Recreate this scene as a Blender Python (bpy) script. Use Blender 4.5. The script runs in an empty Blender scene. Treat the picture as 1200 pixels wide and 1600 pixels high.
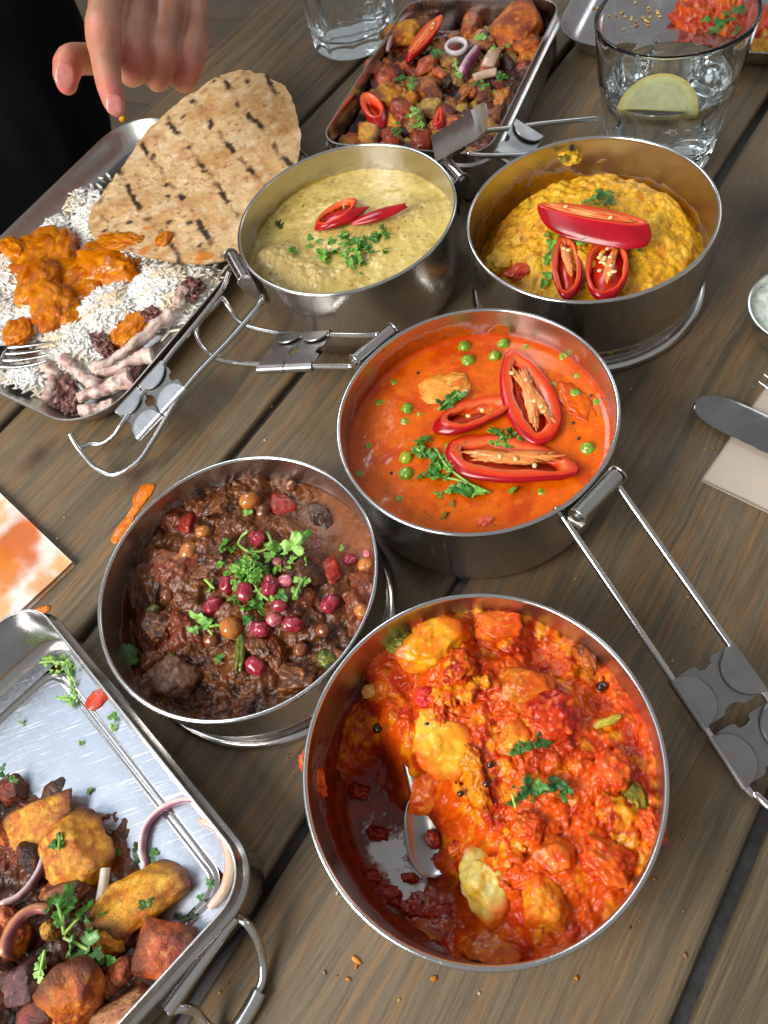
import bpy, bmesh, math, random
import numpy as np
from mathutils import Vector, Matrix

# ---------------------------------------------------------------- camera
CM = 0.01                                # everything below is written in centimetres
FOC, PITCH, ROLL, CAMZ = 1164.9, 1.0106, -0.3519, 35.59
scene = bpy.context.scene
COL = scene.collection
cam_d = bpy.data.cameras.new('camera')
cam = bpy.data.objects.new('camera', cam_d)
COL.objects.link(cam)
cam_d.sensor_fit = 'VERTICAL'
cam_d.sensor_height = 24.0
cam_d.lens = FOC / 1600 * 24.0
cam_d.clip_start = 0.02
cam_d.clip_end = 60
cp, sp = math.cos(PITCH), math.sin(PITCH)
right, up, fwd = Vector((1, 0, 0)), Vector((0, sp, cp)), Vector((0, cp, -sp))
cr, sr = math.cos(ROLL), math.sin(ROLL)
xc = right * cr + up * sr
yc = -right * sr + up * cr
m = Matrix((xc, yc, -fwd)).transposed().to_4x4()
m.translation = Vector((0, 0, CAMZ * CM))
cam.matrix_world = m
cam_d.dof.use_dof = True
cam_d.dof.focus_distance = 0.385
cam_d.dof.aperture_fstop = 12.0
scene.camera = cam

# ---------------------------------------------------------------- light: a bright window bank on the left of the table, more windows further off
world = bpy.data.worlds.new("World")
scene.world = world
world.use_nodes = True
bg = world.node_tree.nodes['Background']
bg.inputs[0].default_value = (0.96, 0.98, 1.0, 1)
bg.inputs[1].default_value = 0.30

def area(name, loc, target, sx, sy, power, color):
    d = bpy.data.lights.new(name, 'AREA')
    d.shape = 'RECTANGLE'
    d.size, d.size_y = sx * CM, sy * CM
    d.energy = power
    d.color = color
    o = bpy.data.objects.new(name, d)
    COL.objects.link(o)
    o.location = Vector(loc) * CM
    o.rotation_euler = (Vector(target) - Vector(loc)).to_track_quat('-Z', 'Y').to_euler()
    return o
area('window_light', (-112, -18, 96), (2, 25, 0), 80, 90, 32, (1.0, 0.97, 0.93))
area('far_window_light', (-85, 265, 245), (-5, 35, 0), 140, 100, 34, (0.80, 0.90, 1.0))
area('skylight', (-115, 85, 200), (-10, 25, 0), 80, 60, 3.6, (0.72, 0.85, 1.0))
area('side_window_light', (240, 170, 150), (20, 40, 0), 70, 110, 5, (0.82, 0.92, 1.0))
scene.view_settings.view_transform = 'Standard'
scene.view_settings.look = 'None'
scene.view_settings.exposure = 0.12
scene.view_settings.gamma = 1.0
scene.cycles.max_bounces = 20
scene.cycles.transmission_bounces = 20
scene.cycles.diffuse_bounces = 4
scene.cycles.glossy_bounces = 6
scene.cycles.sample_clamp_indirect = 6.0

# ---------------------------------------------------------------- numeric helpers
def at(px, py, z=0.0):
    """point (cm) of the plane z where the photograph shows (px, py)"""
    x = (px - 600) / FOC; y = -(py - 800) / FOC
    x, y = cr * x - sr * y, sr * x + cr * y
    d = (x, cp + y * sp, -sp + y * cp)
    t = (z - CAMZ) / d[2]
    return np.array([d[0] * t, d[1] * t, z])
def ray(px, py, D):
    """point (cm) at depth D along the view axis"""
    x = (px - 600) / FOC; y = -(py - 800) / FOC
    x, y = cr * x - sr * y, sr * x + cr * y
    return np.array([x * D, (cp + y * sp) * D, CAMZ + (-sp + y * cp) * D])
rng = np.random.RandomState(7)
PERM = rng.permutation(256); PERM = np.concatenate([PERM, PERM, PERM])
GR = rng.randn(256, 3); GR /= np.linalg.norm(GR, axis=1)[:, None]
def pnoise(P):
    P = np.asarray(P, float)
    i = np.floor(P).astype(int); f = P - i
    u = f * f * f * (f * (f * 6 - 15) + 10)
    out = 0
    for dx in (0, 1):
        for dy in (0, 1):
            for dz in (0, 1):
                h = PERM[(PERM[(PERM[(i[..., 0] + dx) & 255] + i[..., 1] + dy) & 255] + i[..., 2] + dz) & 255]
                g = GR[h]
                v = g[..., 0] * (f[..., 0] - dx) + g[..., 1] * (f[..., 1] - dy) + g[..., 2] * (f[..., 2] - dz)
                wx = u[..., 0] if dx else 1 - u[..., 0]
                wy = u[..., 1] if dy else 1 - u[..., 1]
                wz = u[..., 2] if dz else 1 - u[..., 2]
                out = out + v * wx * wy * wz
    return out * 1.6
def fbm(P, oct=4, gain=0.5):
    P = np.asarray(P, float); a, s, out = 1.0, 1.0, 0
    for k in range(oct):
        out = out + a * pnoise(P * s + 17.3 * k); a *= gain; s *= 2.03
    return out
def worley(x, y, cell, seed=0):
    """distance to nearest / second nearest feature point (in cells) and a random id"""
    X, Y = x / cell, y / cell
    ix, iy = np.floor(X).astype(int), np.floor(Y).astype(int)
    d1 = np.full(X.shape, 9.0); d2 = d1.copy(); idv = np.zeros(X.shape)
    for dx in (-1, 0, 1):
        for dy in (-1, 0, 1):
            cx, cy = ix + dx, iy + dy
            h = PERM[(PERM[(cx + seed) & 255] + cy) & 255]
            h2 = PERM[(h + 57) & 255]; h3 = PERM[(h2 + 91) & 255]
            d = np.hypot(cx + h / 255.0 - X, cy + h2 / 255.0 - Y)
            n = d < d1
            d2 = np.where(n, d1, np.minimum(d2, d)); idv = np.where(n, h3 / 255.0, idv); d1 = np.where(n, d, d1)
    return d1, d2, idv
def sstep(a, b, x):
    t = np.clip((x - a) / (b - a), 0, 1); return t * t * (3 - 2 * t)
def mixc(a, b, t):
    t = np.asarray(t)[..., None]; return np.asarray(a) * (1 - t) + np.asarray(b) * t
def srgb(r, g, b):
    c = np.array([r, g, b], float) / 255
    return np.where(c <= 0.04045, c / 12.92, ((c + 0.055) / 1.055) ** 2.4)
def unit(v):
    v = np.asarray(v, float); return v / (np.linalg.norm(v) + 1e-12)

# ---------------------------------------------------------------- scene helpers
def tag(o, label=None, cat=None, group=None, kind=None):
    if label: o['label'] = label
    if cat: o['category'] = cat
    if group: o['group'] = group
    if kind: o['kind'] = kind
    return o
def thing(name, label, cat, loc, group=None):
    o = bpy.data.objects.new(name, None); COL.objects.link(o)
    o.empty_display_size = 0.01
    o.location = Vector([float(a) * CM for a in loc])
    tag(o, label, cat, group); o['_loc'] = [float(a) for a in loc]
    return o
def origin_of(o):
    s = np.zeros(3)
    while o is not None:
        if '_loc' in o: s = s + np.array(o['_loc'][:])
        o = o.parent
    return s
def mk(name, V, F, mat, parent=None, col=None, smooth=True, fac=None, origin=None):
    V = np.asarray(V, float).reshape(-1, 3)
    if parent is not None: org = origin_of(parent)
    elif origin is not None: org = np.asarray(origin, float)
    else:
        org = V.mean(0).copy(); org[2] = V[:, 2].min()
    me = bpy.data.meshes.new(name)
    W = (V - org) * CM
    F = [list(map(int, f)) for f in F] if not isinstance(F, np.ndarray) else F
    me.vertices.add(len(W)); me.vertices.foreach_set('co', W.astype(np.float32).ravel())
    if isinstance(F, np.ndarray):
        n, k = F.shape
        me.loops.add(n * k); me.loops.foreach_set('vertex_index', F.astype(np.int32).ravel())
        me.polygons.add(n); me.polygons.foreach_set('loop_start', np.arange(0, n * k, k, dtype=np.int32))
    else:
        idx = [i for f in F for i in f]; st = np.cumsum([0] + [len(f) for f in F[:-1]]) if F else []
        me.loops.add(len(idx)); me.loops.foreach_set('vertex_index', np.array(idx, np.int32))
        me.polygons.add(len(F)); me.polygons.foreach_set('loop_start', np.array(st, np.int32))
    me.update(calc_edges=True)
    if smooth: me.polygons.foreach_set('use_smooth', np.ones(len(me.polygons), bool))
    if smooth == 'auto':
        me.set_sharp_from_angle(angle=math.radians(38))
    if col is not None:
        a = me.color_attributes.new('Col', 'FLOAT_COLOR', 'POINT')
        c = np.ones((len(W), 4), np.float32); c[:, :3] = col
        if fac is not None: c[:, 3] = fac
        a.data.foreach_set('color', c.ravel())
    me.materials.append(mat)
    o = bpy.data.objects.new(name, me); COL.objects.link(o)
    if parent is not None: o.parent = parent
    else:
        o.location = Vector([float(a) * CM for a in org])
    o['_loc'] = [0.0, 0.0, 0.0] if parent is not None else [float(a) for a in org]
    return o
def merge(parts):
    """parts: list of (V, F) or (V, F, col)"""
    Vs, Fs, Cs, k = [], [], [], 0
    for p in parts:
        V = np.asarray(p[0], float); Vs.append(V)
        Fs += [[int(i) + k for i in f] for f in p[1]]
        if len(p) > 2: Cs.append(np.broadcast_to(p[2], (len(V), 3)))
        k += len(V)
    return (np.concatenate(Vs), Fs, np.concatenate(Cs) if Cs else None)
def gridfaces(nu, nv, cu=False, cv=False, off=0, flip=False):
    """faces of an nu x nv vertex grid, index = i*nv + j"""
    I = np.arange(nu if cu else nu - 1); J = np.arange(nv if cv else nv - 1)
    i, j = np.meshgrid(I, J, indexing='ij'); i2, j2 = (i + 1) % nu, (j + 1) % nv
    f = np.stack([i * nv + j, i2 * nv + j, i2 * nv + j2, i * nv + j2], -1).reshape(-1, 4) + off
    return f[:, ::-1] if flip else f
def catmull(P, n):
    P = np.asarray(P, float); k = len(P)
    if k == 2:
        t = np.linspace(0, 1, n)[:, None]; return P[0] * (1 - t) + P[1] * t
    Q = np.vstack([2 * P[0] - P[1], P, 2 * P[-1] - P[-2]])
    t = np.linspace(0, k - 1, n); i = np.minimum(t.astype(int), k - 2); u = (t - i)[:, None]
    a, b, c, d = Q[i], Q[i + 1], Q[i + 2], Q[i + 3]
    return 0.5 * ((2 * b) + (-a + c) * u + (2 * a - 5 * b + 4 * c - d) * u * u + (-a + 3 * b - 3 * c + d) * u ** 3)
def sweep(P, R, ns=10, up0=None, ax=1.0, bx=1.0, closed=False, n=None, cap=True, power=2.0):
    """tube along P (already dense, or resampled to n) with radii R; section semi-axes R*ax (side) and R*bx (up)"""
    P = np.asarray(P, float)
    R = np.broadcast_to(np.asarray(R, float), (len(P),)).copy()
    if n:
        R = catmull(np.stack([R, R, R], 1), n)[:, 0]; P = catmull(P, n)
    N = len(P)
    T = np.gradient(P, axis=0)
    if closed: T = np.roll(P, -1, 0) - np.roll(P, 1, 0)
    T /= np.linalg.norm(T, axis=1)[:, None] + 1e-12
    up = np.array([0, 0, 1.0]) if up0 is None else unit(up0)
    if abs(T[0] @ up) > 0.95: up = np.array([1.0, 0, 0])
    V = []; u = up
    ph = np.linspace(0, 2 * np.pi, ns, endpoint=False)
    c, s = np.cos(ph), np.sin(ph)
    if power != 2:
        c = np.sign(c) * np.abs(c) ** (2 / power); s = np.sign(s) * np.abs(s) ** (2 / power)
    for i in range(N):
        if up0 is not None: u = up
        u2 = unit(u - (u @ T[i]) * T[i]); side = np.cross(T[i], u2); u = u2
        V.append(P[i] + R[i] * (ax * c[:, None] * side + bx * s[:, None] * u2))
    V = np.concatenate(V); F = [list(f) for f in gridfaces(N, ns, closed, True)]
    if cap and not closed:
        F.append(list(range(ns))[::-1] if False else list(range(ns)))
        F.append([(N - 1) * ns + j for j in range(ns)][::-1])
    return V, F
def revolve(prof, n=96, c=(0, 0, 0), closed=False):
    prof = np.asarray(prof, float); a = np.linspace(0, 2 * np.pi, n, endpoint=False)
    V = np.stack([prof[None, :, 0] * np.cos(a)[:, None] + c[0], prof[None, :, 0] * np.sin(a)[:, None] + c[1],
                  np.broadcast_to(prof[None, :, 1] + c[2], (n, len(prof)))], -1).reshape(-1, 3)
    return V, gridfaces(n, len(prof), True, closed)
_ico = {}
def ico(level):
    if level not in _ico:
        bm = bmesh.new(); bmesh.ops.create_icosphere(bm, subdivisions=level, radius=1)
        V = np.array([v.co[:] for v in bm.verts]); F = np.array([[v.index for v in f.verts] for f in bm.faces]); bm.free()
        V /= np.linalg.norm(V, axis=1)[:, None]; _ico[level] = (V, F)
    return _ico[level]
def rotm(rz=0, rx=0, ry=0):
    return np.array((Matrix.Rotation(rz, 3, 'Z') @ Matrix.Rotation(rx, 3, 'X') @ Matrix.Rotation(ry, 3, 'Y')))
def blob(c, r, rot=None, p=2.0, amp=0.1, freq=1.5, seed=0, level=4, planes=0, oct=4, k=26.0):
    """lumpy closed solid; planes>0 gives a faceted chunk. returns V, F, local unit dirs, displacement"""
    D, F = ico(level)
    if planes:
        rr = np.random.RandomState(seed + 5)
        N = rr.randn(planes, 3); N /= np.linalg.norm(N, axis=1)[:, None]
        N = np.vstack([N, -N[:max(2, planes // 2)], [[0, 0, 1], [0, 0, -1]]])
        h = 0.78 + 0.22 * rr.rand(len(N))
        q = np.clip(D @ N.T, 1e-3, None) / h
        rad = 1.0 / (np.sum(q ** k, 1) ** (1.0 / k)); rad = np.minimum(rad, 1.35)
    else:
        rad = (np.sum(np.abs(D) ** p, 1)) ** (-1.0 / p)
    ns = fbm(D * freq + seed * 3.7, oct)
    V = D * rad[:, None] * (1 + amp * ns[:, None])
    V = V * np.asarray(r)
    if rot is not None: V = V @ np.asarray(rot).T
    return V + np.asarray(c), F, D, ns

# ---------------------------------------------------------------- material helpers
class NT:
    def __init__(s, name):
        s.m = bpy.data.materials.new(name); s.m.use_nodes = True; s.t = s.m.node_tree
        s.b = s.t.nodes['Principled BSDF']; s.out = s.t.nodes['Material Output']
    def n(s, typ, **kw):
        x = s.t.nodes.new(typ)
        for k, v in kw.items():
            if k.startswith('i_'):
                key = k[2:]; key = int(key) if key.isdigit() else key.replace('_', ' ')
                x.inputs[key].default_value = v
            else: setattr(x, k, v)
        return x
    def l(s, a, b): s.t.links.new(a, b)
    def set(s, **kw):
        for k, v in kw.items():
            i = s.b.inputs[k.replace('_', ' ')]
            if hasattr(v, 'links') or isinstance(v, bpy.types.NodeSocket): s.l(v, i)
            else: i.default_value = v
    def coord(s, scale=(100, 100, 100), rand=False, rot=(0, 0, 0)):
        tc = s.n('ShaderNodeTexCoord'); mp = s.n('ShaderNodeMapping')
        mp.inputs['Scale'].default_value = scale; mp.inputs['Rotation'].default_value = rot
        s.l(tc.outputs['Object'], mp.inputs['Vector'])
        if rand:
            oi = s.n('ShaderNodeObjectInfo'); mu = s.n('ShaderNodeVectorMath', operation='MULTIPLY_ADD')
            s.l(oi.outputs['Random'], mu.inputs[0]); mu.inputs[1].default_value = (61, 37, 23)
            s.l(mp.outputs[0], mu.inputs[2]); return mu.outputs[0]
        return mp.outputs[0]
    def noise(s, vec, scale=1.0, detail=4.0, rough=0.55, dist=0.0):
        x = s.n('ShaderNodeTexNoise'); x.inputs['Scale'].default_value = scale; x.inputs['Detail'].default_value = detail
        x.inputs['Roughness'].default_value = rough; x.inputs['Distortion'].default_value = dist
        s.l(vec, x.inputs['Vector']); return x.outputs['Fac']
    def ramp(s, fac, stops, interp='LINEAR'):
        x = s.n('ShaderNodeValToRGB'); cr_ = x.color_ramp; cr_.interpolation = interp
        while len(cr_.elements) < len(stops): cr_.elements.new(0.5)
        for e, (p, c) in zip(cr_.elements, stops):
            e.position = p
            e.color = (c, c, c, 1) if isinstance(c, (int, float)) else (*[float(q) for q in c], 1)
        s.l(fac, x.inputs[0]); return x.outputs[0]
    def mix(s, f, a, b, blend='MIX'):
        x = s.n('ShaderNodeMix', data_type='RGBA', blend_type=blend)
        for sock, v in ((x.inputs[0], f), (x.inputs[6], a), (x.inputs[7], b)):
            if isinstance(v, bpy.types.NodeSocket): s.l(v, sock)
            elif isinstance(v, (int, float)): sock.default_value = v
            else: sock.default_value = (*[float(q) for q in v], 1)
        return x.outputs[2]
    def math(s, op, a, b=None, c=None, clamp=False):
        x = s.n('ShaderNodeMath', operation=op); x.use_clamp = clamp
        for i, v in enumerate((a, b, c)):
            if v is None: continue
            if isinstance(v, bpy.types.NodeSocket): s.l(v, x.inputs[i])
            else: x.inputs[i].default_value = v
        return x.outputs[0]
    def bump(s, h, strength=0.3, dist=0.001, normal=None):
        x = s.n('ShaderNodeBump'); x.inputs['Strength'].default_value = strength; x.inputs['Distance'].default_value = dist
        s.l(h, x.inputs['Height'])
        if normal: s.l(normal, x.inputs['Normal'])
        s.l(x.outputs[0], s.b.inputs['Normal']); return x.outputs[0]
    def attr(s, name='Col'):
        x = s.n('ShaderNodeAttribute'); x.attribute_name = name; return x

def mat_steel(name, base=(0.60, 0.58, 0.55), rough=0.22, scratch=0.12, tint=(0.5, 0.47, 0.44), var=0.10):
    t = NT(name); v = t.coord()
    n1 = t.noise(v, 0.5, 5, 0.6, 0.4); n2 = t.noise(v, 6.0, 4, 0.7)
    c = t.mix(t.ramp(n1, [(0.35, 0.0), (0.7, 1.0)]), base, tint)
    wv = t.coord(scale=(60, 900, 60), rot=(0.2, 0.1, 0.6)); s1 = t.noise(wv, 1.0, 2, 0.5)
    wv2 = t.coord(scale=(800, 50, 80), rot=(0.1, 0.3, -0.5)); s2 = t.noise(wv2, 1.0, 2, 0.5)
    sc = t.math('MAXIMUM', t.ramp(s1, [(0.66, 0.0), (0.74, 1.0)]), t.ramp(s2, [(0.66, 0.0), (0.74, 1.0)]))
    r = t.math('ADD', t.math('MULTIPLY', n1, var * 2), rough - var)
    r = t.math('ADD', r, t.math('MULTIPLY', t.ramp(t.noise(v, 1.1, 6, 0.7, 1.5), [(0.48, 0.0), (0.70, 1.0)]), var * 0.6))
    r = t.math('ADD', r, t.math('MULTIPLY', sc, scratch), clamp=True)
    t.set(Metallic=1.0, Roughness=r, Base_Color=c)
    t.bump(t.math('ADD', t.math('MULTIPLY', n1, 1.0), t.math('MULTIPLY', sc, 0.02)), 0.12, 0.0012)
    return t.m
def mat_attr(name, rough=0.35, spec=0.5, sss=0.0, radius=(1, 0.4, 0.2), sscale=0.003, fine=4.0, fine_amt=0.25,
             bump=0.3, bscale=8.0, bdist=0.0006, coat=0.0, rvar=0.15):
    """vertex colour times fine mottling; a moist food surface"""
    t = NT(name); v = t.coord(rand=True); a = t.attr()
    n1 = t.noise(v, fine, 5, 0.6); n2 = t.noise(v, bscale, 5, 0.65)
    k = t.ramp(n1, [(0.25, 1 - fine_amt), (0.75, 1 + fine_amt * 0.6)])
    c = t.mix(1.0, a.outputs['Color'], k, 'MULTIPLY')
    r = t.math('ADD', t.math('MULTIPLY', n1, rvar * 2), rough - rvar, clamp=True)
    t.set(Base_Color=c, Roughness=r)
    t.b.inputs['Specular IOR Level'].default_value = spec
    if sss:
        t.set(Subsurface_Weight=sss, Subsurface_Scale=sscale); t.b.inputs['Subsurface Radius'].default_value = radius
    if coat:
        t.set(Coat_Weight=coat, Coat_Roughness=0.08)
    t.bump(n2, bump, bdist)
    return t.m
def mat_plain(name, c1, c2=None, rough=0.5, scale=2.0, bump=0.1, bdist=0.0005, bscale=None, sss=0.0, sscale=0.002,
              metallic=0.0, coat=0.0, spec=0.5, lo=0.35, hi=0.65, rand=True):
    t = NT(name); v = t.coord(rand=rand); n1 = t.noise(v, scale, 5, 0.6)
    c = t.mix(t.ramp(n1, [(lo, 0.0), (hi, 1.0)]), c1, c2 if c2 is not None else c1)
    t.set(Base_Color=c, Roughness=rough, Metallic=metallic)
    t.b.inputs['Specular IOR Level'].default_value = spec
    if sss: t.set(Subsurface_Weight=sss, Subsurface_Scale=sscale)
    if coat: t.set(Coat_Weight=coat, Coat_Roughness=0.06)
    if bump: t.bump(t.noise(v, bscale or scale * 3, 4, 0.6), bump, bdist)
    return t.m

# ================================================================ the table and the floor beyond it
TH = 0.6807                                            # direction of the boards
PU = np.array([math.cos(TH), math.sin(TH), 0.0]); PN = np.array([-math.sin(TH), math.cos(TH), 0.0])
def mat_wood(name, knots=(), seed=0.0, gloss=0.38):
    t = NT(name)
    tc = t.n('ShaderNodeTexCoord'); mp = t.n('ShaderNodeMapping'); mp.inputs['Scale'].default_value = (100, 100, 100)
    mp.inputs['Location'].default_value = (seed * 31.0, seed * 3.0, 0)
    t.l(tc.outputs['Object'], mp.inputs['Vector']); v = mp.outputs[0]
    def sc(x, y, vec=v):
        mm = t.n('ShaderNodeVectorMath', operation='MULTIPLY'); t.l(vec, mm.inputs[0]); mm.inputs[1].default_value = (x, y, 1); return mm.outputs[0]
    big = t.noise(sc(0.05, 0.22), 1.0, 3, 0.5)                  # slow wander of the grain
    dv = t.n('ShaderNodeCombineXYZ'); t.l(t.math('MULTIPLY', big, 2.2), dv.inputs[1])
    vv = t.n('ShaderNodeVectorMath', operation='ADD'); t.l(v, vv.inputs[0]); t.l(dv.outputs[0], vv.inputs[1]); w = vv.outputs[0]
    kd = None
    for (kx, ky, kr) in knots:
        su = t.n('ShaderNodeVectorMath', operation='SUBTRACT'); t.l(tc.outputs['Object'], su.inputs[0]); su.inputs[1].default_value = (kx * CM, ky * CM, 0)
        s2 = t.n('ShaderNodeVectorMath', operation='MULTIPLY'); t.l(su.outputs[0], s2.inputs[0]); s2.inputs[1].default_value = (55 / kr, 100 / kr, 0)
        ln = t.n('ShaderNodeVectorMath', operation='LENGTH'); t.l(s2.outputs[0], ln.inputs[0])
        nn = t.math('ADD', ln.outputs['Value'], t.math('MULTIPLY', t.noise(v, 0.9, 3), 0.5))
        kd = nn if kd is None else t.math('MINIMUM', kd, nn)
    g1 = t.noise(sc(0.022, 1.05, w), 1.0, 6, 0.62)
    g2 = t.noise(sc(0.14, 4.2, w), 1.0, 8, 0.72)
    g3 = t.noise(sc(0.45, 11.0, w), 1.0, 6, 0.75)
    base = t.mix(t.ramp(g1, [(0.36, 0.0), (0.50, 1.0), (0.60, 0.25)]), (0.104, 0.074, 0.040), (0.205, 0.148, 0.082))
    st = t.ramp(g1, [(0.50, 0.0), (0.545, 1.0), (0.60, 0.9), (0.64, 0.0)])
    c = t.mix(t.math('MULTIPLY', st, 0.80), base, (0.275, 0.150, 0.060))
    c = t.mix(t.ramp(g2, [(0.38, 0.5), (0.54, 0.0)]), c, (0.055, 0.042, 0.030))
    c = t.mix(t.ramp(t.noise(sc(0.09, 0.09), 1.0, 4), [(0.42, 0.0), (0.68, 0.40)]), c, (0.215, 0.155, 0.090))
    if kd is not None:
        c = t.mix(t.ramp(kd, [(0.25, 0.92), (0.62, 0.5), (1.15, 0.0)]), c, (0.045, 0.020, 0.012))
    c = t.mix(t.ramp(g3, [(0.34, 0.95), (0.58, 0.0)]), c, t.mix(0.5, c, (0.03, 0.026, 0.02)))
    # pale worn scuffs and crumbs of dried dirt
    sx = t.noise(sc(0.9, 2.2), 1.7, 6, 0.8)
    scuff = t.ramp(sx, [(0.665, 0.0), (0.70, 1.0)])
    c = t.mix(t.math('MULTIPLY', scuff, 0.40), c, (0.42, 0.38, 0.32))
    r = t.math('ADD', t.math('MULTIPLY', g2, 0.30), gloss - 0.10)
    r = t.math('ADD', r, t.math('MULTIPLY', t.noise(v, 0.35, 4), 0.16), clamp=True)
    t.set(Base_Color=c, Roughness=r); t.b.inputs['Specular IOR Level'].default_value = 0.42
    h = t.math('ADD', t.math('MULTIPLY', g2, 0.5), t.math('MULTIPLY', g3, 0.8))
    t.bump(t.math('ADD', h, t.math('MULTIPLY', scuff, 0.15)), 0.5, 0.0009)
    return t.m
table = thing('dining_table', 'dark stained wooden plank table under all the dishes', 'table', (10, 30, -78))
def box_bevel(x0, x1, y0, y1, z0, z1, b):
    prof = [(y0, z0), (y0, z1 - b), (y0 + b * .35, z1 - b * .35), (y0 + b, z1), (y1 - b, z1), (y1 - b * .35, z1 - b * .35), (y1, z1 - b), (y1, z0)]
    V = [(x, y, z) for x in (x0, x1) for y, z in prof]; n = len(prof)
    F = [[i, (i + 1) % n, n + (i + 1) % n, n + i] for i in range(n)] + [list(range(n))[::-1], list(range(n, 2 * n))]
    return np.array(V, float), F
edges = [-38.7, -22.0, -5.3, 11.4, 28.2, 45.0, 61.6]
KN = {}
for px, py, r in ((60, 712, 1.5), (1192, 338, 3.4), (215, 742, 1.3)):
    p = at(px, py); n_ = p @ PN
    for i in range(6):
        if edges[i] < n_ < edges[i + 1]: KN.setdefault(i, []).append((p @ PU, n_ - (edges[i] + edges[i + 1]) / 2, r))
for i in range(6):
    y0, y1 = edges[i] + 0.30, edges[i + 1] - 0.30
    yc_ = (y0 + y1) / 2
    V, F = box_bevel(-60, 120, y0 - yc_, y1 - yc_, -3.2, 0.0, 0.22)
    me = bpy.data.meshes.new('plank'); me.from_pydata([tuple(v * CM) for v in V], [], F); me.update()
    me.materials.append(mat_wood('stained_wood_%d' % i, KN.get(i, ()), seed=i + 1.0))
    o = bpy.data.objects.new('plank', me); COL.objects.link(o); o.parent = table
    o.location = Vector(PN * yc_ * CM) - table.location; o.rotation_euler = (0, 0, TH)
dark = mat_plain('black_filler', (0.012, 0.012, 0.012), (0.03, 0.03, 0.028), 0.45, 1.5, bump=0.3)
V, F = box_bevel(-59.5, 119.5, -38.0, 60.8, -4.4, -0.55, 0.1)
V = V[:, 0:1] * PU + V[:, 1:2] * PN + V[:, 2:3] * np.array([0, 0, 1.0])
mk('gap_filler', V, F, dark, table, smooth=False)
legm = mat_plain('dark_leg_metal', (0.03, 0.03, 0.03), (0.05, 0.05, 0.05), 0.4)
for lx in (-50, 110):
    for ly in (-32, 54):
        V, F = box_bevel(lx - 3, lx + 3, ly - 3, ly + 3, -78, -4.45, 0.4)
        V = V[:, 0:1] * PU + V[:, 1:2] * PN + V[:, 2:3] * np.array([0, 0, 1.0])
        mk('leg', V, F, legm, table, smooth=False)
# floor boards, far below the table top
floor = bpy.data.objects.new('floor', None); COL.objects.link(floor); floor['kind'] = 'structure'
floor.location = (0, 0, -0.80); floor['_loc'] = [0.0, 0.0, -80.0]
fm = [mat_plain('floor_oak_%d' % k, tuple(.42 * q for q in c1), tuple(.42 * q for q in c2), 0.5, 0.12, bump=0.15, lo=0.3, hi=0.7) for k, (c1, c2) in enumerate((((0.30, 0.19, 0.10), (0.22, 0.13, 0.065)), ((0.36, 0.235, 0.13), (0.27, 0.165, 0.085)), ((0.25, 0.155, 0.08), (0.33, 0.21, 0.115))))]
for i in range(44):
    y0 = -260 + i * 15.0
    V, F = box_bevel(-300, 420, y0 + 0.15, y0 + 14.85, -2, 0, 0.15)
    a = TH + math.pi / 2 * 1.12
    R_ = rotm(a); V = V @ R_.T + np.array([60, 120, -80])
    mk('floorboard', V, F, fm[i % 3], floor, smooth=False)
V = np.array([(-500, -400, -83), (600, -400, -83), (600, 700, -83), (-500, 700, -83)], float)
mk('subfloor', V, [[0, 1, 2, 3]], dark, floor, smooth=False)

# ================================================================ steel
STEEL = mat_steel('brushed_steel')
STEEL_IN = mat_steel('scratched_steel', base=(0.58, 0.57, 0.55), rough=0.30, scratch=0.25, tint=(0.46, 0.45, 0.44))
STEEL_RIM = mat_steel('polished_steel', base=(0.70, 0.69, 0.67), rough=0.16, scratch=0.1, tint=(0.62, 0.6, 0.58), var=0.05)
STEEL_DK = mat_steel('dull_steel', base=(0.42, 0.40, 0.38), rough=0.30, scratch=0.1, tint=(0.33, 0.31, 0.30))
def mat_stained(name, c1, c2):
    """steel with a film of sauce where the vertex value is high"""
    t = NT(name); v = t.coord(); a = t.attr()
    n1 = t.noise(v, 1.6, 6, 0.72); n2 = t.noise(v, 9.0, 4, 0.7); n3 = t.noise(v, 0.6, 3, 0.5)
    nn = t.math('ADD', t.math('MULTIPLY', n1, 0.8), t.math('MULTIPLY', n2, 0.2))
    f = t.math('SUBTRACT', t.math('ADD', a.outputs['Fac'], 0.0), t.math('ADD', t.math('MULTIPLY', nn, 1.5), -0.25))
    f = t.math('MULTIPLY', f, 4.5, clamp=True)
    met = t.math('SUBTRACT', 1.0, f, clamp=True)
    cc = t.mix(t.ramp(n1, [(0.35, 0.0), (0.65, 1.0)]), c1, c2)
    c = t.mix(f, t.mix(n3, (0.60, 0.58, 0.56), (0.48, 0.46, 0.44)), cc)
    r = t.math('ADD', t.math('MULTIPLY', n1, 0.16), 0.22)
    t.set(Base_Color=c, Metallic=met, Roughness=r)
    t.bump(t.math('ADD', t.math('MULTIPLY', f, 0.5), t.math('MULTIPLY', n2, 0.1)), 0.5, 0.0008)
    return t.m

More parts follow.
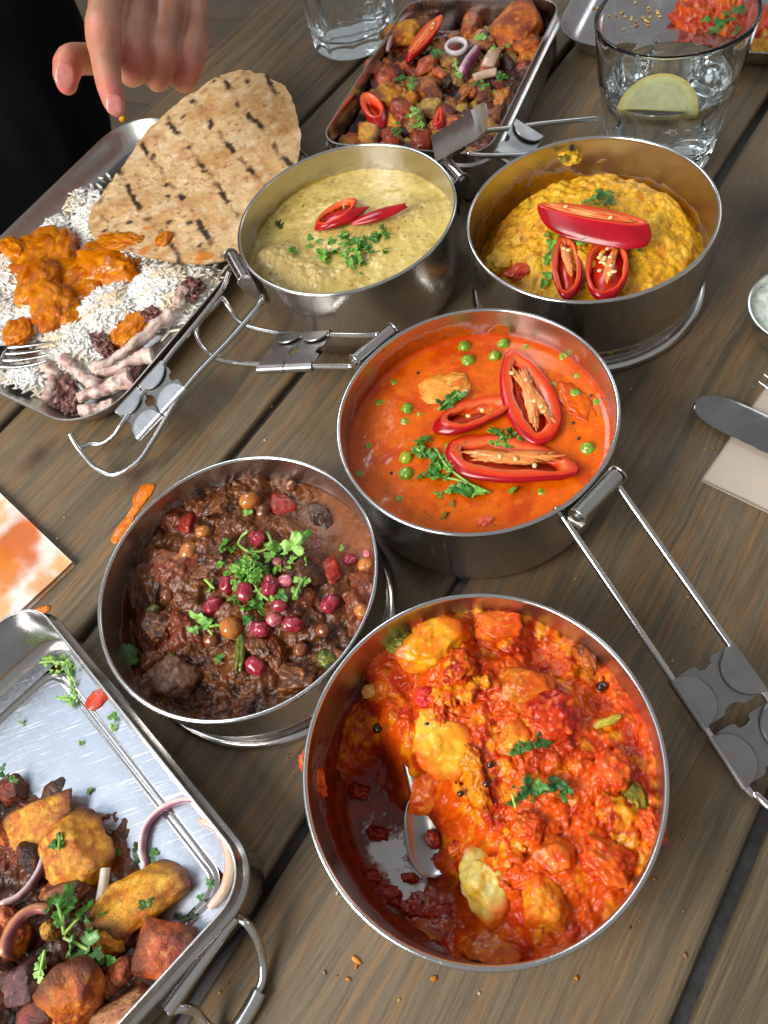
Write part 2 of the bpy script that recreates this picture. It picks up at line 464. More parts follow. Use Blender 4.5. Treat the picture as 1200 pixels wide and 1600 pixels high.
BOWL = {5: (.09, 6.67, 5.69), 4: (-7.82, 18.69, 4.97), 3: (5.9, 22.41, 5.84), 2: (16.91, 32.8, 5.92), 1: (4.13, 40.41, 5.81)}
RB = 7.0
def bowl(k, label, film1, film2, ring, stain):
    """stain(ang, z) -> amount of sauce film on the inner wall"""
    cx, cy, zr = BOWL[k]; c = (cx, cy, 0)
    t = thing('round_steel_bowl', label, 'bowl', c, 'round steel bowls of a stacking lunch carrier')
    r1 = RB - 0.02
    if ring:
        prof = [(0, .25), (6.3, .25), (6.42, .32), (6.45, .55), (6.5, 1.25), (6.62, 1.5), (6.80, 1.62), (6.86, 1.75), (r1 - .06, 2.2), (r1 - .04, zr - .25), (r1 - .02, zr - .14)]
    else:
        prof = [(0, .05), (6.25, .05), (6.45, .10), (6.6, .28), (6.68, .6), (6.78, .9), (6.86, 1.1), (r1 - .05, 1.5), (r1 - .04, zr - .25), (r1 - .02, zr - .14)]
    V, F = revolve(prof, 160, c); mk('outer_wall', V, F, STEEL, t, smooth='auto')
    # inner wall, dense enough to carry the sauce film
    ri = r1 - 0.14
    pr_ = [(0.0, .35), (3, .35), (5.6, .35), (6.2, .42), (6.5, .65), (6.62, 1.0)] + [(ri - .05 * (1 - i / 26), 1.1 + (zr - 1.22) * i / 26) for i in range(27)]
    V, F = revolve(pr_, 192, c)
    ang = np.arctan2(V[:, 1] - cy, V[:, 0] - cx); s = stain(ang, V[:, 2], np.hypot(V[:, 0] - cx, V[:, 1] - cy), V)
    mk('inner_wall', V, F[:, ::-1], mat_stained('steel_with_sauce_film_%d' % k, film1, film2), t, col=np.stack([s] * 3, 1))
    # rolled rim
    a = np.linspace(0, 2 * np.pi, 14, endpoint=False)
    V, F = revolve([(r1 - .05 + .115 * math.cos(q), zr - .13 + .13 * math.sin(q)) for q in a], 192, c, closed=True)
    mk('rim', V, F, STEEL_RIM, t)
    if ring:
        V, F = revolve([(6.35, .02), (6.95, .02), (7.07, .08), (7.12, .2), (7.12, .42), (7.05, .55), (6.9, .62), (6.78, .62), (6.7, .5), (6.55, .45), (6.35, .45)], 160, c, closed=True)
        mk('base_ring', V, F, STEEL_RIM, t, smooth='auto')
    return t
def ang_of(k, px, py, z=5):
    p = at(px, py, z); return math.atan2(p[1] - BOWL[k][1], p[0] - BOWL[k][0])
def adist(a, b): return np.abs((a - b + np.pi) % (2 * np.pi) - np.pi)
def film(k, level, above, strength, spots=()):
    zr = BOWL[k][2]
    def f(ang, z, r, V):
        n = fbm(np.stack([np.cos(ang) * 2, np.sin(ang) * 2, z * .4], 1), 4)
        s = strength * sstep(level + above + n * .9, level - .2, z) + 0.25 * n * sstep(zr, level, z)
        for (px, py, wid, amt, h) in spots:
            a = ang_of(k, px, py); s = s + amt * np.exp(-(adist(ang, a) / wid) ** 2) * sstep(level + h + .4, level + h - .6, z)
        return np.clip(s, 0, 1.3)
    return f
def film5(ang, z, r, V):
    g = film(5, 2.6, .9, .50, [(500, 1190, .35, .6, 2.6), (1000, 1120, .5, .4, 2.2), (560, 1400, .9, .30, 1.6)])(ang, z, r, V)
    n = fbm(V * np.array([.45, .45, .4]) + 3.3, 4)
    p = at(620, 1330, .35); g = g - .0; hole = np.exp(-((V[:, 0] - p[0]) ** 2 + (V[:, 1] - p[1]) ** 2) / 5.0)
    return np.where(r < 5.9, np.clip(.95 + .4 * n - .62 * hole, 0, 1.2), g * (1 - .0 * r))
b1 = bowl(1, 'steel bowl of pale yellow minced meat curry beside the flatbread', srgb(168, 148, 70), srgb(140, 118, 60), False,
          film(1, 3.9, 0.75, .85, [(400, 350, .5, .3, 1.0), (600, 225, .6, .25, .9)]))
b2 = bowl(2, 'steel bowl of yellow lentils with a base ring, nearest the water glass with lemon', srgb(176, 120, 20), srgb(128, 82, 14), True,
          film(2, 3.4, 0.7, .55, [(850, 235, .75, .55, 1.8), (1080, 270, .5, .30, 1.5), (750, 330, .5, .35, 1.2)]))
b3 = bowl(3, 'steel bowl of orange pea curry with two hinged handles', srgb(200, 92, 12), srgb(150, 70, 14), False,
          film(3, 3.95, 0.45, .7, [(640, 520, .6, .75, 1.3), (760, 490, .5, .35, 1.2), (545, 640, .5, .5, 1.1)]))
b4 = bowl(4, 'steel bowl of dark brown chickpea stew with pomegranate seeds', srgb(110, 58, 26), srgb(64, 28, 14), True,
          film(4, 2.7, 0.8, .8, [(250, 790, .6, .55, 1.7), (450, 740, .5, .25, 1.2), (170, 900, .6, .25, 1.0)]))
b5 = bowl(5, 'steel bowl of half eaten tomato and potato curry, nearest the camera', srgb(140, 46, 14), srgb(74, 24, 10), False,
          film5)

# ================================================================ hinged handles and clips of the lunch carrier
class Fr:
    def __init__(s, o, x, y, z=None):
        s.o = np.asarray(o, float); s.x = unit(x); y = np.asarray(y, float); s.y = unit(y - (y @ s.x) * s.x); s.z = np.cross(s.x, s.y)
    def __call__(s, P):
        P = np.atleast_2d(np.asarray(P, float)); return s.o + P[:, 0:1] * s.x + P[:, 1:2] * s.y + P[:, 2:3] * s.z
def prism(outline, z0, z1, bev=0.02):
    """closed plate with softened edges from a 2D outline (counter-clockwise)"""
    O = np.asarray(outline, float); n = len(O); c = O.mean(0)
    def ins(d):
        e = c - O; L = np.linalg.norm(e, axis=1)[:, None]; return O + e / L * d
    rings = [(ins(bev), z0), (O, z0 + bev), (O, z1 - bev), (ins(bev), z1)]
    V = np.concatenate([np.column_stack([r, np.full(n, z)]) for r, z in rings])
    F = [list(f) for f in gridfaces(4, n, False, True)]
    F += [list(range(n))[::-1], [3 * n + i for i in range(n)]]
    F = [f[::-1] for f in F[:-2]] + [F[-2], F[-1]]
    return V, F
def cyl(P0, P1, r, ns=16):
    return sweep([P0, np.asarray(P0) * .5 + np.asarray(P1) * .5, P1], [r, r, r], ns)
WR = 0.17
STEEL_SH = mat_steel('shaded_steel', base=(0.36, 0.35, 0.34), rough=0.34, scratch=0.1, tint=(0.28, 0.27, 0.26))
def grip(fr, parent, y0, w, length=2.2, up=1, mat=STEEL_DK):
    """sheet between the two wires plus its two half discs and wire sleeves; local x across, y along"""
    h = w / 2; L = length; o = [(-h, y0)]
    for s in (0,):
        o += [(-.55, y0 - .02), (-.35, y0 + .05), (-.3, y0 + .28), (0, y0 + .36), (.3, y0 + .28), (.35, y0 + .05), (.55, y0 - .02)]
    o += [(h, y0), (h, y0 + L), (.5, y0 + L), (.3, y0 + L - .2), (0, y0 + L - .26), (-.3, y0 + L - .2), (-.5, y0 + L), (-h, y0 + L)]
    V, F = prism(o, -.05, .05); g = mk('grip_plate', fr(V * [1, 1, up]), F if up > 0 else [f[::-1] for f in F], STEEL_SH, parent, smooth='auto')
    for sgn in (-1, 1):
        a = np.linspace(-np.pi / 2, np.pi / 2, 22); R = L / 2 - .02
        d = [(sgn * (h - R * .98 * math.cos(q)), y0 + L / 2 + R * math.sin(q)) for q in a]
        d = d if sgn < 0 else d[::-1]
        # flat side along the sleeve
        V, F = prism(d[::-1], .15, .27, .05); mk('grip_disc', fr(V * [1, 1, up]), F, mat, parent, smooth='auto')
        V, F = cyl((sgn * h, y0 + .01, 0), (sgn * h, y0 + L - .01, 0), WR + .09, 18)
        mk('sleeve', fr(V), F, mat, parent, smooth='auto')
def bracket(k, P, parent, width=2.9, tilt=0.0, mat=STEEL):
    """hinge bracket on the wall of bowl k near point P: barrel held by two ears, a rounded plate below"""
    cx, cy, zr = BOWL[k]; o = unit([P[0] - cx, P[1] - cy, 0]); tx = np.array([o[1], -o[0], 0])
    base = np.array([cx, cy, 0]) + o * (RB + .0)
    fr = Fr(base + np.array([0, 0, zr - .55]), tx, o)            # x tangent, y outward, z up
    h = width / 2
    pl = [(-h, -2.1), (-h + .5, -2.55), (-.4, -2.75), (.4, -2.75), (h - .5, -2.55), (h, -2.1), (h, .25), (-h, .25)]
    V, F = prism(pl, .03, .13); V = V[:, [0, 2, 1]]; mk('back_plate', fr(V), [f[::-1] for f in F], mat, parent, smooth='auto')
    V, F = cyl((-h + .1, .52, .28), (h - .1, .52, .28), .36, 24); mk('hinge_barrel', fr(V), F, mat, parent, smooth='auto')
    for s in (-1, 1):
        e = [(.02 + .0, -1.3), (.35, -1.25), (.75, -.5)] + [(.52 + .48 * math.cos(q), .28 + .48 * math.sin(q)) for q in np.linspace(-.5, np.pi, 14)] + [(.02, .2)]
        V, F = prism(e, -.055, .055); V = np.column_stack([V[:, 2] + s * h, V[:, 0], V[:, 1]])
        mk('hinge_ear', fr(V), F, mat, parent, smooth='auto')
        V, F = cyl((s * (h + .05), .52, .28), (s * (h + .17), .52, .28), .22, 18); mk('rivet', fr(V), F, STEEL_RIM, parent, smooth='auto')
    V, F = prism([(-h, -.02), (h, -.02), (h, .35), (-h, .35)], -1.32, -1.24); V = V[:, [0, 1, 2]]
    mk('bracket_lip', fr(V + [0, .12, .0]), F, mat, parent, smooth='auto')
    return fr
def wire(parent, P, n=None, r=WR, mat=STEEL_RIM):
    V, F = sweep(P, [r] * len(P), 12, n=n or max(24, len(P) * 8)); return mk('handle_wire', V, F, mat, parent)

# ---- right-hand handle of the pea curry bowl, running down to the table edge of the picture
Pm = (at(875, 790, 5.2) + at(955, 745, 5.2)) / 2
fr = bracket(3, Pm, b3)
L0, R0 = at(876, 800, 4.7), at(962, 757, 4.9)
L1, R1 = at(1050, 1063, 2.35), at(1139, 1003, 2.5)
L2, R2 = at(1186, 1262, .5), at(1262, 1180, .6)
dL = unit(L2 - L0); w = 3.0
dirv = unit((L2 + R2) / 2 - (L0 + R0) / 2)
acr = (R0 - L0) + (R1 - L1); acr = unit(acr - (acr @ dirv) * dirv)
mid = (L0 + R0) / 2; W3 = (np.linalg.norm(R1 - L1) + np.linalg.norm(R0 - L0)) / 2
fh = Fr(mid, acr, dirv)                                            # x across, y along
def along(p): return (p - mid) @ dirv
ya, yb = along(L1), along(L2)
flip = 1 if fh.z[2] > 0 else -1
h = W3 / 2
path = [(-h - .0, -.3, 0), (-h, .4, 0), (-h, ya, 0), (-h, ya + 4.9, 0), (-h + .2, ya + 5.6, .1 * flip), (-h * .7, ya + 6.4, .3 * flip), (0, ya + 6.8, .5 * flip),
        (h * .7, ya + 6.4, .3 * flip), (h - .2, ya + 5.6, .1 * flip), (h, ya + 4.9, 0), (h, ya, 0), (h, .4, 0), (h, -.3, 0)]
wire(b3, fh(path), 120)
grip(fh, b3, ya, W3, 2.35, flip); grip(fh, b3, ya + 2.75, W3, 2.35, flip)
# ---- left-hand handle of the pea curry bowl, lying back past the pale curry
Pm = (at(553, 560, 5.2) + at(595, 517, 5.2)) / 2
bracket(3, Pm, b3)
q = [at(553, 573, 4.6), at(490, 572, 3.9), at(400, 569, 3.1), at(345, 563, 2.7), at(318, 543, 2.6), at(307, 520, 2.6), at(312, 502, 2.9), at(335, 478, 3.4), at(347, 466, 3.6), at(358, 480, 3.1), at(378, 505, 2.6), at(430, 520, 2.6), at(500, 523, 3.2), at(560, 524, 3.9), at(592, 523, 4.4)]
wire(b3, q, 140)
A = (at(490, 572, 3.9) + at(520, 523, 3.4)) / 2; B = (at(400, 569, 3.1) + at(430, 520, 2.6)) / 2
ac = at(430, 520, 2.6) - at(400, 569, 3.1)
fl = Fr(A, ac, B - A)
fz = 1 if fl.z[2] > 0 else -1
grip(fl, b3, .1, np.linalg.norm(ac), 1.85, fz); grip(fl, b3, 2.0, np.linalg.norm(ac), 1.85, fz)

# ---- left-hand handle of the pale curry bowl
cx, cy, zr = BOWL[1]
Pm = (at(352, 403, 5.4) + at(395, 440, 5.4)) / 2
fr1 = bracket(1, Pm, b1)
q = [at(409, 462, 4.9), at(404, 478, 4.9), at(360, 530, 4.1), at(290, 606, 3.0), at(238, 690, 1.6), at(215, 722, 1.2), at(180, 742, 1.0), at(150, 732, 1.1), at(128, 708, 1.5), at(116, 690, 1.9), at(110, 678, 2.2)]
wire(b1, q, 120)
q2 = [at(358, 425, 4.9), at(345, 455, 4.6), at(300, 513, 3.9), at(256, 567, 3.2), at(192, 660, 1.9), at(178, 680, 1.5), at(160, 693, 1.3), at(140, 695, 1.4), at(124, 700, 1.6)]
wire(b1, q2, 100)
A0, A1 = at(256, 567, 3.2), at(290, 606, 3.0)
E0, E1 = at(190, 664, 1.85), at(234, 694, 1.65)
d1 = unit((E0 + E1) / 2 - (A0 + A1) / 2); fa = Fr((A0 + A1) / 2, A1 - A0, d1)
fz = 1 if fa.z[2] > 0 else -1
wd = (np.linalg.norm(A1 - A0) + np.linalg.norm(E1 - E0)) / 2
Lg = np.linalg.norm((E0 + E1) / 2 - (A0 + A1) / 2) / 2
SBL = mat_steel('bright_steel', base=(0.66, 0.68, 0.70), rough=0.34, scratch=0.1, tint=(0.66, 0.68, 0.7))
grip(fa, b1, .0, wd, Lg - .06, fz, SBL); grip(fa, b1, Lg + .02, wd, Lg - .06, fz, SBL)

# ---- right-hand clip of the pale curry bowl, lever thrown back over the far tray
Pm = at(705, 262, 5.6)
o_ = unit([Pm[0] - cx, Pm[1] - cy, 0])
fb = bracket(1, Pm, b1, 3.0)
# lever: a channel of folded sheet rising away from the bowl to a curled thumb tab
Lp = [at(672, 212, 6.9), at(712, 235, 6.9)]
T0, T1 = at(757, 160, 9.4), at(786, 196, 9.2)
ax_ = unit(((T0 + T1) / 2) - ((Lp[0] + Lp[1]) / 2)); cr_ = Lp[1] - Lp[0]
cr_ = cr_ - (cr_ @ ax_) * ax_
fl = Fr((Lp[0] + Lp[1]) / 2, cr_, ax_)
if fl.z[2] < 0: fl = Fr((Lp[0] + Lp[1]) / 2, -cr_, ax_)
wl = np.linalg.norm(cr_) ; hl = wl / 2; LL = np.linalg.norm((T0 + T1) / 2 - (Lp[0] + Lp[1]) / 2)
prof = [(-hl, -.8), (-hl, -.05), (-hl + .08, 0), (hl - .08, 0), (hl, -.05), (hl, -.8)]
prof2 = [(hl - .12, -.8), (hl - .12, -.12), (-hl + .12, -.12), (-hl + .12, -.8)]
V, F = [], []
sec = prof + prof2; ns_ = 12
for i in range(ns_):
    t = i / (ns_ - 1); y = -.9 + t * (LL - .5); dep = 1 - .75 * sstep(.35, 1, t)
    for (x, z) in sec: V.append((x * (1 + .02 * t), y, z * dep if z < -.2 else z))
F = [list(f)[::-1] for f in gridfaces(ns_, len(sec), False, True)] + [list(range(len(sec))), [(ns_ - 1) * len(sec) + j for j in range(len(sec))][::-1]]
mk('latch_lever', fl(V), F, STEEL_DK, b1, smooth='auto')
V = []
nu, nv = 14, 12
for side in (0, 1):
    for i in range(nu):
        t = i / (nu - 1); y = LL - 1.5 + t * 1.9; ww = hl * math.sqrt(max(0.02, 1 - max(0, (t - .35) / .66) ** 2)); zz = .05 + 1.0 * t ** 2
        for j in range(nv):
            s = -1 + 2 * j / (nv - 1); V.append((s * ww, y, zz + .12 * (s * s) * (1 - t) - side * .1))
n1 = nu * nv
F = [list(f)[::-1] for f in gridfaces(nu, nv)] + [list(f) for f in gridfaces(nu, nv, off=n1)]
bd = [i * nv for i in range(nu)] + [(nu - 1) * nv + j for j in range(1, nv)] + [i * nv + nv - 1 for i in range(nu - 2, -1, -1)] + [j for j in range(nv - 2, 0, -1)]
F += [[bd[i], bd[(i + 1) % len(bd)], bd[(i + 1) % len(bd)] + n1, bd[i] + n1] for i in range(len(bd))]
mk('thumb_tab', fl(V), F, SBL, b1, smooth='auto')
# its wires run on behind the lentil bowl, with folded tabs
wire(b1, [at(730, 238, 6.3), at(745, 243, 5.9), at(800, 243, 4.6), at(850, 240, 3.6), at(930, 240, 2.2)], 60)
wire(b1, [at(745, 205, 5.9), at(800, 200, 4.6), at(850, 193, 3.8), at(935, 185, 2.6)], 60)
fa = Fr(at(800, 222, 4.5), at(812, 198, 4.5) - at(785, 242, 4.5), at(920, 212, 2.5) - at(800, 222, 4.5))
fz = 1 if fa.z[2] > 0 else -1
grip(fa, b1, -.6, 3.3, 2.2, fz); grip(fa, b1, 3.2, 3.3, 2.2, fz)

# ================================================================ rectangular trays
def rrect(hx, hy, r, n=10):
    P = []
    for (sx, sy, a0) in ((1, 1, 0), (-1, 1, 90), (-1, -1, 180), (1, -1, 270)):
        for i in range(n + 1):
            a = math.radians(a0 + 90 * i / n); P.append((sx * (hx - r) + r * math.cos(a), sy * (hy - r) + r * math.sin(a)))
    # straight runs resampled so that surfaces are dense enough
    Q = []
    for i in range(len(P)):
        a, b = np.array(P[i]), np.array(P[(i + 1) % len(P)]); d = np.linalg.norm(b - a); k = max(1, int(d / 1.2))
        for j in range(k): Q.append(a + (b - a) * j / k)
    return np.array(Q)
def loft(fr, levels, mat, name, parent, hx, hy, r, cap0=True, cap1=False, flip=False, smooth='auto'):
    """levels: (inset, z); rounded rectangle rings"""
    V, n = [], None
    for (ins, z) in levels:
        Q = rrect(hx, hy, r); c = Q * 1.0
        nx = np.gradient(np.vstack([Q[-1:], Q, Q[:1]]), axis=0)[1:-1]; nx /= np.linalg.norm(nx, axis=1)[:, None]
        nrm = np.column_stack([nx[:, 1], -nx[:, 0]])
        c = Q - nrm * ins; n = len(c); V.append(np.column_stack([c, np.full(n, z)]))
    V = np.concatenate(V); F = [list(f) for f in gridfaces(len(levels), n, False, True, flip=True)]
    if cap0: F.append(list(range(n))[::-1])
    if cap1: F.append([(len(levels) - 1) * n + i for i in range(n)])
    if flip: F = [f[::-1] for f in F]
    return mk(name, fr(V), F, mat, parent, smooth=smooth)
def mat_trayfloor(name):
    """dull worn steel covered with fine criss-cross scratches"""
    t = NT(name); v = t.coord()
    n1 = t.noise(v, 0.35, 5, 0.6); n2 = t.noise(v, 5.0, 8, 0.8)
    sc = None
    for ang, k in ((0.3, 1), (0.9, 1.3), (-0.5, 1), (1.9, 1.2), (-1.2, .9)):
        vv = t.coord(scale=(26 * k, 1100 * k, 50), rot=(0, 0, ang)); s = t.ramp(t.noise(vv, 1, 2, .5), [(0.66, 0), (0.70, 1)])
        g = t.ramp(t.noise(t.coord(scale=(60, 60, 60), rot=(0, 0, ang * 3)), 1, 2), [(0.42, 0), (0.62, 1)])
        s = t.math('MULTIPLY', s, g); sc = s if sc is None else t.math('MAXIMUM', sc, s)
    blot = t.ramp(n2, [(0.50, 0.0), (0.68, 1.0)])
    c = t.mix(n1, (0.50, 0.54, 0.60), (0.36, 0.39, 0.44)); c = t.mix(t.math('MULTIPLY', blot, .30), c, (0.62, 0.65, 0.69))
    c = t.mix(t.math('MULTIPLY', sc, .75), c, (0.85, 0.86, 0.88))
    r = t.math('ADD', t.math('MULTIPLY', n1, .22), .24); r = t.math('ADD', r, t.math('MULTIPLY', blot, .18)); r = t.math('ADD', r, t.math('MULTIPLY', sc, .2), clamp=True)
    t.set(Base_Color=c, Metallic=t.math('SUBTRACT', 1.0, t.math('MULTIPLY', blot, .35)), Roughness=r)
    t.bump(t.math('SUBTRACT', t.math('MULTIPLY', n1, 0.8), t.math('MULTIPLY', sc, 0.03)), .4, .0012)
    return t.m
TRAYF = mat_trayfloor('worn_tray_steel')
def tray(label, c, xdir, hx, hy, zr, floor_mat):
    fr = Fr((c[0], c[1], 0), (xdir[0], xdir[1], 0), (-xdir[1], xdir[0], 0))
    t = thing('rectangular_steel_tray', label, 'tray', (c[0], c[1], 0), 'rectangular steel lunch trays')
    loft(fr, [(.9, .02), (.35, .1), (.12, .4), (.08, .9), (.08, zr - 1.25), (.0, zr - 1.2), (-.13, zr - 1.12), (-.17, zr - 1.0), (-.13, zr - .88), (.0, zr - .8), (.06, zr - .75), (.06, zr - .02)], STEEL, 'outer_wall', t, hx, hy, 2.0)
    loft(fr, [(.06, zr - .02), (.07, zr + .01), (.13, zr + .02), (.17, zr), (.2, zr - .1), (.22, zr - .9), (.26, 1.5), (.36, .95), (.62, .58), (.95, .45), (1.75, .45)], STEEL, 'inner_wall', t, hx, hy, 2.0, cap0=False)
    # embossed floor: groove ring and the raised panel inside it
    loft(fr, [(1.75, .45), (1.85, .50), (1.95, .50), (2.02, .44), (2.10, .36), (2.2, .36), (2.28, .41)], STEEL_RIM, 'floor_groove', t, hx, hy, 2.0 + 1.0, cap0=False)
    loft(fr, [(2.28, .41), (2.5, .42), (3.0, .42)], floor_mat, 'floor_panel', t, hx, hy, 3.0, cap0=False, cap1=True)
    loft(fr, [(.96, .456), (1.3, .46), (1.74, .456)], floor_mat, 'floor_border', t, hx, hy, 2.0, cap0=False)
    return t, fr
# near tray: right side runs (-18.6, 22.8) to (-9.8, 5.8)
A_, B_ = np.array([-18.75, 22.6]), np.array([-9.75, 5.75]); xd = (B_ - A_) / np.linalg.norm(B_ - A_); yd = np.array([xd[1], -xd[0]])
HX = np.linalg.norm(B_ - A_) / 2; HY = 6.6
ctr = (A_ + B_) / 2 + yd * HY
tray1, TF1 = tray('large scratched steel tray of roast potatoes in the near left corner', ctr, xd, HX, HY, 4.0, TRAYF)
# wire loop handle hinged on its short side
q = [at(372, 1432, 2.0), at(388, 1446, 1.9), at(402, 1470, 1.3), at(410, 1500, .6), at(410, 1530, .35), at(400, 1555, .3), at(385, 1585, .3), at(365, 1610, .3), at(335, 1610, .35), at(318, 1595, .9), at(305, 1580, 1.4), at(285, 1575, 2.0), at(262, 1580, 2.2)]
V, F = sweep(q, [.19] * len(q), 12, n=110); mk('handle_wire', V, F, STEEL_RIM, tray1)
V, F = sweep([at(366, 1433, 2.1), at(345, 1460, 2.2), at(262, 1578, 2.3)], [.30] * 3, 14, n=12); mk('hinge_barrel', V, F, STEEL_RIM, tray1, smooth='auto')
V, F = sweep([at(405, 1548, .42), at(393, 1572, .42), at(372, 1606, .42)], [.33] * 3, 14, n=12); mk('handle_sleeve', V, F, STEEL_RIM, tray1, smooth='auto')

A_ = np.array([4.6, 51.5]); l_ = unit([.63, .775]); m_ = np.array([l_[1], -l_[0]])
HX2, HY2 = 9.6, 6.5
ctr2 = A_ + l_ * HX2 + m_ * HY2
tray2, TF2 = tray('dark steel tray heaped with roast potatoes, beyond the pale curry bowl', ctr2, l_, HX2, HY2, 4.0, STEEL)

# ================================================================ flat steel plate at the far left
cP = np.array([-15.6, 33.9]); pu = unit([.74, .67]); pv = np.array([-pu[1], pu[0]])
HXP, HYP = 14.3, 10.8
ctrP = cP + pu * HXP + pv * HYP
PF = Fr((ctrP[0], ctrP[1], 0), (pu[0], pu[1], 0), (pv[0], pv[1], 0))
plate = thing('steel_plate', 'shallow oblong steel plate holding flatbread, rice and bones', 'plate', (ctrP[0], ctrP[1], 0))
loft(PF, [(1.7, .15), (1.3, .18), (.8, .6), (.3, 1.35), (.06, 1.7), (0, 1.78)], STEEL, 'underside', plate, HXP, HYP, 4.0)
loft(PF, [(0, 1.78), (.02, 1.84), (.08, 1.85), (.14, 1.80), (.38, 1.42), (.9, .72), (1.35, .36), (1.75, .28), (3.2, .28)], STEEL_IN, 'dish', plate, HXP, HYP, 4.0, cap0=False, cap1=True)

# ================================================================ food surfaces
class Surf:
    def __init__(s, f): s.f = f
    def h(s, x, y): return float(s.f(np.array([float(x)]), np.array([float(y)]))[0])
    def on(s, px, py, off=0.0):
        z = 3.0
        for _ in range(12):
            p = at(px, py, z); z = 0.5 * z + 0.5 * (s.h(p[0], p[1]) + off)
        p = at(px, py, z); return p
class Flat(Surf):
    def __init__(s, z): s.z = z
    def h(s, x, y): return s.z
    def on(s, px, py, off=0.0): return at(px, py, s.z + off)
def shepard(ctrl, sig):
    P = np.array([np.append(at(a, b, c)[:2], c) for a, b, c in ctrl])
    def f(x, y):
        d2 = (x[..., None] - P[:, 0]) ** 2 + (y[..., None] - P[:, 1]) ** 2
        w = np.exp(-d2 / (2 * sig * sig)) + 1e-9; return (w * P[:, 2]).sum(-1) / w.sum(-1)
    return f
def disc_food(name, label, cat, k, f, colf, mat, R=6.83, nr=150, na=440):
    cx, cy, zr = BOWL[k]
    r = np.linspace(0, 1, nr) ** 0.75 * R; a = np.linspace(0, 2 * np.pi, na, endpoint=False)
    rr, aa = np.meshgrid(r, a, indexing='ij'); X = cx + rr * np.cos(aa); Y = cy + rr * np.sin(aa)
    Z = f(X, Y); C = colf(X, Y, Z, rr)
    V = np.stack([X, Y, Z], -1).reshape(-1, 3); F = gridfaces(nr, na, False, True)
    o = mk(name, V, F, mat, None, col=C.reshape(-1, 3), origin=(cx, cy, .4)); tag(o, label, cat); return o
def n2(X, Y, s, seed=0, oct=4): return fbm(np.stack([X * s, Y * s, np.full_like(X, seed * 5.1)], -1), oct)

M_SAUCE = mat_attr('smooth_gravy', spec=.4, coat=.12, rough=.16, sss=.25, radius=(1, .35, .1), sscale=.004, fine=2.0, fine_amt=.16, bump=.07, bscale=4.0, bdist=.0006, rvar=.06)
M_CREAM = mat_attr('creamy_gravy', spec=.35, rough=.24, sss=.2, radius=(1, .6, .2), sscale=.004, fine=2.5, fine_amt=.12, bump=.28, bscale=6.0, bdist=.0007, rvar=.08, coat=.25)
M_STEW = mat_attr('thick_stew', spec=.40, coat=.10, rough=.24, sss=.10, radius=(1, .35, .12), sscale=.002, fine=4.0, fine_amt=.35, bump=.40, bscale=5.5, bdist=.0010, rvar=.12)
M_TOM = mat_attr('tomato_masala', spec=.30, coat=.05, rough=.24, sss=.18, radius=(1, .30, .08), sscale=.003, fine=2.2, fine_amt=.26, bump=.26, bscale=3.6, bdist=.0010, rvar=.12)
M_DAL = mat_attr('lentil_mash', spec=.4, coat=.1, rough=.26, sss=.22, radius=(1, .55, .1), sscale=.003, fine=5.0, fine_amt=.30, bump=.5, bscale=8.0, bdist=.0008, rvar=.12)
M_ROAST = mat_attr('roasted_skin', rough=.36, sss=.08, radius=(1, .4, .1), sscale=.002, fine=4.0, fine_amt=.55, bump=.9, bscale=9.0, bdist=.0009, rvar=.16)
M_VEG = mat_attr('fresh_vegetable', rough=.20, sss=.30, radius=(1, .25, .15), sscale=.002, fine=2.0, fine_amt=.15, bump=.10, bscale=5.0, bdist=.0004, rvar=.06)
M_HERB = mat_attr('herb_leaf', rough=.38, sss=.12, radius=(.4, 1, .2), sscale=.001, fine=3.0, fine_amt=.35, bump=.35, bscale=9.0, bdist=.0004, rvar=.10)
M_SEED = mat_attr('wet_seed', rough=.12, sss=.35, radius=(1, .3, .3), sscale=.0025, fine=2.0, fine_amt=.15, bump=.05, bscale=4.0, bdist=.0003, rvar=.05, coat=.4)

c = {n: srgb(*v) for n, v in dict(
    org=(228, 98, 2), orgd=(204, 70, 2), orgl=(238, 126, 8), oil=(190, 60, 4),
    tom=(214, 80, 6), tomd=(160, 26, 4), toml=(234, 142, 14), pot=(236, 168, 40), potl=(240, 205, 90),
    br=(104, 54, 18), brd=(58, 27, 11), brl=(156, 92, 38), bro=(150, 84, 34),
    yel=(236, 174, 20), yeld=(206, 136, 8), yell=(246, 200, 64),
    bei=(212, 186, 104), beid=(188, 158, 78), beil=(228, 206, 136)).items()}
# --- pea curry: a nearly level gravy
def f3(X, Y):
    cx, cy, _ = BOWL[3]; r = np.hypot(X - cx, Y - cy)
    return 3.93 + .03 * n2(X, Y, .55, 1) + .006 * n2(X, Y, 1.6, 2) + .10 * sstep(6.35, 6.74, r) + .22 * np.exp(-((X - lump3[0]) ** 2 + (Y - lump3[1]) ** 2) / 1.6)
lump3 = at(780, 640, 3.9)
def c3(X, Y, Z, R):
    n = n2(X, Y, .5, 3); n_ = n2(X, Y, 1.9, 4)
    C = mixc(c['org'], c['orgd'], sstep(-.1, .7, n)); C = mixc(C, c['orgl'], sstep(.1, .8, n_) * .55)
    C = mixc(C, srgb(206, 100, 14), sstep(.0, .9, n2(X, Y, 1.1, 9)) * .5)
    C = mixc(C, c['oil'], sstep(6.2, 6.7, R) * .7)
    sp = n2(X, Y, 9, 7, 2); C = mixc(C, srgb(120, 60, 8), sstep(.62, .8, sp) * .8); return C
S3 = Surf(f3); disc_food('pea_curry', 'orange pea curry filling the bowl with two hinged handles', 'curry', 3, f3, c3, M_SAUCE)
